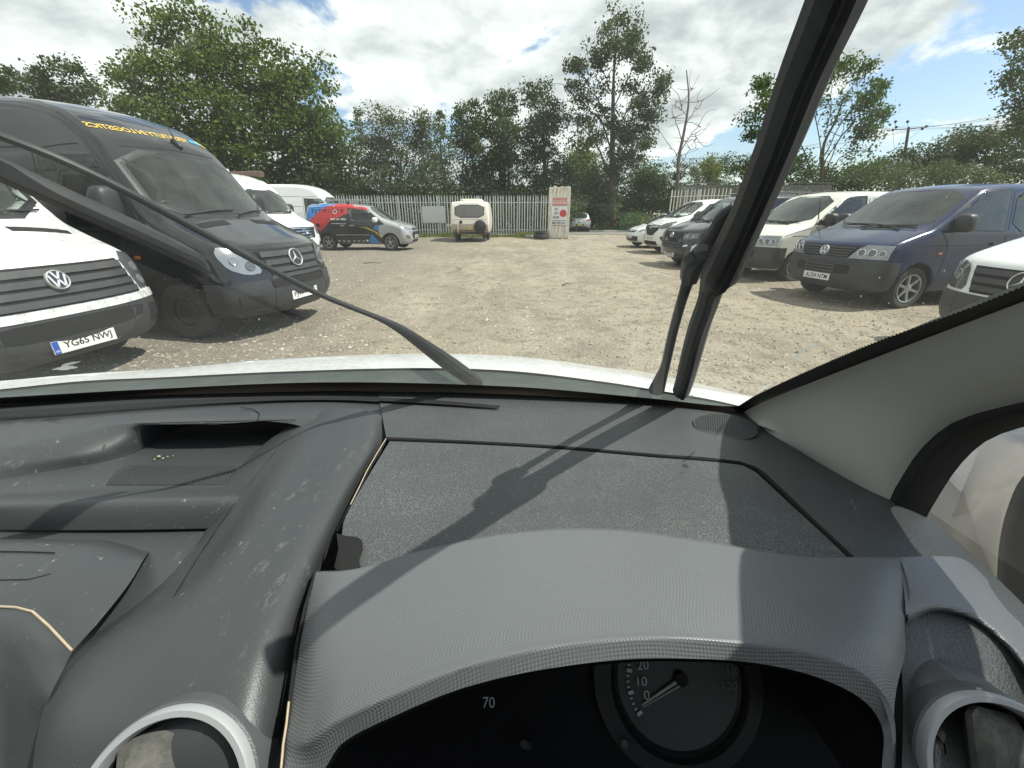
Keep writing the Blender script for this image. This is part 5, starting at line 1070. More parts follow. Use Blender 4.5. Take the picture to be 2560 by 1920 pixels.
# ------------------------------------------------------------------ fences, hoarding, sign panel, pole
M_GALV = pm('galvanised_steel', (.50, .52, .51), .5, metal=.35, var=.15, vscale=3, dirt=.2, dcol=(.22, .19, .15))
def palisade(name, label, a, b, H, step, mat, posts=4):
    a, b = Vector((*a, 0)), Vector((*b, 0)); d = (b - a); L = d.length; d.normalize(); ang = math.atan2(d.y, d.x); root = empty(name, a, ang); tag(root, label, 'fence', 'palisade fences of the yard')
    w, t = .034, .006
    prof = [(-w, 0, .12), (-w * .4, .014, .12), (w * .4, .014, .12), (w, 0, .12)]
    V = []; z1, z2 = H - .13, H
    for zz in (.12, z1): V += [(-w, 0, zz), (-w * .45, -.018, zz), (w * .45, -.018, zz), (w, 0, zz)]
    V += [(-w * .62, -.012, z2), (0, -.018, z1 + .04), (0, -.018, H - .05), (w * .62, -.012, z2), (0, -.015, z2 + .05)]
    F = [(0, 1, 5, 4), (1, 2, 6, 5), (2, 3, 7, 6), (4, 5, 8), (5, 6, 12, 8) , (6, 7, 11), (6, 11, 12)]
    B = [(v[0] * .9, v[1] + t, v[2]) for v in V]; nV = len(V)
    F2 = [tuple(i + nV for i in f[::-1]) for f in F]
    me = None; n = int(L / step)
    for k in range(n):
        if me is None: o = mk('pale', V + B, F + F2 + [(0, 4, 4 + nV, nV), (3, 3 + nV, 7 + nV, 7)], mat, root, False); me = o.data
        else: o = bpy.data.objects.new('pale', me); link(o, root)
        o.location = (step * (k + .5), 0, rng.normal() * .006); o.rotation_euler = (rng.normal() * .008, rng.normal() * .008, 0)
    for zz in (.42, H - .38): MB().box((L / 2, .035, zz), (L, .05, .05)).build('rail', mat, root, False)
    for k in range(posts + 1): MB().box((min(max(L * k / posts, .05), L - .05), .10, H / 2), (.06, .09, H - .02)).build('post', mat, root, False)
    return root
palisade('palisade_fence', 'long grey steel palisade fence behind the striped van and caravan', (-12.5, 29.0), (2.95, 29.3), 2.45, .172, M_GALV, 6)
M_WPAL = pm('white_painted_steel', (.60, .58, .52), .5, var=.1, dirt=.3, dcol=(.4, .33, .24))
palisade('palisade_fence', 'short white palisade fence at the right side of the gateway', (10.2, 29.4), (13.0, 27.2), 2.8, .20, M_WPAL, 2)
sh = MB().box((-5.05, 28.93, 1.35), (1.45, .012, 1.0)); tag(sh.build('blank_board', pm('pale_blank_board', (.50, .51, .50), .5, var=.1, vscale=3, dirt=.2), smooth=False), 'blank pale grey board fixed to the steel fence left of the caravan', 'board')
# slatted hoarding above the right-hand fence
hb = empty('slatted_hoarding', (12.2, 33.5, 0)); tag(hb, 'long weathered grey slatted hoarding behind the right-hand vehicles', 'hoarding')
M_SLAT = pm('weathered_slats', (.125, .13, .112), .9, var=.35, vscale=2.5, dirt=.3, dcol=(.14, .13, .10))
for k in range(16): 
    MB().box((5.5, rng.normal() * .01, .15 + k * .205), (11.2, .03, .185)).build('slat', M_SLAT, hb, False)
for k in range(6): MB().box((.1 + k * 2.16, .08, 1.72), (.10, .12, 3.44)).build('post', M_SLAT, hb, False)
MB().box((5.5, 0, 3.45), (11.4, .14, .06)).build('top_rail', M_SLAT, hb, False)
# sign panel
sp = empty('sign_panel', (2.82, 26.9, 0), math.radians(-12)); tag(sp, 'tall weathered white gate pier carrying red and white restricted area sign', 'sign')
M_PEEL = bpy.data.materials.new('peeling_white_boards'); M_PEEL.use_nodes = True
def peel():
    nt = M_PEEL.node_tree; b = nt.nodes['Principled BSDF']; L = nt.links; b.inputs['Roughness'].default_value = .85; tc = nt.nodes.new('ShaderNodeTexCoord')
    mp = nt.nodes.new('ShaderNodeMapping'); mp.inputs['Scale'].default_value = (9, 9, 1.0); L.new(tc.outputs['Object'], mp.inputs[0])
    n = nt.nodes.new('ShaderNodeTexNoise'); n.inputs['Scale'].default_value = 1.6; n.inputs['Detail'].default_value = 8; n.inputs['Roughness'].default_value = .7; L.new(mp.outputs[0], n.inputs[0])
    cr = nt.nodes.new('ShaderNodeValToRGB'); e = cr.color_ramp.elements; e[0].position = .30; e[0].color = (.12, .09, .06, 1); e[1].position = .49; e[1].color = (.72, .69, .60, 1); q = e.new(.39); q.color = (.36, .30, .19, 1)
    L.new(n.outputs[0], cr.inputs[0]); L.new(cr.outputs[0], b.inputs['Base Color'])
peel()
for k in range(6):
    MB().box((-.50 + k * .20 + .0, 0, 1.42 + (.04 if k % 2 else 0)), (.19, .08, 2.84 + (.05 if k in (1, 4) else 0)), bev=.01).build('board', M_PEEL, sp, False)
for k in range(3): MB().box((-.62, .10 + k * .2, 1.42), (.06, .19, 2.86), bev=.01).build('board', M_PEEL, sp, False)
MB().box((0, .08, .10), (1.2, .16, .20)).build('base_beam', pm('rotten_timber', (.10, .08, .055), .95, var=.4), sp, False)
MB().box((.60, .02, 1.40), (.05, .12, 2.80)).build('edge_post', M_WPAL, sp, False)
Msg = Matrix.Translation((.02, -.052, 0)) @ Matrix(((1, 0, 0, 0), (0, 0, -1, 0), (0, 1, 0, 0), (0, 0, 0, 1)))
sb = MB().box((.02, -.048, 1.52), (.92, .012, 1.56)).build('sign_board', M_WHITEINK, sp, False)
M_SRED = pm('sign_red', (.55, .05, .05), .45, var=.1); M_SRED2 = pm('sign_faded_red', (.62, .22, .19), .5, var=.1)
def sgbox(x0, z0, x1, z1, mat, name='sign_band', d=.003): return MB().box(((x0 + x1) / 2 + .02, -.055 - d / 2, (z0 + z1) / 2), (x1 - x0, d, z1 - z0)).build(name, mat, sb, False)
sgbox(-.44, 1.86, .44, 2.14, M_SRED2); sgbox(-.44, 2.155, .44, 2.175, M_INK); sgbox(-.44, 1.825, .44, 1.845, M_INK); sgbox(-.44, 1.02, .44, 1.045, M_INK); sgbox(-.44, .745, .44, .765, M_INK); sgbox(-.44, 2.18, .44, 2.29, M_SRED2)
def sgt(t, x, z, w, h, mat): flat_text('sign_lettering', t, Matrix.Translation((x, -.061, z)) @ Msg @ Matrix.Translation((0, 0, 0)), w, h, mat, sb, bold=.015)
sgt('RESTRICTED AREA', 0, 2.0, .80, .13, M_WHITEINK); sgt('DO', -.19, 1.66, .18, .13, M_INK); sgt('NOT', -.19, 1.43, .24, .13, M_INK); sgt('ENTER', -.19, 1.20, .38, .13, M_INK); sgt('EMPLOYEES ONLY', 0, .895, .82, .15, M_INK)
dd = MB(); dd.lathe([(.20, 0), (.20, .004), (0, .004)], Matrix.Translation((.22, -.054, 1.43)) @ Msg, 30); dd.build('no_entry_disc', M_SRED, sb, False); sgbox(.07, 1.39, .33, 1.47, M_WHITEINK, 'no_entry_bar', .008)
# old tyres at the pier foot
def tyre_thing(pos, label, R=.34, tilt=0.0):
    m = MB(); M = Matrix.Translation(pos) @ Matrix.Rotation(tilt, 4, 'X'); m.lathe([(R * .6, 0), (R * .95, .0), (R, .04), (R, .16), (R * .95, .20), (R * .6, .20), (R * .68, .1)], M, 30, close=True)
    tag(m.build('old_tyre', M_TYRE), label, 'tyre', 'old tyres at the fence foot')
tyre_thing((1.75, 26.75, .02), 'old black tyre lying flat at the foot of the sign panel', .46)
tyre_thing((1.80, 26.85, .225), 'black tyre stacked on the one at the sign panel foot', .40)
bl = MB().box((1.1, 27.8, .08), (.5, .25, .16), rz=.3, bev=.02); tag(bl.build('concrete_block', pm('concrete', (.33, .32, .29), .9, var=.2)), 'grey concrete block by the fence foot left of the tyres', 'block')
# green mesh fence far right of the gateway
mf = empty('mesh_fence', (8.75, 36.0, 0)); tag(mf, 'green wire mesh fence panel on the far side of the lane', 'fence')
M_GREENW = pm('green_wire', (.03, .16, .13), .5)
for k in range(11): MB().box((k * .16, 0, .75), (.022, .02, 1.5)).build('wire', M_GREENW, mf, False)
for k in range(9): MB().box((.8, .018, .15 + k * .16), (1.6, .015, .018)).build('wire', M_GREENW, mf, False)
# power pole and lines
def pole():
    Y = 52; b = at_y(2236, 560, Y); b.z = 0; r = empty('power_pole', b); tag(r, 'wooden power pole with insulators on its cross-arm at the right', 'pole')
    top = at_y(2272, 318, Y) - b; MB().tube([(0, 0, 0), top], [.17, .12], 10).build('post', M_BARK, r)
    a, c = at_y(2232, 325, Y) - b, at_y(2316, 318, Y + 1.5) - b; MB().tube([a, c], .06, 6).build('cross_arm', M_DEADW, r)
    ins = []
    for px, py in ((2232, 325), (2241, 318), (2306, 322), (2316, 316), (2239, 304), (2269, 304)):
        p = at_y(px, py, Y) - b; superell(p, (.14, .14, .14), M_BLACK, r, 'insulator', 2, 10, 6); ins.append(p)
    for i, (px, py) in enumerate(((2238, 306), (2269, 306))): MB().tube([at_y(px, py, Y) - b, at_y(px + 2, py + 20, Y) - b], .02, 5).build('bracket', M_BLACK, r)
    for k, p in enumerate(ins[:4]):
        q = at_y(2620, 265 + 12 * k, 34) - b; m = MB(); m.tube([p.lerp(q, t) + Vector((0, 0, -1.0 * t * (1 - t))) for t in np.linspace(0, 1, 12)], .012, 4); m.build('wire', M_BLACK, r)
        q = at_y(1700, 395 + 2 * k, 85) - b; m = MB(); m.tube([p.lerp(q, t) + Vector((0, 0, -3.0 * t * (1 - t))) for t in np.linspace(0, 1, 12)], .014, 4); m.build('wire', M_BLACK, r)
    for k, (px, py) in enumerate(((2232, 328), (2300, 328))): MB().tube([at_y(px, py, Y) - b, at_y(2236, 372, Y) - b], .014, 4).build('stay_wire', M_BLACK, r)
pole()
# ------------------------------------------------------------------ the van the picture is taken from
OWN = empty('driven_van', (0, 0, 0)); tag(OWN, 'white van seen from its driver seat, dusty grey dashboard and wipers across the windscreen', 'van')
SC = W0 / 2212.0
def D_(x, y, h): return at_h(x * SC, y * SC, h)
def own(o, parent=None): return o
def plastic(name, col, rough, grain=0.0, gscale=420.0, dimple=0.0, dust=0.0, dustcol=(.30, .30, .29), spec=.4, scuff=0.0, dscale=7.0):
    m = bpy.data.materials.new(name); m.use_nodes = True; nt = m.node_tree; L = nt.links; b = nt.nodes['Principled BSDF']
    b.inputs['Roughness'].default_value = rough; b.inputs['Specular IOR Level'].default_value = spec
    tc = nt.nodes.new('ShaderNodeTexCoord'); uv = nt.nodes.new('ShaderNodeUVMap'); uv.uv_map = 'metres'
    def N(t, **k):
        n = nt.nodes.new(t); [setattr(n, a, c) for a, c in k.items()]; return n
    def noise(sc, det=5, r=.65, st=None):
        n = N('ShaderNodeTexNoise'); n.inputs['Scale'].default_value = sc; n.inputs['Detail'].default_value = det; n.inputs['Roughness'].default_value = r
        if st: mp = N('ShaderNodeMapping'); mp.inputs['Scale'].default_value = st; L.new(tc.outputs['Object'], mp.inputs[0]); L.new(mp.outputs[0], n.inputs[0])
        else: L.new(tc.outputs['Object'], n.inputs[0])
        return n.outputs[0]
    def mr(v, a, c, t=1.0):
        q = N('ShaderNodeMapRange'); L.new(v, q.inputs[0]); q.inputs[1].default_value = a; q.inputs[2].default_value = c; q.inputs[4].default_value = t; return q.outputs[0]
    def mul(a, c):
        q = N('ShaderNodeMath', operation='MULTIPLY'); L.new(a, q.inputs[0])
        if isinstance(c, float): q.inputs[1].default_value = c
        else: L.new(c, q.inputs[1])
        return q.outputs[0]
    def mix(f, a, c):
        q = N('ShaderNodeMix', data_type='RGBA'); L.new(f, q.inputs[0])
        for i, v in ((6, a), (7, c)):
            if isinstance(v, tuple): q.inputs[i].default_value = (*v, 1)
            else: L.new(v, q.inputs[i])
        return q.outputs[2]
    c = mix(noise(dscale * .6), tuple(x * .95 for x in col), tuple(x * 1.05 for x in col)); hgt = None
    if dust: 
        c = mix(mr(noise(dscale, 7, .7), .38, .72, dust), c, dustcol)
    if grain:
        v = N('ShaderNodeTexVoronoi', feature='DISTANCE_TO_EDGE'); v.inputs['Scale'].default_value = gscale; L.new(tc.outputs['Object'], v.inputs[0])
        edge = mr(v.outputs[0], .16, .0); hgt = mr(v.outputs[0], .0, .3)
        if dust: c = mix(mul(edge, mr(noise(5.5, 5), .22, .72, grain)), c, dustcol)      # dust caught in the grain
    if dimple:
        mp = N('ShaderNodeMapping'); mp.inputs['Rotation'].default_value = (0, 0, math.radians(45)); mp.inputs['Scale'].default_value = (dimple,) * 3; L.new(uv.outputs[0], mp.inputs[0])
        sp_ = N('ShaderNodeSeparateXYZ'); L.new(mp.outputs[0], sp_.inputs[0])
        s1 = N('ShaderNodeMath', operation='SINE'); L.new(sp_.outputs[0], s1.inputs[0]); s2 = N('ShaderNodeMath', operation='SINE'); L.new(sp_.outputs[1], s2.inputs[0])
        hgt = mul(mul(s1.outputs[0], s2.outputs[0]), mr(noise(45, 4), .25, .7)); c = mix(mr(hgt, -.1, .6, .14), c, tuple(min(1, x * 1.9) for x in col))
    if not grain and not dimple: hgt = noise(850, 2, .6)
    if scuff:
        s = mr(noise(55, 9, .8, (1, .4, 1)), .575, .74); s = mul(s, mr(noise(4.5, 3), .44, .60, scuff)); c = mix(s, c, (.30, .295, .27))
        s = mr(noise(95, 4, .8), .655, .71); s = mul(s, mr(noise(6.5, 3), .40, .58, scuff)); c = mix(s, c, (.55, .53, .47))
    L.new(c, b.inputs['Base Color'])
    if hgt is not None:
        bp = N('ShaderNodeBump'); bp.inputs['Strength'].default_value = .26 if dimple else .35; bp.inputs['Distance'].default_value = .0008; L.new(hgt, bp.inputs['Height']); L.new(bp.outputs[0], b.inputs['Normal'])
    return m
I_DASH = plastic('dash_grained_plastic', (.054, .058, .060), .5, grain=.6, gscale=360, dust=.05, dustcol=(.13, .135, .135), dscale=9)
I_LID = plastic('dash_lid_plastic', (.050, .054, .057), .5, grain=.8, gscale=330, dust=.05, dustcol=(.155, .163, .16), dscale=9)
I_SOFT = plastic('smooth_dash_plastic', (.044, .048, .050), .40, dust=.10, dustcol=(.09, .093, .093), scuff=.55, spec=.55)
I_HOOD = plastic('dimpled_hood_plastic', (.120, .127, .132), .38, dimple=2 * math.pi / .0036, dust=.05, dustcol=(.20, .205, .205), spec=.5)
I_HOODL = plastic('dimpled_trim_plastic', (.15, .158, .168), .38, dimple=2 * math.pi / .0036, dust=.1, dustcol=(.28, .28, .28))
I_POD = plastic('vent_pod_plastic', (.075, .080, .086), .36, dust=.1, scuff=.25)
I_PILLAR = plastic('pillar_trim_fabric', (.46, .465, .425), .85, dust=.15, dustcol=(.52, .49, .44), spec=.15, dscale=3)
I_SEAL = plastic('rubber_seal', (.012, .013, .013), .75, dust=.1, dustcol=(.04, .04, .04))
I_MAT = plastic('ribbed_tray_mat', (.045, .048, .048), .7, dust=.3, dustcol=(.13, .12, .11), scuff=.4)
I_RING = pm('silver_vent_ring', (.40, .41, .42), .42, metal=.25, var=.06, vscale=20)
I_KNOB = plastic('dusty_vent_flap', (.045, .047, .047), .7, dust=.75, dustcol=(.20, .19, .165), scuff=.9, dscale=40)
I_CLUSTER = pm('cluster_black', (.004, .0045, .006), .5, spec=.15)
I_FACE = pm('dial_face', (.011, .013, .015), .5, spec=.3, var=.3, vscale=30)
I_PRINT = pm('dial_print', (.45, .47, .48), .6)
I_LINT = pm('dusty_crumbs', (.42, .34, .24), .95, var=.3, vscale=90)
I_WHITE = pm('own_white_paint', (.74, .75, .74), .22, coat=.8, var=.03, dirt=.55, dcol=(.38, .37, .34), dscale=55)
I_SILV = pm('mirror_shell_paint', (.46, .47, .52), .25, coat=.8, var=.05, dirt=.12)

# windscreen shape (eye-relative): curved in plan, raked back
XC = -.33
def ws_y(x, z): return .785 - .17 * (x - XC) ** 2 - (z + .335) / .8
def ws_pt(x, z, off=0.0):
    n = Vector((2 * .17 * (x - XC), 1.0, 1.25)).normalized(); return Vector((x, ws_y(x, z), EYE + z)) + n * off
def W_(vx, vy, off=0.0):
    a, f, d = ray(vx * SC, vy * SC); lo, hi = 1e-6, .01
    for _ in range(60):
        k = (lo + hi) / 2
        if f * k - ws_y(a * k, -d * k) - 1.6 * off > 0: hi = k
        else: lo = k
    return Vector((a * k, f * k, EYE - d * k))
def glass_mat(name, dust, streak):
    m = bpy.data.materials.new(name); m.use_nodes = True; nt = m.node_tree; N = nt.nodes; L = nt.links; N.clear()
    out = N.new('ShaderNodeOutputMaterial'); tr = N.new('ShaderNodeBsdfTransparent'); tr.inputs[0].default_value = (.90, .945, .925, 1)
    gl = N.new('ShaderNodeBsdfGlossy'); gl.inputs['Roughness'].default_value = .0; fr = N.new('ShaderNodeFresnel'); fr.inputs[0].default_value = 1.45
    m1 = N.new('ShaderNodeMixShader'); fm = N.new('ShaderNodeMath'); fm.operation = 'MULTIPLY'; fm.inputs[1].default_value = .55; L.new(fr.outputs[0], fm.inputs[0]); L.new(fm.outputs[0], m1.inputs[0]); L.new(tr.outputs[0], m1.inputs[1]); L.new(gl.outputs[0], m1.inputs[2])
    tl = N.new('ShaderNodeBsdfTranslucent'); tl.inputs[0].default_value = (.72, .76, .72, 1)
    tc = N.new('ShaderNodeTexCoord')
    def noise(sc, det, st=(1, 1, 1), rot=0):
        mp = N.new('ShaderNodeMapping'); mp.inputs['Scale'].default_value = st; mp.inputs['Rotation'].default_value = (0, 0, rot); L.new(tc.outputs['Object'], mp.inputs[0])
        n = N.new('ShaderNodeTexNoise'); n.inputs['Scale'].default_value = sc; n.inputs['Detail'].default_value = det; n.inputs['Roughness'].default_value = .7; L.new(mp.outputs[0], n.inputs[0]); return n.outputs[0]
    def mr(v, a, c, lo, hi):
        q = N.new('ShaderNodeMapRange'); L.new(v, q.inputs[0]); q.inputs[1].default_value = a; q.inputs[2].default_value = c; q.inputs[3].default_value = lo; q.inputs[4].default_value = hi; return q.outputs[0]
    def add(a, c):
        q = N.new('ShaderNodeMath'); q.operation = 'ADD'; L.new(a, q.inputs[0]); L.new(c, q.inputs[1]); return q.outputs[0]
    f = mr(noise(3.0, 5), .3, .75, dust * .6, dust * 1.4); f = add(f, mr(noise(240, 2), .72, .80, 0, dust * .9))
    f = add(f, mr(noise(7, 8, (1, 6, 6), .5), .62, .82, 0, streak))
    # more road film low on the glass, where the blades do not reach
    sep = N.new('ShaderNodeSeparateXYZ'); L.new(tc.outputs['Object'], sep.inputs[0]); film = mr(sep.outputs[2], EYE - .30, EYE - .18, dust * 2.2, 0); f = add(f, film)
    mx = N.new('ShaderNodeMixShader'); L.new(f, mx.inputs[0]); L.new(m1.outputs[0], mx.inputs[1]); L.new(tl.outputs[0], mx.inputs[2]); L.new(mx.outputs[0], out.inputs[0]); return m
G_WS = glass_mat('dusty_windscreen_glass', .019, .07); G_DOOR = glass_mat('door_glass', .008, .0)
xs = np.linspace(-1.06, .415, 40); zs = np.linspace(-.335, .34, 30)
idx = np.arange(1200).reshape(30, 40); Fq = np.stack([idx[:-1, :-1], idx[:-1, 1:], idx[1:, 1:], idx[1:, :-1]], -1).reshape(-1, 4)
WS = mk('windscreen', [ws_pt(x, z) for z in zs for x in xs], Fq, G_WS, OWN)
# black ceramic border with a toothed dotted edge
def strip(name, A, B, mat, parent, n=120, teeth=None):
    a, b = catmull(A, n), catmull(B, n)
    if teeth: 
        for k in range(0, n): a[k] += (a[k] - b[k]) / (np.linalg.norm(a[k] - b[k]) + 1e-9) * (teeth if k % 2 else 0)
    V = np.vstack([a, b]); F = np.stack([np.arange(n - 1), np.arange(1, n), n + np.arange(1, n), n + np.arange(n - 1)], 1); return mk(name, V, F, mat, parent, True, 0)
M_FRIT = pm('ceramic_border', (.008, .009, .009), .5)
strip('border_band', [W_(x, y, -.003) for x, y in ((-80, 865), (0, 859), (300, 842), (700, 826), (1100, 835), (1400, 860), (1560, 877), (1625, 876))],
      [W_(x, y, -.003) for x, y in ((-80, 884), (0, 879), (300, 861), (700, 850), (1100, 856), (1400, 877), (1590, 897), (1630, 889))], M_FRIT, WS, 200, .0006)
strip('border_band', [W_(x, y, -.0035) for x, y in ((1585, 884), (1640, 851), (1860, 753), (2100, 665), (2212, 620), (2450, 530))],
      [W_(x, y, -.0035) for x, y in ((1590, 897), (1652, 868), (1880, 778), (2110, 690), (2212, 652), (2450, 565))], M_FRIT, WS, 260, .0035)
for x, y, w, h, q in ((1720, 770, 60, 7, -.7), (1655, 835, 50, 4, -.6), (1760, 748, 40, 8, -.3), (140, 795, 60, 10, -.1), (155, 785, 50, 6, -.2)):   # dried streaks on the glass
    c = W_(x, y, -.001); e1 = (W_(x + w * math.cos(q), y + w * math.sin(q), -.001) - c); e2 = (W_(x - h * math.sin(q), y + h * math.cos(q), -.001) - c)
    pts = []
    for k in range(18):
        t = 6.283 * k / 18; r = .6 + .5 * rng.random(); pts.append(c + e1 * .5 * math.cos(t) * r + e2 * .5 * math.sin(t) * r)
    m_ = glass_mat('dried_streak', .16, .35) if 'dried_streak' not in bpy.data.materials else bpy.data.materials['dried_streak']
    mk('dried_streak', pts, [tuple(range(18))], m_, WS, False)
for x, y, w in ((310, 70, 6), (208, 152, 4), (873, 20, 5), (1183, 322, 7), (965, 60, 2), (1440, 245, 2.5), (1010, 160, 2.5), (1790, 730, 4), (1900, 600, 2.5), (1995, 655, 2.5), (1945, 690, 3), (2040, 585, 2.5), (1860, 640, 2.5), (1920, 655, 2), (1980, 610, 2), (560, 690, 3), (300, 730, 4)):
    c = W_(x, y, -.001); e1, e2 = W_(x + w, y, -.001) - c, W_(x, y + w, -.001) - c
    mk('dirt_spot', [c + (e1 * math.cos(t) + e2 * math.sin(t) * 1.2) * (.5 + .5 * rng.random()) for t in np.linspace(0, 6.283, 14)[:-1]], [tuple(range(13))], m_, WS, False)
MB().box((at_h(1487 * SC, 856 * SC, -.332)), (.018, .0005, .004)).build('glass_stamp', I_PRINT, WS, False)

# ---- dashboard skins
WSE = [(-80, 884), (0, 876), (300, 858), (700, 847), (1100, 853), (1400, 874), (1560, 892), (1625, 886)]
def wse(vx): xx, yy = zip(*WSE); return float(np.interp(vx, xx, yy))
dash = empty('dashboard', (0, .5, EYE - .33), 0, OWN); dash.location = (0, 0, 0)
dk = lambda pts: [D_(*p) for p in pts]
def bk(pts, dy): return [D_(*p) + Vector((0, dy, 0)) for p in pts]
loft('dash_top_passenger', [dk([(-90, wse(-80) - 3, -.337), (150, wse(150) - 3, -.337), (300, wse(300) - 3, -.336), (500, wse(500) - 3, -.336), (720, wse(720) - 3, -.335), (840, wse(840) - 3, -.335)]),
    dk([(-90, 918, -.332), (150, 893, -.331), (300, 885, -.330), (500, 879, -.328), (700, 876, -.325), (835, 905, -.326)]),
    dk([(-90, 960, -.327), (150, 925, -.326), (250, 912, -.324), (450, 905, -.322), (620, 902, -.322), (700, 925, -.330)]),
    dk([(-90, 985, -.327), (150, 945, -.328), (262, 921, -.326), (450, 917, -.326), (610, 913, -.326), (690, 940, -.335)]),
    dk([(-90, 1015, -.338), (150, 985, -.345), (255, 958, -.346)]) + bk([(310, 940, -.336), (450, 932, -.335), (590, 926, -.335), (680, 936, -.34)], .05),
    dk([(-90, 1045, -.352), (150, 1010, -.362), (262, 990, -.371)]) + bk([(310, 978, -.368), (450, 968, -.370), (590, 960, -.370), (680, 962, -.368)], .085)], I_SOFT, dash, 90, 70)
loft('tray_floor', [dk([(-90, 1041, -.353), (150, 1006, -.363), (262, 988, -.372)]) + bk([(310, 978, -.3725), (450, 968, -.3745), (600, 960, -.3745)], .09), dk([(-90, 1043, -.352), (150, 1008, -.362), (300, 983, -.3725), (450, 973, -.3745), (600, 962, -.3725)]),
    dk([(-90, 1060, -.355), (150, 1040, -.364), (290, 1020, -.372), (450, 1015, -.372), (600, 1010, -.372)]),
    dk([(-90, 1072, -.354), (100, 1064, -.362), (280, 1054, -.367), (450, 1050, -.367), (600, 1045, -.367)]),
    dk([(-90, 1080, -.345), (100, 1074, -.352), (280, 1068, -.356), (450, 1065, -.356), (600, 1060, -.356)]),
    dk([(-90, 1092, -.342), (100, 1088, -.348), (300, 1082, -.350), (450, 1078, -.350), (600, 1075, -.350)]),
    dk([(-90, 1100, -.346), (100, 1098, -.352), (300, 1094, -.354), (450, 1091, -.354), (600, 1088, -.354)]),
    dk([(-90, 1143, -.374), (100, 1145, -.378), (300, 1144, -.380), (450, 1141, -.380), (600, 1140, -.380)])], I_SOFT, dash, 60, 60)
rib = MB()
for k in range(46):
    a = 262 + k * 6.2; p, q = D_(a - 2, 1004, -.3716), D_(a - 32, 1047, -.3666); rib.tube([p, q], .0008, 5)
rb = rib.build('ribbed_mat', I_SOFT, dash)
rb['kind'] = 'stuff'
SPN = None
loft('fascia_panel', [dk([(-90, 1141, -.379), (100, 1146, -.384), (300, 1146, -.386), (480, 1143, -.386), (600, 1142, -.39)]),
    dk([(-90, 1165, -.378), (150, 1168, -.382), (320, 1180, -.384), (470, 1180, -.384), (600, 1180, -.39)]),
    dk([(-90, 1400, -.40), (100, 1420, -.395), (250, 1430, -.38), (400, 1430, -.37), (600, 1430, -.36)]),
    dk([(-90, 1740, -.46), (100, 1740, -.45), (250, 1740, -.43), (400, 1740, -.42), (600, 1740, -.40)])], I_SOFT, dash, 40, 40)
loft('display_pod', [dk([(-90, 1163, -.384), (120, 1165, -.384), (230, 1168, -.384), (324, 1192, -.385)]),
    dk([(-90, 1168, -.352), (120, 1171, -.352), (220, 1178, -.353), (312, 1206, -.360)]),
    dk([(-90, 1200, -.345), (110, 1204, -.345), (200, 1216, -.346), (278, 1262, -.356)]),
    dk([(-90, 1270, -.345), (70, 1274, -.345), (140, 1290, -.347), (212, 1345, -.358)]),
    dk([(-90, 1308, -.348), (0, 1311, -.348), (70, 1322, -.349), (157, 1407, -.362)]),
    dk([(-90, 1335, -.350), (0, 1345, -.350), (60, 1370, -.352), (140, 1440, -.368)]),
    dk([(-90, 1420, -.372), (0, 1430, -.372), (50, 1450, -.372), (110, 1500, -.375)]),
    dk([(-90, 1560, -.41), (0, 1565, -.41), (40, 1570, -.405), (92, 1560, -.395)]),
    dk([(-90, 1740, -.45), (0, 1740, -.45), (40, 1740, -.445), (70, 1740, -.44)])], I_SOFT, dash, 44, 70)
MB().tube(dk([(-90, 1307, -.347), (0, 1310, -.347), (35, 1312, -.347), (70, 1321, -.348), (105, 1352, -.353), (155, 1405, -.361)]), .0011, 6).build('seam_edge', I_LINT, dash)
SPN = loft('console_spine', [dk([(655, 896, -.330), (560, 968, -.362), (478, 1055, -.372), (448, 1140, -.382), (372, 1230, -.384), (250, 1330, -.384), (155, 1412, -.385), (92, 1540, -.385), (60, 1740, -.40)]),
    dk([(690, 887, -.324), (620, 955, -.330), (545, 1050, -.340), (490, 1145, -.350), (405, 1250, -.350), (290, 1350, -.345), (195, 1440, -.350), (130, 1560, -.350), (100, 1740, -.37)]),
    dk([(715, 884, -.3195), (660, 950, -.3145), (590, 1050, -.3165), (530, 1150, -.318), (440, 1280, -.320), (335, 1400, -.322), (260, 1500, -.328), (215, 1590, -.335), (190, 1740, -.36)]),
    dk([(745, 882, -.318), (715, 950, -.311), (655, 1050, -.311), (595, 1160, -.311), (520, 1290, -.312), (440, 1410, -.314), (385, 1510, -.320), (360, 1600, -.330), (350, 1740, -.36)]),
    dk([(780, 884, -.318), (765, 950, -.311), (715, 1045, -.310), (660, 1155, -.310), (600, 1280, -.310), (555, 1400, -.312), (525, 1510, -.320), (510, 1600, -.330), (500, 1740, -.36)]),
    dk([(808, 890, -.320), (808, 950, -.316), (755, 1045, -.318), (702, 1155, -.320), (650, 1270, -.320), (605, 1400, -.322), (582, 1510, -.330), (570, 1600, -.340), (560, 1740, -.37)]),
    dk([(834, 905, -.327), (836, 950, -.336), (782, 1042, -.342), (728, 1152, -.345), (688, 1240, -.345), (645, 1350, -.345), (632, 1470, -.350), (618, 1570, -.358), (594, 1740, -.39)])], I_SOFT, dash, 90, 60)
loft('dash_top_driver', [dk([(815, wse(815) - 3, -.335), (1000, wse(1000) - 3, -.335), (1200, wse(1200) - 3, -.335), (1400, wse(1400) - 3, -.336), (1560, wse(1560) - 3, -.338), (1640, 884, -.339)]),
    dk([(822, 880, -.325), (1000, 884, -.326), (1200, 895, -.326), (1400, 912, -.326), (1560, 925, -.326), (1650, 925, -.332)]),
    dk([(828, 912, -.321), (1000, 920, -.321), (1200, 932, -.321), (1400, 950, -.321), (1580, 970, -.321), (1660, 975, -.325)]),
    dk([(834, 944, -.3185), (1000, 951, -.3185), (1200, 962, -.3185), (1400, 979, -.3185), (1600, 997, -.3185), (1662, 1022, -.320)])], I_DASH, dash, 70, 30)
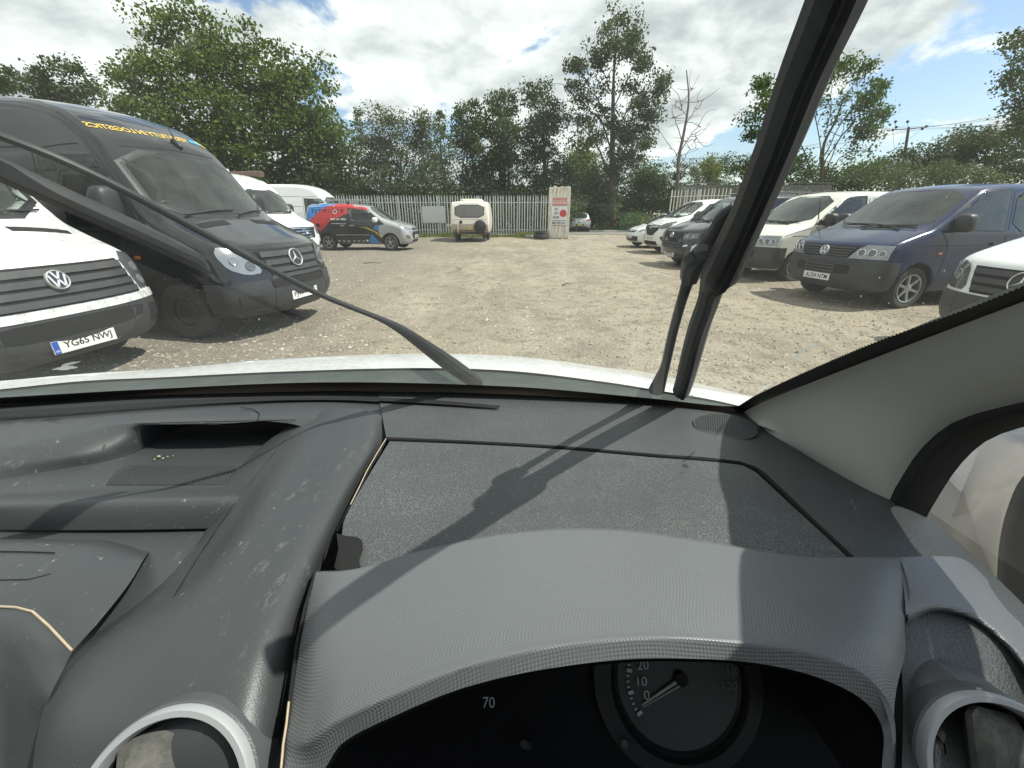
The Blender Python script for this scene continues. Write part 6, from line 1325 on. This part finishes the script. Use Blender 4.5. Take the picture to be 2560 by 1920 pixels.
loft('dash_shoulder', [dk([(1598, 996, -.3186), (1640, 1012, -.3184), (1690, 1057, -.3165), (1760, 1125, -.314), (1840, 1203, -.311), (1900, 1265, -.312), (1945, 1420, -.318), (1948, 1740, -.345)]),
    dk([(1610, 975, -.321), (1668, 1005, -.321), (1730, 1050, -.319), (1810, 1110, -.317), (1905, 1190, -.314), (1985, 1260, -.315), (2040, 1420, -.325), (2080, 1740, -.35)]),
    dk([(1640, 950, -.326), (1715, 995, -.326), (1800, 1045, -.326), (1890, 1100, -.324), (1990, 1170, -.321), (2080, 1250, -.321), (2160, 1420, -.33), (2230, 1740, -.36)]),
    dk([(1650, 930, -.332), (1755, 992, -.333), (1850, 1043, -.334), (1935, 1087, -.333), (2035, 1160, -.333), (2130, 1245, -.334), (2220, 1370, -.34), (2350, 1740, -.38)]),
    dk([(1640, 912, -.345), (1755, 970, -.352), (1850, 1025, -.352), (1945, 1075, -.352), (2045, 1150, -.352), (2145, 1240, -.354), (2260, 1370, -.36), (2400, 1740, -.40)])], I_DASH, dash, 80, 50)
LID = loft('dash_lid', [dk([(842, 953, -.3188), (1000, 959, -.3188), (1200, 970, -.3188), (1400, 987, -.3188), (1598, 1004, -.3188), (1632, 1019, -.3188)]),
    dk([(795, 1030, -.3145), (1000, 1040, -.314), (1200, 1050, -.313), (1400, 1060, -.313), (1600, 1075, -.3135), (1715, 1096, -.3145)]),
    dk([(745, 1120, -.312), (1000, 1130, -.3095), (1200, 1138, -.3085), (1400, 1142, -.3085), (1640, 1160, -.309), (1795, 1170, -.3105)]),
    dk([(738, 1160, -.311), (1000, 1200, -.309), (1200, 1210, -.308), (1400, 1215, -.308), (1640, 1240, -.309), (1850, 1225, -.310)]),
    dk([(720, 1260, -.315), (1000, 1290, -.315), (1200, 1290, -.315), (1400, 1290, -.315), (1640, 1300, -.315), (1880, 1270, -.316)])], I_LID, dash, 70, 40)
MB().tube(dk([(836, 949, -.3205), (1000, 955, -.3205), (1200, 966, -.3205), (1400, 983, -.3205), (1598, 1000, -.3205), (1638, 1016, -.3205), (1690, 1063, -.3185), (1760, 1131, -.316), (1842, 1208, -.313)]), .0030, 8).build('lid_gap', M_VOID, dash)
MB().tube(dk([(1560, 996, -.3275), (1605, 1001, -.3275), (1640, 1018, -.3275), (1690, 1064, -.3255), (1760, 1132, -.323), (1842, 1209, -.320)]), .0065, 8).build('lid_gap', M_VOID, dash)  # added dark filler below the gap, covers the bright leak through it
MB().tube(dk([(836, 946, -.322), (810, 990, -.322), (783, 1040, -.324), (756, 1095, -.326), (729, 1150, -.328)]), .0022, 6).build('lid_side_gap', M_VOID, dash)
MB().tube(dk([(834, 947, -.3195), (812, 983, -.3195), (792, 1018, -.320), (776, 1052, -.322), (757, 1090, -.322)]), .0007, 5).build('torn_edge', I_LINT, dash)
nt_ = MB(); nt_.add([tuple(p) for p in dk([(727, 1152, -.3085), (745, 1157, -.308), (772, 1160, -.308), (783, 1168, -.308), (784, 1188, -.307), (776, 1210, -.306), (779, 1232, -.305), (738, 1240, -.306), (722, 1225, -.310), (731, 1185, -.310)])], [tuple(range(10))]); nt_.build('broken_corner_hole', M_VOID, dash, False)
sl_ = MB(); top = [(-90, 893), (150, 880), (300, 870), (480, 861), (640, 857), (800, 858), (950, 865), (1075, 876)]; bot = [(-90, 904), (150, 890), (300, 879), (480, 868), (640, 864), (800, 865), (950, 873), (1075, 881)]
strip('defrost_slot', [D_(x, y, -.3225) for x, y in top], [D_(x, y, -.3220) for x, y in bot], M_VOID, dash, 60)
e0 = MB(); e0.lathe([(.0035, 0), (.0035, .001), (0, .001)], Matrix.Translation(D_(1076, 878.5, -.3226)), 14); e0.build('defrost_slot_end', M_VOID, dash)
# fine panel joints of the passenger side
for pts in ([(290, 915.5, -.322), (400, 912, -.3215), (555, 909, -.321), (640, 907, -.321)], [(520, 880, -.3225), (548, 884, -.3215), (560, 893, -.3205), (556, 908, -.3205)], [(-90, 1142, -.3735), (100, 1144, -.3785), (300, 1143.5, -.3805), (455, 1141, -.3805)], [(-90, 1190, -.3445), (0, 1191, -.3445), (60, 1192, -.3445), (118, 1194, -.3445)], [(-90, 1252, -.3442), (0, 1253, -.3442), (60, 1252, -.3442), (110, 1240, -.3445)]):
    MB().tube(dk(pts), .0007, 5).build('panel_joint', M_VOID, dash)
# ribbed speaker grille
spk = D_(1566, 921, -.3245); m = MB(); ax, ay = D_(1636, 930, -.3245) - spk, D_(1566, 949, -.3245) - spk
ring = [spk + ax * math.cos(t) + ay * math.sin(t) for t in np.linspace(0, 6.2832, 49)[:-1]]
m.add([tuple(p) for p in ring] + [tuple(p * 1.0 + Vector((0, 0, -.010))) for p in ring], [tuple(range(48))] + [(i, i + 48, (i + 1) % 48 + 48, (i + 1) % 48) for i in range(48)]); sg_ = m.build('speaker_grille', plastic('grille_plastic', (.03, .033, .034), .6, dust=.2, dustcol=(.10, .10, .10)), dash, False)
MB().tube(ring + ring[:2], .0012, 6, False).build('grille_rim', I_DASH, sg_)
rb = MB()
for k in range(-17, 18):
    u = k / 18.0; w = math.sqrt(1 - u * u); rb.tube([spk + ax * u - ay * w * .97 + Vector((0, 0, .0006)), spk + ax * u + ay * w * .97 + Vector((0, 0, .0006))], .0009, 4)
o = rb.build('grille_ribs', I_DASH, sg_); o['kind'] = 'stuff'
def on(o, vx, vy, off=.0006):
    bv = BVHTree.FromPolygons([v.co for v in o.data.vertices], [tuple(p.vertices) for p in o.data.polygons]); a, f, d = ray(vx * SC, vy * SC); dr = Vector((a, f, -d)).normalized()
    h_ = bv.ray_cast(Vector((0, 0, EYE)), dr); return (h_[0] if h_[0] else at_h(vx * SC, vy * SC, -.33)) - dr * off
MB().tube([on(SPN, x, y, .0003) for x, y in ((625, 940), (585, 988), (540, 1045), (500, 1098), (469, 1141), (430, 1200), (400, 1248), (376, 1288))], .0008, 5).build('panel_joint', M_VOID, dash)
# crumbs in the tray
for x, y, s in ((343, 986, .0035), (352, 990, .0022), (362, 986, .0016), (334, 992, .0018), (374, 984, .0012)):
    superell(D_(x, y, -.3695), (s * .9, s * .65, s * .5), I_LINT, dash, 'crumb', 2, 8, 6)

# ---- instrument hood
hood = empty('instrument_hood', (0, 0, 0), 0, OWN)
pxh = lambda pts: [at_h(*p) for p in pts]
H_BACK = [(786, 1433, -.318), (840, 1429, -.305), (905, 1420, -.2985), (1040, 1383, -.2915), (1215, 1343, -.287), (1388, 1325, -.285), (1562, 1328, -.285), (1736, 1352, -.287), (1898, 1377, -.2905), (2014, 1394, -.2945), (2130, 1395, -.298), (2251, 1394, -.303)]
H_BK0 = [(x, y - 4, h - .022) for x, y, h in H_BACK]
H_MID = [(752, 1600, -.322), (800, 1590, -.303), (880, 1565, -.2925), (1030, 1515, -.282), (1215, 1470, -.275), (1388, 1452, -.273), (1562, 1450, -.273), (1736, 1462, -.275), (1898, 1482, -.279), (2060, 1505, -.285), (2180, 1530, -.291), (2245, 1560, -.300), (2264, 1610, -.307)]
H_CREST = [(715, 1850, -.328), (770, 1855, -.312), (836, 1807, -.296), (971, 1743, -.281), (1152, 1671, -.270), (1333, 1626, -.265), (1559, 1599, -.264), (1741, 1598, -.266), (1876, 1611, -.270), (2012, 1629, -.275), (2125, 1665, -.283), (2193, 1715, -.293), (2232, 1780, -.305), (2241, 1850, -.316), (2232, 1960, -.330)]
H_LIP0 = [(705, 1990, -.338), (800, 1935, -.330), (856, 1858, -.311), (990, 1788, -.294), (1152, 1722, -.282), (1333, 1678, -.276), (1559, 1649, -.2745), (1741, 1647, -.277), (1876, 1656, -.281), (2012, 1683, -.288), (2120, 1726, -.297), (2180, 1772, -.307), (2208, 1830, -.318), (2206, 1900, -.328), (2196, 2020, -.345)]
H_LIP1 = [(x + (1500 - x) * .01, y + 8, h - .008) for x, y, h in H_LIP0]
H_IN = [(x, y - 2, h - .05) for x, y, h in H_LIP0]
HC = [pxh(c) for c in (H_BK0, H_BACK, H_MID, H_CREST, H_LIP0)]
# slide soft duplicates next to edges so the folds stay crisp
HC = [HC[0], [a.lerp(b, .92) for a, b in zip(HC[0], HC[1])], HC[1], HC[2], [a.lerp(b, .86) for a, b in zip(HC[2], HC[3])], HC[3], [a.lerp(b, .25) for a, b in zip(HC[3], HC[4])], HC[4]]
loft('hood_skin', HC, I_HOOD, hood, 110, 90, 60)
loft('hood_inner', [pxh(H_LIP0), pxh(H_LIP1), [p + Vector((0, .05, -.012)) for p in pxh(H_LIP1)], [p + Vector((0, .10, -.02)) for p in pxh(H_LIP1)]], I_CLUSTER, hood, 80, 24)
MB().tube(pxh([(788, 1432, -.318), (762, 1520, -.318), (742, 1610, -.322), (726, 1740, -.325), (712, 1850, -.328), (700, 1990, -.338)]), .0014, 6).build('hood_edge_gap', M_VOID, hood)
MB().tube(pxh([(722, 1755, -.3235), (716, 1810, -.3255), (708, 1860, -.3265), (702, 1930, -.333)]), .0009, 5).build('crumb_line', I_LINT, hood)
# hood right flank falling behind the side vent
loft('hood_flank', [pxh([(2249, 1393, -.303), (2272, 1470, -.303), (2264, 1610, -.307), (2250, 1730, -.310), (2242, 1850, -.316), (2232, 1960, -.330)]), [p + Vector((.004, .002, -.007)) for p in pxh([(2249, 1393, -.303), (2272, 1470, -.303), (2264, 1610, -.307), (2250, 1730, -.310), (2242, 1850, -.316), (2232, 1960, -.330)])]], I_HOOD, hood, 40, 6)

# ---- instrument cluster behind a clear window
clu = empty('instrument_cluster', (0, 0, 0), 0, OWN)
c0 = at_y(1690, 1695, .262); nf = Vector((0, -.80, .60)).normalized(); MF = axes(c0, (1, 0, 0), nf)
def on_face(px, py, off=0.0):
    a, f, d = ray(px, py); v = Vector((a, f, -d)); o_ = Vector((0, 0, EYE)); t = (c0 - o_).dot(nf) / v.dot(nf); return o_ + v * t + nf * off
fc_ = MB(); fc_.box((-.06, -.05, -.006), (.60, .20, .008)); fc_.v = [tuple(MF @ Vector(v)) for v in fc_.v]; fc_.build('face_panel', I_CLUSTER, clu, False)
Rd = (on_face(1562, 1695) - c0).length
dl = MB(); dl.lathe([(Rd * 1.30, -.001), (Rd * 1.30, .004), (Rd * 1.20, .006), (Rd * 1.12, .002), (0, .002)], MF, 56); sd = dl.build('speedometer', I_FACE, clu)
MB().lathe([(Rd * 1.62, -.004), (Rd * 1.62, .006), (Rd * 1.32, .010), (Rd * 1.30, .004)], MF, 56).build('dial_surround', pm('dial_surround_grey', (.022, .025, .028), .45), sd)
def ftxt(t, px, py, w, h, mat=None): 
    p = on_face(px, py, .0065); flat_text('numeral', t, axes(p, (1, 0, 0), nf), w, h, mat or I_PRINT, sd, bold=0.0, d=0.0005)
sc_ = lambda k: k * Rd / 120
ftxt('20', 1602, 1655, sc_(26), sc_(20)); ftxt('10', 1600, 1695, sc_(22), sc_(19)); ftxt('0', 1611, 1729, sc_(13), sc_(19)); I_DIM = pm('dial_print_dim', (.13, .135, .14), .6)
ftxt('110', 1824, 1669, sc_(26), sc_(16), I_DIM); ftxt('120', 1816, 1707, sc_(32), sc_(17), I_DIM); ftxt('70', 1223, 1747, sc_(27), sc_(22))
tk = MB()
for k in range(13):
    t = math.radians(150 + k * 5.4 - 0); 
    q0, q1 = (1.0, .90) if k % 4 == 0 else (1.0, .95)
    u = Vector((math.cos(math.radians(214 - k * 5.6)), math.sin(math.radians(214 - k * 5.6)), 0)); w = Vector((-u.y, u.x, 0)) * Rd * (.030 if k % 4 == 0 else .014)
    tk.add([MF @ (u * Rd * q0 + w + Vector((0, 0, .0068))), MF @ (u * Rd * q0 - w + Vector((0, 0, .0068))), MF @ (u * Rd * q1 - w + Vector((0, 0, .0068))), MF @ (u * Rd * q1 + w + Vector((0, 0, .0068)))], [(0, 1, 2, 3)])
tk.build('tick_marks', I_PRINT, sd, False)['kind'] = 'stuff'
for (a, b, w, mt) in (((1693, 1690), (1600, 1755), .0011, pm('needle_white', (.55, .55, .55), .4)), ((1700, 1702), (1603, 1760), .0006, I_PRINT)):
    MB().tube([on_face(*a, .007), on_face(*b, .006)], [w * 1.4, w * .5], 6).build('needle', mt, sd)
MB().lathe([(.006, .003), (.006, .009), (0, .011)], Matrix.Translation(on_face(1696, 1690) - c0) @ MF, 20).build('needle_hub', I_FACE, sd)
for px, py in ((1308, 1838), (1552, 1838)): MB().tube([on_face(px + 12, py + 26, 0), on_face(px, py, .014)], [.0035, .0032], 10).build('trip_stalk', pm('trip_stalk_grey', (.05, .052, .055), .35), clu)

# ---- round air vents
def vent(name, cpx, cpy, Z, R, n, podr, podl, flap):
    a, f, d = (cpx - W0 / 2, FPX * CP - (cpy - H0 / 2) * SP, FPX * SP + (cpy - H0 / 2) * CP); k = Z / FPX; c = Vector((a * k, f * k, EYE - d * k)); n = Vector(n).normalized(); M = axes(c, (1, 0, 0), n)
    e = empty('air_vent', (0, 0, 0), 0, OWN)
    MB().lathe([(R * .87, -.014), (R * .88, .0), (R * .90, .003), (R * .965, .003), (R, .0), (R, -.010)], M, 64, cap=False).build('ring', I_RING, e)
    MB().lathe([(R * 1.0, -.004), (R * 1.03, -.005), (R * 1.06, -.014), (R * 1.06, -.03)], M, 56, cap=False).build('bezel', I_POD, e)
    if podl: M2 = axes(c - n * .030, (1, 0, 0), Vector((-.16, -.80, .42)).normalized()); MB().lathe([(R * 1.02, .012), (R * 1.10, -.006), (R * 1.12, -.03), (R * 1.10, -.06), (R * 1.0, -.085), (R * .78, -.105), (R * .45, -.116), (0, -.12)], M2, 56, cap=False).build('pod', I_POD, e)
    MB().lathe([(R * .86, -.006), (R * .84, -.045), (0, -.046)], M, 40, cap=False).build('cavity', M_VOID, e)
    for (x, y, w, h, q, z0) in flap:
        m = MB(); m.box((0, 0, 0), (w * R, h * R, .016), bev=.006); T = M @ Matrix.Translation((x * R, y * R, z0)) @ Matrix.Rotation(q, 4, 'Z') @ Matrix.Rotation(.35, 4, 'Y'); m.v = [tuple(T @ Vector(v)) for v in m.v]; m.build('flap', I_KNOB, e)
    return e
vent('left_vent', 402, 2030, .262, .0555, (.05, -.72, .68), 1.10, 0, [(-.20, .36, .95, .80, .25, -.014), (.48, .30, .36, .70, -.1, -.018), (0, -.5, 1.2, .6, 0, -.020)])
vent('right_vent', 2532, 1972, .266, .0515, (-.10, -.70, .70), 1.20, .16, [(.10, .20, .86, 1.15, -.25, -.010), (-.58, .15, .26, .9, -.15, -.018)])
# dimpled trim strip over the right vent
loft('trim_strip', [dk([(1938, 1204, -.3038), (2000, 1202, -.3100), (2060, 1203, -.3185), (2092, 1214, -.3260), (2130, 1250, -.332), (2180, 1310, -.336)]),
    dk([(1952, 1270, -.3042), (2020, 1264, -.3085), (2090, 1276, -.3165), (2140, 1300, -.3235), (2190, 1350, -.330), (2260, 1430, -.338)]),
    dk([(1957, 1333, -.3060), (2020, 1312, -.3085), (2100, 1330, -.315), (2160, 1375, -.321), (2220, 1440, -.326), (2300, 1540, -.334)]),
    dk([(1960, 1356, -.330), (2020, 1322, -.330), (2096, 1342, -.333), (2155, 1390, -.338), (2210, 1450, -.342), (2290, 1560, -.35)])], I_HOODL, hood, 40, 40)

# ---- right A-pillar trim, door seal, door glass, mirror
E0 = [W_(x, y, -.006) for x, y in ((1588, 900), (1652, 867), (1880, 777), (2212, 651), (2450, 562))] + [ws_pt(.408, .02, -.006), ws_pt(.40, .12, -.006), ws_pt(.395, .22, -.006), ws_pt(.39, .335, -.006)]
E1 = [D_(1618, 935, -.336), D_(1700, 968, -.341), D_(1800, 1030, -.343), D_(1908, 1092, -.343), at_x(1930 * SC, 1060 * SC, .475), at_x(1985 * SC, 975 * SC, .485), at_x(2060 * SC, 912 * SC, .49), at_x(2212 * SC, 868 * SC, .495), at_x(2450 * SC, 830 * SC, .50), Vector((.51, .235, EYE - .085)), Vector((.515, .10, EYE + .02)), Vector((.51, -.08, EYE + .15)), Vector((.49, -.30, EYE + .30))]
def midc(A, B, t, push):
    a, b = catmull(A, 30), catmull(B, 30); c = a * (1 - t) + b * t; c = c + np.array(push); return [Vector(p) for p in c]
loft('pillar_trim', [E0, midc(E0, E1, .3, (-.004, -.006, .004)), midc(E0, E1, .65, (-.006, -.008, .004)), E1], I_PILLAR, OWN, 60, 30)
SE0 = [at_x(1915 * SC, 1105 * SC, .478), at_x(1930 * SC, 1060 * SC, .477), at_x(1985 * SC, 975 * SC, .487), at_x(2060 * SC, 912 * SC, .492), at_x(2212 * SC, 868 * SC, .497), at_x(2450 * SC, 830 * SC, .502), Vector((.512, .235, EYE - .088)), Vector((.517, .10, EYE + .017)), Vector((.512, -.08, EYE + .147)), Vector((.492, -.30, EYE + .297))]
SE1 = [at_x(1965 * SC, 1120 * SC, .490), at_x(1975 * SC, 1100 * SC, .490), at_x(2035 * SC, 1005 * SC, .497), at_x(2100 * SC, 945 * SC, .502), at_x(2212 * SC, 908 * SC, .507), at_x(2450 * SC, 860 * SC, .512), Vector((.522, .228, EYE - .096)), Vector((.527, .09, EYE + .01)), Vector((.522, -.09, EYE + .13)), Vector((.502, -.31, EYE + .28))]
SM = [(a + b) / 2 + Vector((-.012, -.004, .002)) for a, b in zip(SE0, SE1)]
loft('door_seal', [SE0, SM, SE1, [p + Vector((.02, .0, -.002)) for p in SE1]], I_SEAL, OWN, 60, 16)
# outer pillar metal between windscreen edge and door
loft('pillar_outer', [[p + Vector((.015, .02, .012)) for p in E0], [p + Vector((.03, .02, .01)) for p in midc(E0, E1, .5, (0, 0, 0))[::6]] , [p + Vector((.012, .0, .015)) for p in E1]], I_WHITE, OWN, 40, 12)
gp = [Vector((.525, .50, EYE - .40)), Vector((.525, .45, EYE - .22)), Vector((.525, .30, EYE - .05)), Vector((.525, -.05, EYE + .26)), Vector((.525, -.75, EYE + .30)), Vector((.525, -.75, EYE - .40))]
mk('door_window', gp, [tuple(range(6))], G_DOOR, OWN, False)
mir = empty('door_mirror', (0, 0, 0), 0, OWN); X_ = lambda pts: [at_x(x, y, z) for x, y, z in pts]
loft('housing', [X_([(2150, 1420, .84), (2210, 1240, .86), (2330, 1080, .87), (2480, 1000, .88), (2700, 950, .90)]), X_([(2230, 1500, .80), (2280, 1300, .80), (2380, 1150, .80), (2520, 1060, .81), (2760, 1000, .83)]),
    X_([(2330, 1560, .755), (2350, 1400, .75), (2425, 1230, .75), (2560, 1100, .76), (2800, 1040, .78)]), X_([(2410, 1600, .70), (2410, 1430, .695), (2455, 1270, .695), (2580, 1140, .70), (2830, 1080, .72)]), X_([(2492, 1640, .665), (2487, 1420, .66), (2512, 1268, .66), (2575, 1165, .665), (2850, 1100, .68)]),
    X_([(2500, 1640, .655), (2494, 1420, .652), (2519, 1270, .652), (2582, 1172, .657), (2856, 1106, .672)])], I_SILV, mir, 40, 50)
loft('frame', [X_([(2500, 1640, .656), (2493, 1420, .653), (2518, 1270, .653), (2581, 1171, .658), (2856, 1106, .673)]), X_([(2520, 1640, .640), (2515, 1420, .637), (2545, 1280, .637), (2610, 1190, .645), (2860, 1130, .66)]), X_([(2590, 1640, .640), (2575, 1430, .640), (2600, 1310, .640), (2660, 1240, .645), (2880, 1190, .66)])], I_SEAL, mir, 30, 16)
mk('mirror_glass', X_([(2588, 1640, .645), (2573, 1430, .645), (2600, 1310, .645), (2660, 1240, .65), (2880, 1190, .665), (2900, 1640, .665)]), [tuple(range(6))], pm('mirror_silver', (.8, .8, .8), .02, metal=1.0), mir, False)

# ---- bonnet, scuttle, wipers
bon = loft('bonnet', [dk([(-60, 848, -.386), (0, 841, -.383), (180, 823, -.384), (350, 815, -.385), (600, 803, -.386), (900, 795, -.387), (1100, 801, -.387), (1300, 824, -.387), (1450, 848, -.387), (1560, 868, -.388), (1660, 893, -.392)]),
    dk([(-60, 836, -.388), (0, 830, -.387), (180, 812, -.389), (350, 802, -.392), (600, 783, -.396), (900, 772, -.398), (1100, 777, -.398), (1300, 801, -.396), (1450, 832, -.393), (1560, 853, -.392), (1660, 872, -.393)]),
    dk([(-60, 829, -.391), (0, 823, -.392), (180, 807, -.396), (350, 796, -.402), (600, 775, -.411), (900, 764, -.415), (1100, 769, -.415), (1300, 793, -.41), (1450, 824, -.402), (1560, 846, -.396), (1660, 862, -.395)]),
    [Vector((x, y, EYE - h)) for x, y, h in ((-1.28, 1.05, .44), (-1.24, 1.14, .455), (-1.1, 1.28, .49), (-.95, 1.40, .53), (-.65, 1.5, .565), (-.35, 1.55, .58), (-.1, 1.52, .57), (.2, 1.42, .54), (.38, 1.28, .49), (.50, 1.10, .455), (.60, .95, .44))],
    [Vector((x, y, EYE - h)) for x, y, h in ((-1.28, 1.15, .70), (-1.24, 1.35, .70), (-1.1, 1.6, .76), (-.95, 1.75, .80), (-.65, 1.9, .84), (-.35, 1.95, .86), (-.1, 1.92, .85), (.2, 1.8, .82), (.38, 1.6, .76), (.50, 1.35, .72), (.60, 1.1, .70))]], I_WHITE, OWN, 70, 40)
M_SCUT = pm('scuttle_plastic', (.035, .044, .042), .65, var=.3, vscale=14, dirt=.4, dcol=(.10, .115, .108), dscale=11, spec=.25)
loft('scuttle', [[p + Vector((0, .04, -.004)) for p in dk([(-60, 845, -.388), (0, 838, -.386), (350, 811, -.389), (900, 789, -.392), (1300, 819, -.392), (1560, 865, -.393), (1660, 890, -.394)])],
    dk([(-60, 860, -.386), (0, 852, -.386), (350, 827, -.388), (900, 810, -.390), (1300, 834, -.390), (1560, 876, -.390), (1660, 897, -.392)]),
    dk([(-60, 884, -.362), (0, 877, -.362), (350, 857, -.362), (900, 848, -.360), (1300, 866, -.360), (1560, 890, -.362), (1660, 905, -.365)])], M_SCUT, OWN, 60, 16)
M_WIP = pm('wiper_black', (.011, .012, .013), .5, var=.35, vscale=25, dirt=.18, dcol=(.075, .08, .08), dscale=14); M_RUB = pm('wiper_rubber', (.012, .012, .013), .7)
def wpath(pts, off):
    P = []; R = []
    for x, y, w in pts:
        p = W_(x, y, off); Z = (p.y * CP + (EYE - p.z) * SP); P.append(p); R.append(w * SC * Z / FPX / 2)
    C = catmull([(*p, r) for p, r in zip(P, R)], len(P) * 5); return C[:, :3], list(C[:, 3])
def wiper_(name, arm, blade, spoiler=None, joint=None, offa=.030, offb=.016):
    e = empty('wiper', (0, 0, 0), 0, OWN); P, R = wpath(arm, offa); MB().tube(P, R, 10, flat=.8).build('arm', M_WIP, e)
    P, R = wpath(blade, offb); b_ = MB().tube(P, R, 10, flat=1.0).build('blade', M_WIP, e)
    P2 = [Vector(p) - Vector((0, 1, 1.25)).normalized() * (r * .85) for p, r in zip(P, R)]
    MB().tube(P2, [r * .3 for r in R], 6).build('rubber_edge', M_RUB, b_)
    for pts, of in (joint or []):
        P, R = wpath(pts, of); MB().tube(P, R, 8).build('joint', M_WIP, e)
wiper_('driver_wiper', [(1418, 842, 34), (1428, 815, 26), (1437, 790, 20), (1452, 725, 20), (1468, 665, 21), (1482, 620, 24), (1490, 595, 30), (1497, 565, 38), (1520, 535, 34), (1545, 500, 32), (1565, 466, 34), (1590, 445, 24)],
    [(1472, 845, 36), (1480, 820, 38), (1494, 765, 42), (1512, 700, 44), (1532, 645, 46), (1540, 615, 52), (1556, 590, 80), (1574, 555, 82), (1600, 500, 80), (1628, 440, 80), (1690, 290, 92), (1750, 130, 108), (1806, 0, 124), (1868, -150, 138), (1950, -340, 155), (2060, -600, 180)],
    joint=[([(1508, 548, 34), (1530, 540, 40), (1555, 560, 30)], .024), ([(1490, 600, 40), (1500, 560, 50), (1512, 545, 44)], .030)])
wiper_('passenger_wiper', [(1028, 826, 34), (1000, 806, 40), (960, 778, 40), (910, 742, 32), (860, 708, 23), (820, 688, 16), (700, 640, 15), (600, 590, 16), (500, 536, 18), (400, 482, 20), (250, 402, 22), (120, 340, 23), (0, 293, 25), (-120, 250, 26)],
    [(446, 584, 16), (432, 572, 28), (405, 553, 36), (300, 502, 42), (150, 434, 46), (0, 366, 50), (-150, 299, 58), (-320, 223, 66)], offa=.026, offb=.014)
# cab shell: roof, headliner, doors, bulkhead, firewall
M_LINER = pm('cab_liner', (.28, .28, .27), .9)
def sheet(name, pts, mat, t=.02):
    P = [Vector(p) for p in pts]; nrm = (P[1] - P[0]).cross(P[2] - P[0]).normalized() * t; n = len(P)
    return mk(name, P + [p + nrm for p in P], [tuple(range(n - 1, -1, -1)), tuple(range(n, 2 * n))] + [(i, (i + 1) % n, n + (i + 1) % n, n + i) for i in range(n)], mat, OWN, False)
zt = EYE + .335; yt = ws_y(XC, .335) - .02
sheet('roof', [(-1.08, yt - .10, zt), (.48, yt - .10, zt), (.48, -1.9, zt + .04), (-1.08, -1.9, zt + .04)], M_LINER)
sheet('roof_header', [(x, ws_y(x, .335) - .01, zt) for x in (-1.06, -.7, XC, .1, .42)] + [(.42, yt - .14, zt), (-1.06, yt - .14, zt)], M_LINER)
sheet('bulkhead', [(-1.2, -1.3, .3), (.54, -1.3, .3), (.54, -1.3, zt), (-1.2, -1.3, zt)], M_LINER)
sheet('floor', [(-1.2, -1.3, .30), (.54, -1.3, .30), (.54, .9, .30), (-1.2, .9, .30)], M_TRIM)
sheet('firewall', [(-1.2, .80, .30), (.50, .80, .30), (.50, .80, EYE - .40), (-1.2, .80, EYE - .40)], M_VOID)
sheet('driver_door', [(.54, .62, .30), (.54, -1.3, .30), (.54, -1.3, EYE - .40), (.54, .62, EYE - .46)], M_VOID)
sheet('passenger_door', [(-1.22, -1.3, .30), (-1.22, .85, .30), (-1.22, .85, EYE - .40), (-1.22, -1.3, EYE - .36)], M_LINER)
sheet('front_wing', [(.58, .80, .40), (.58, 1.1, .40), (.60, 1.1, EYE - .62), (.58, .80, EYE - .62)], I_WHITE)
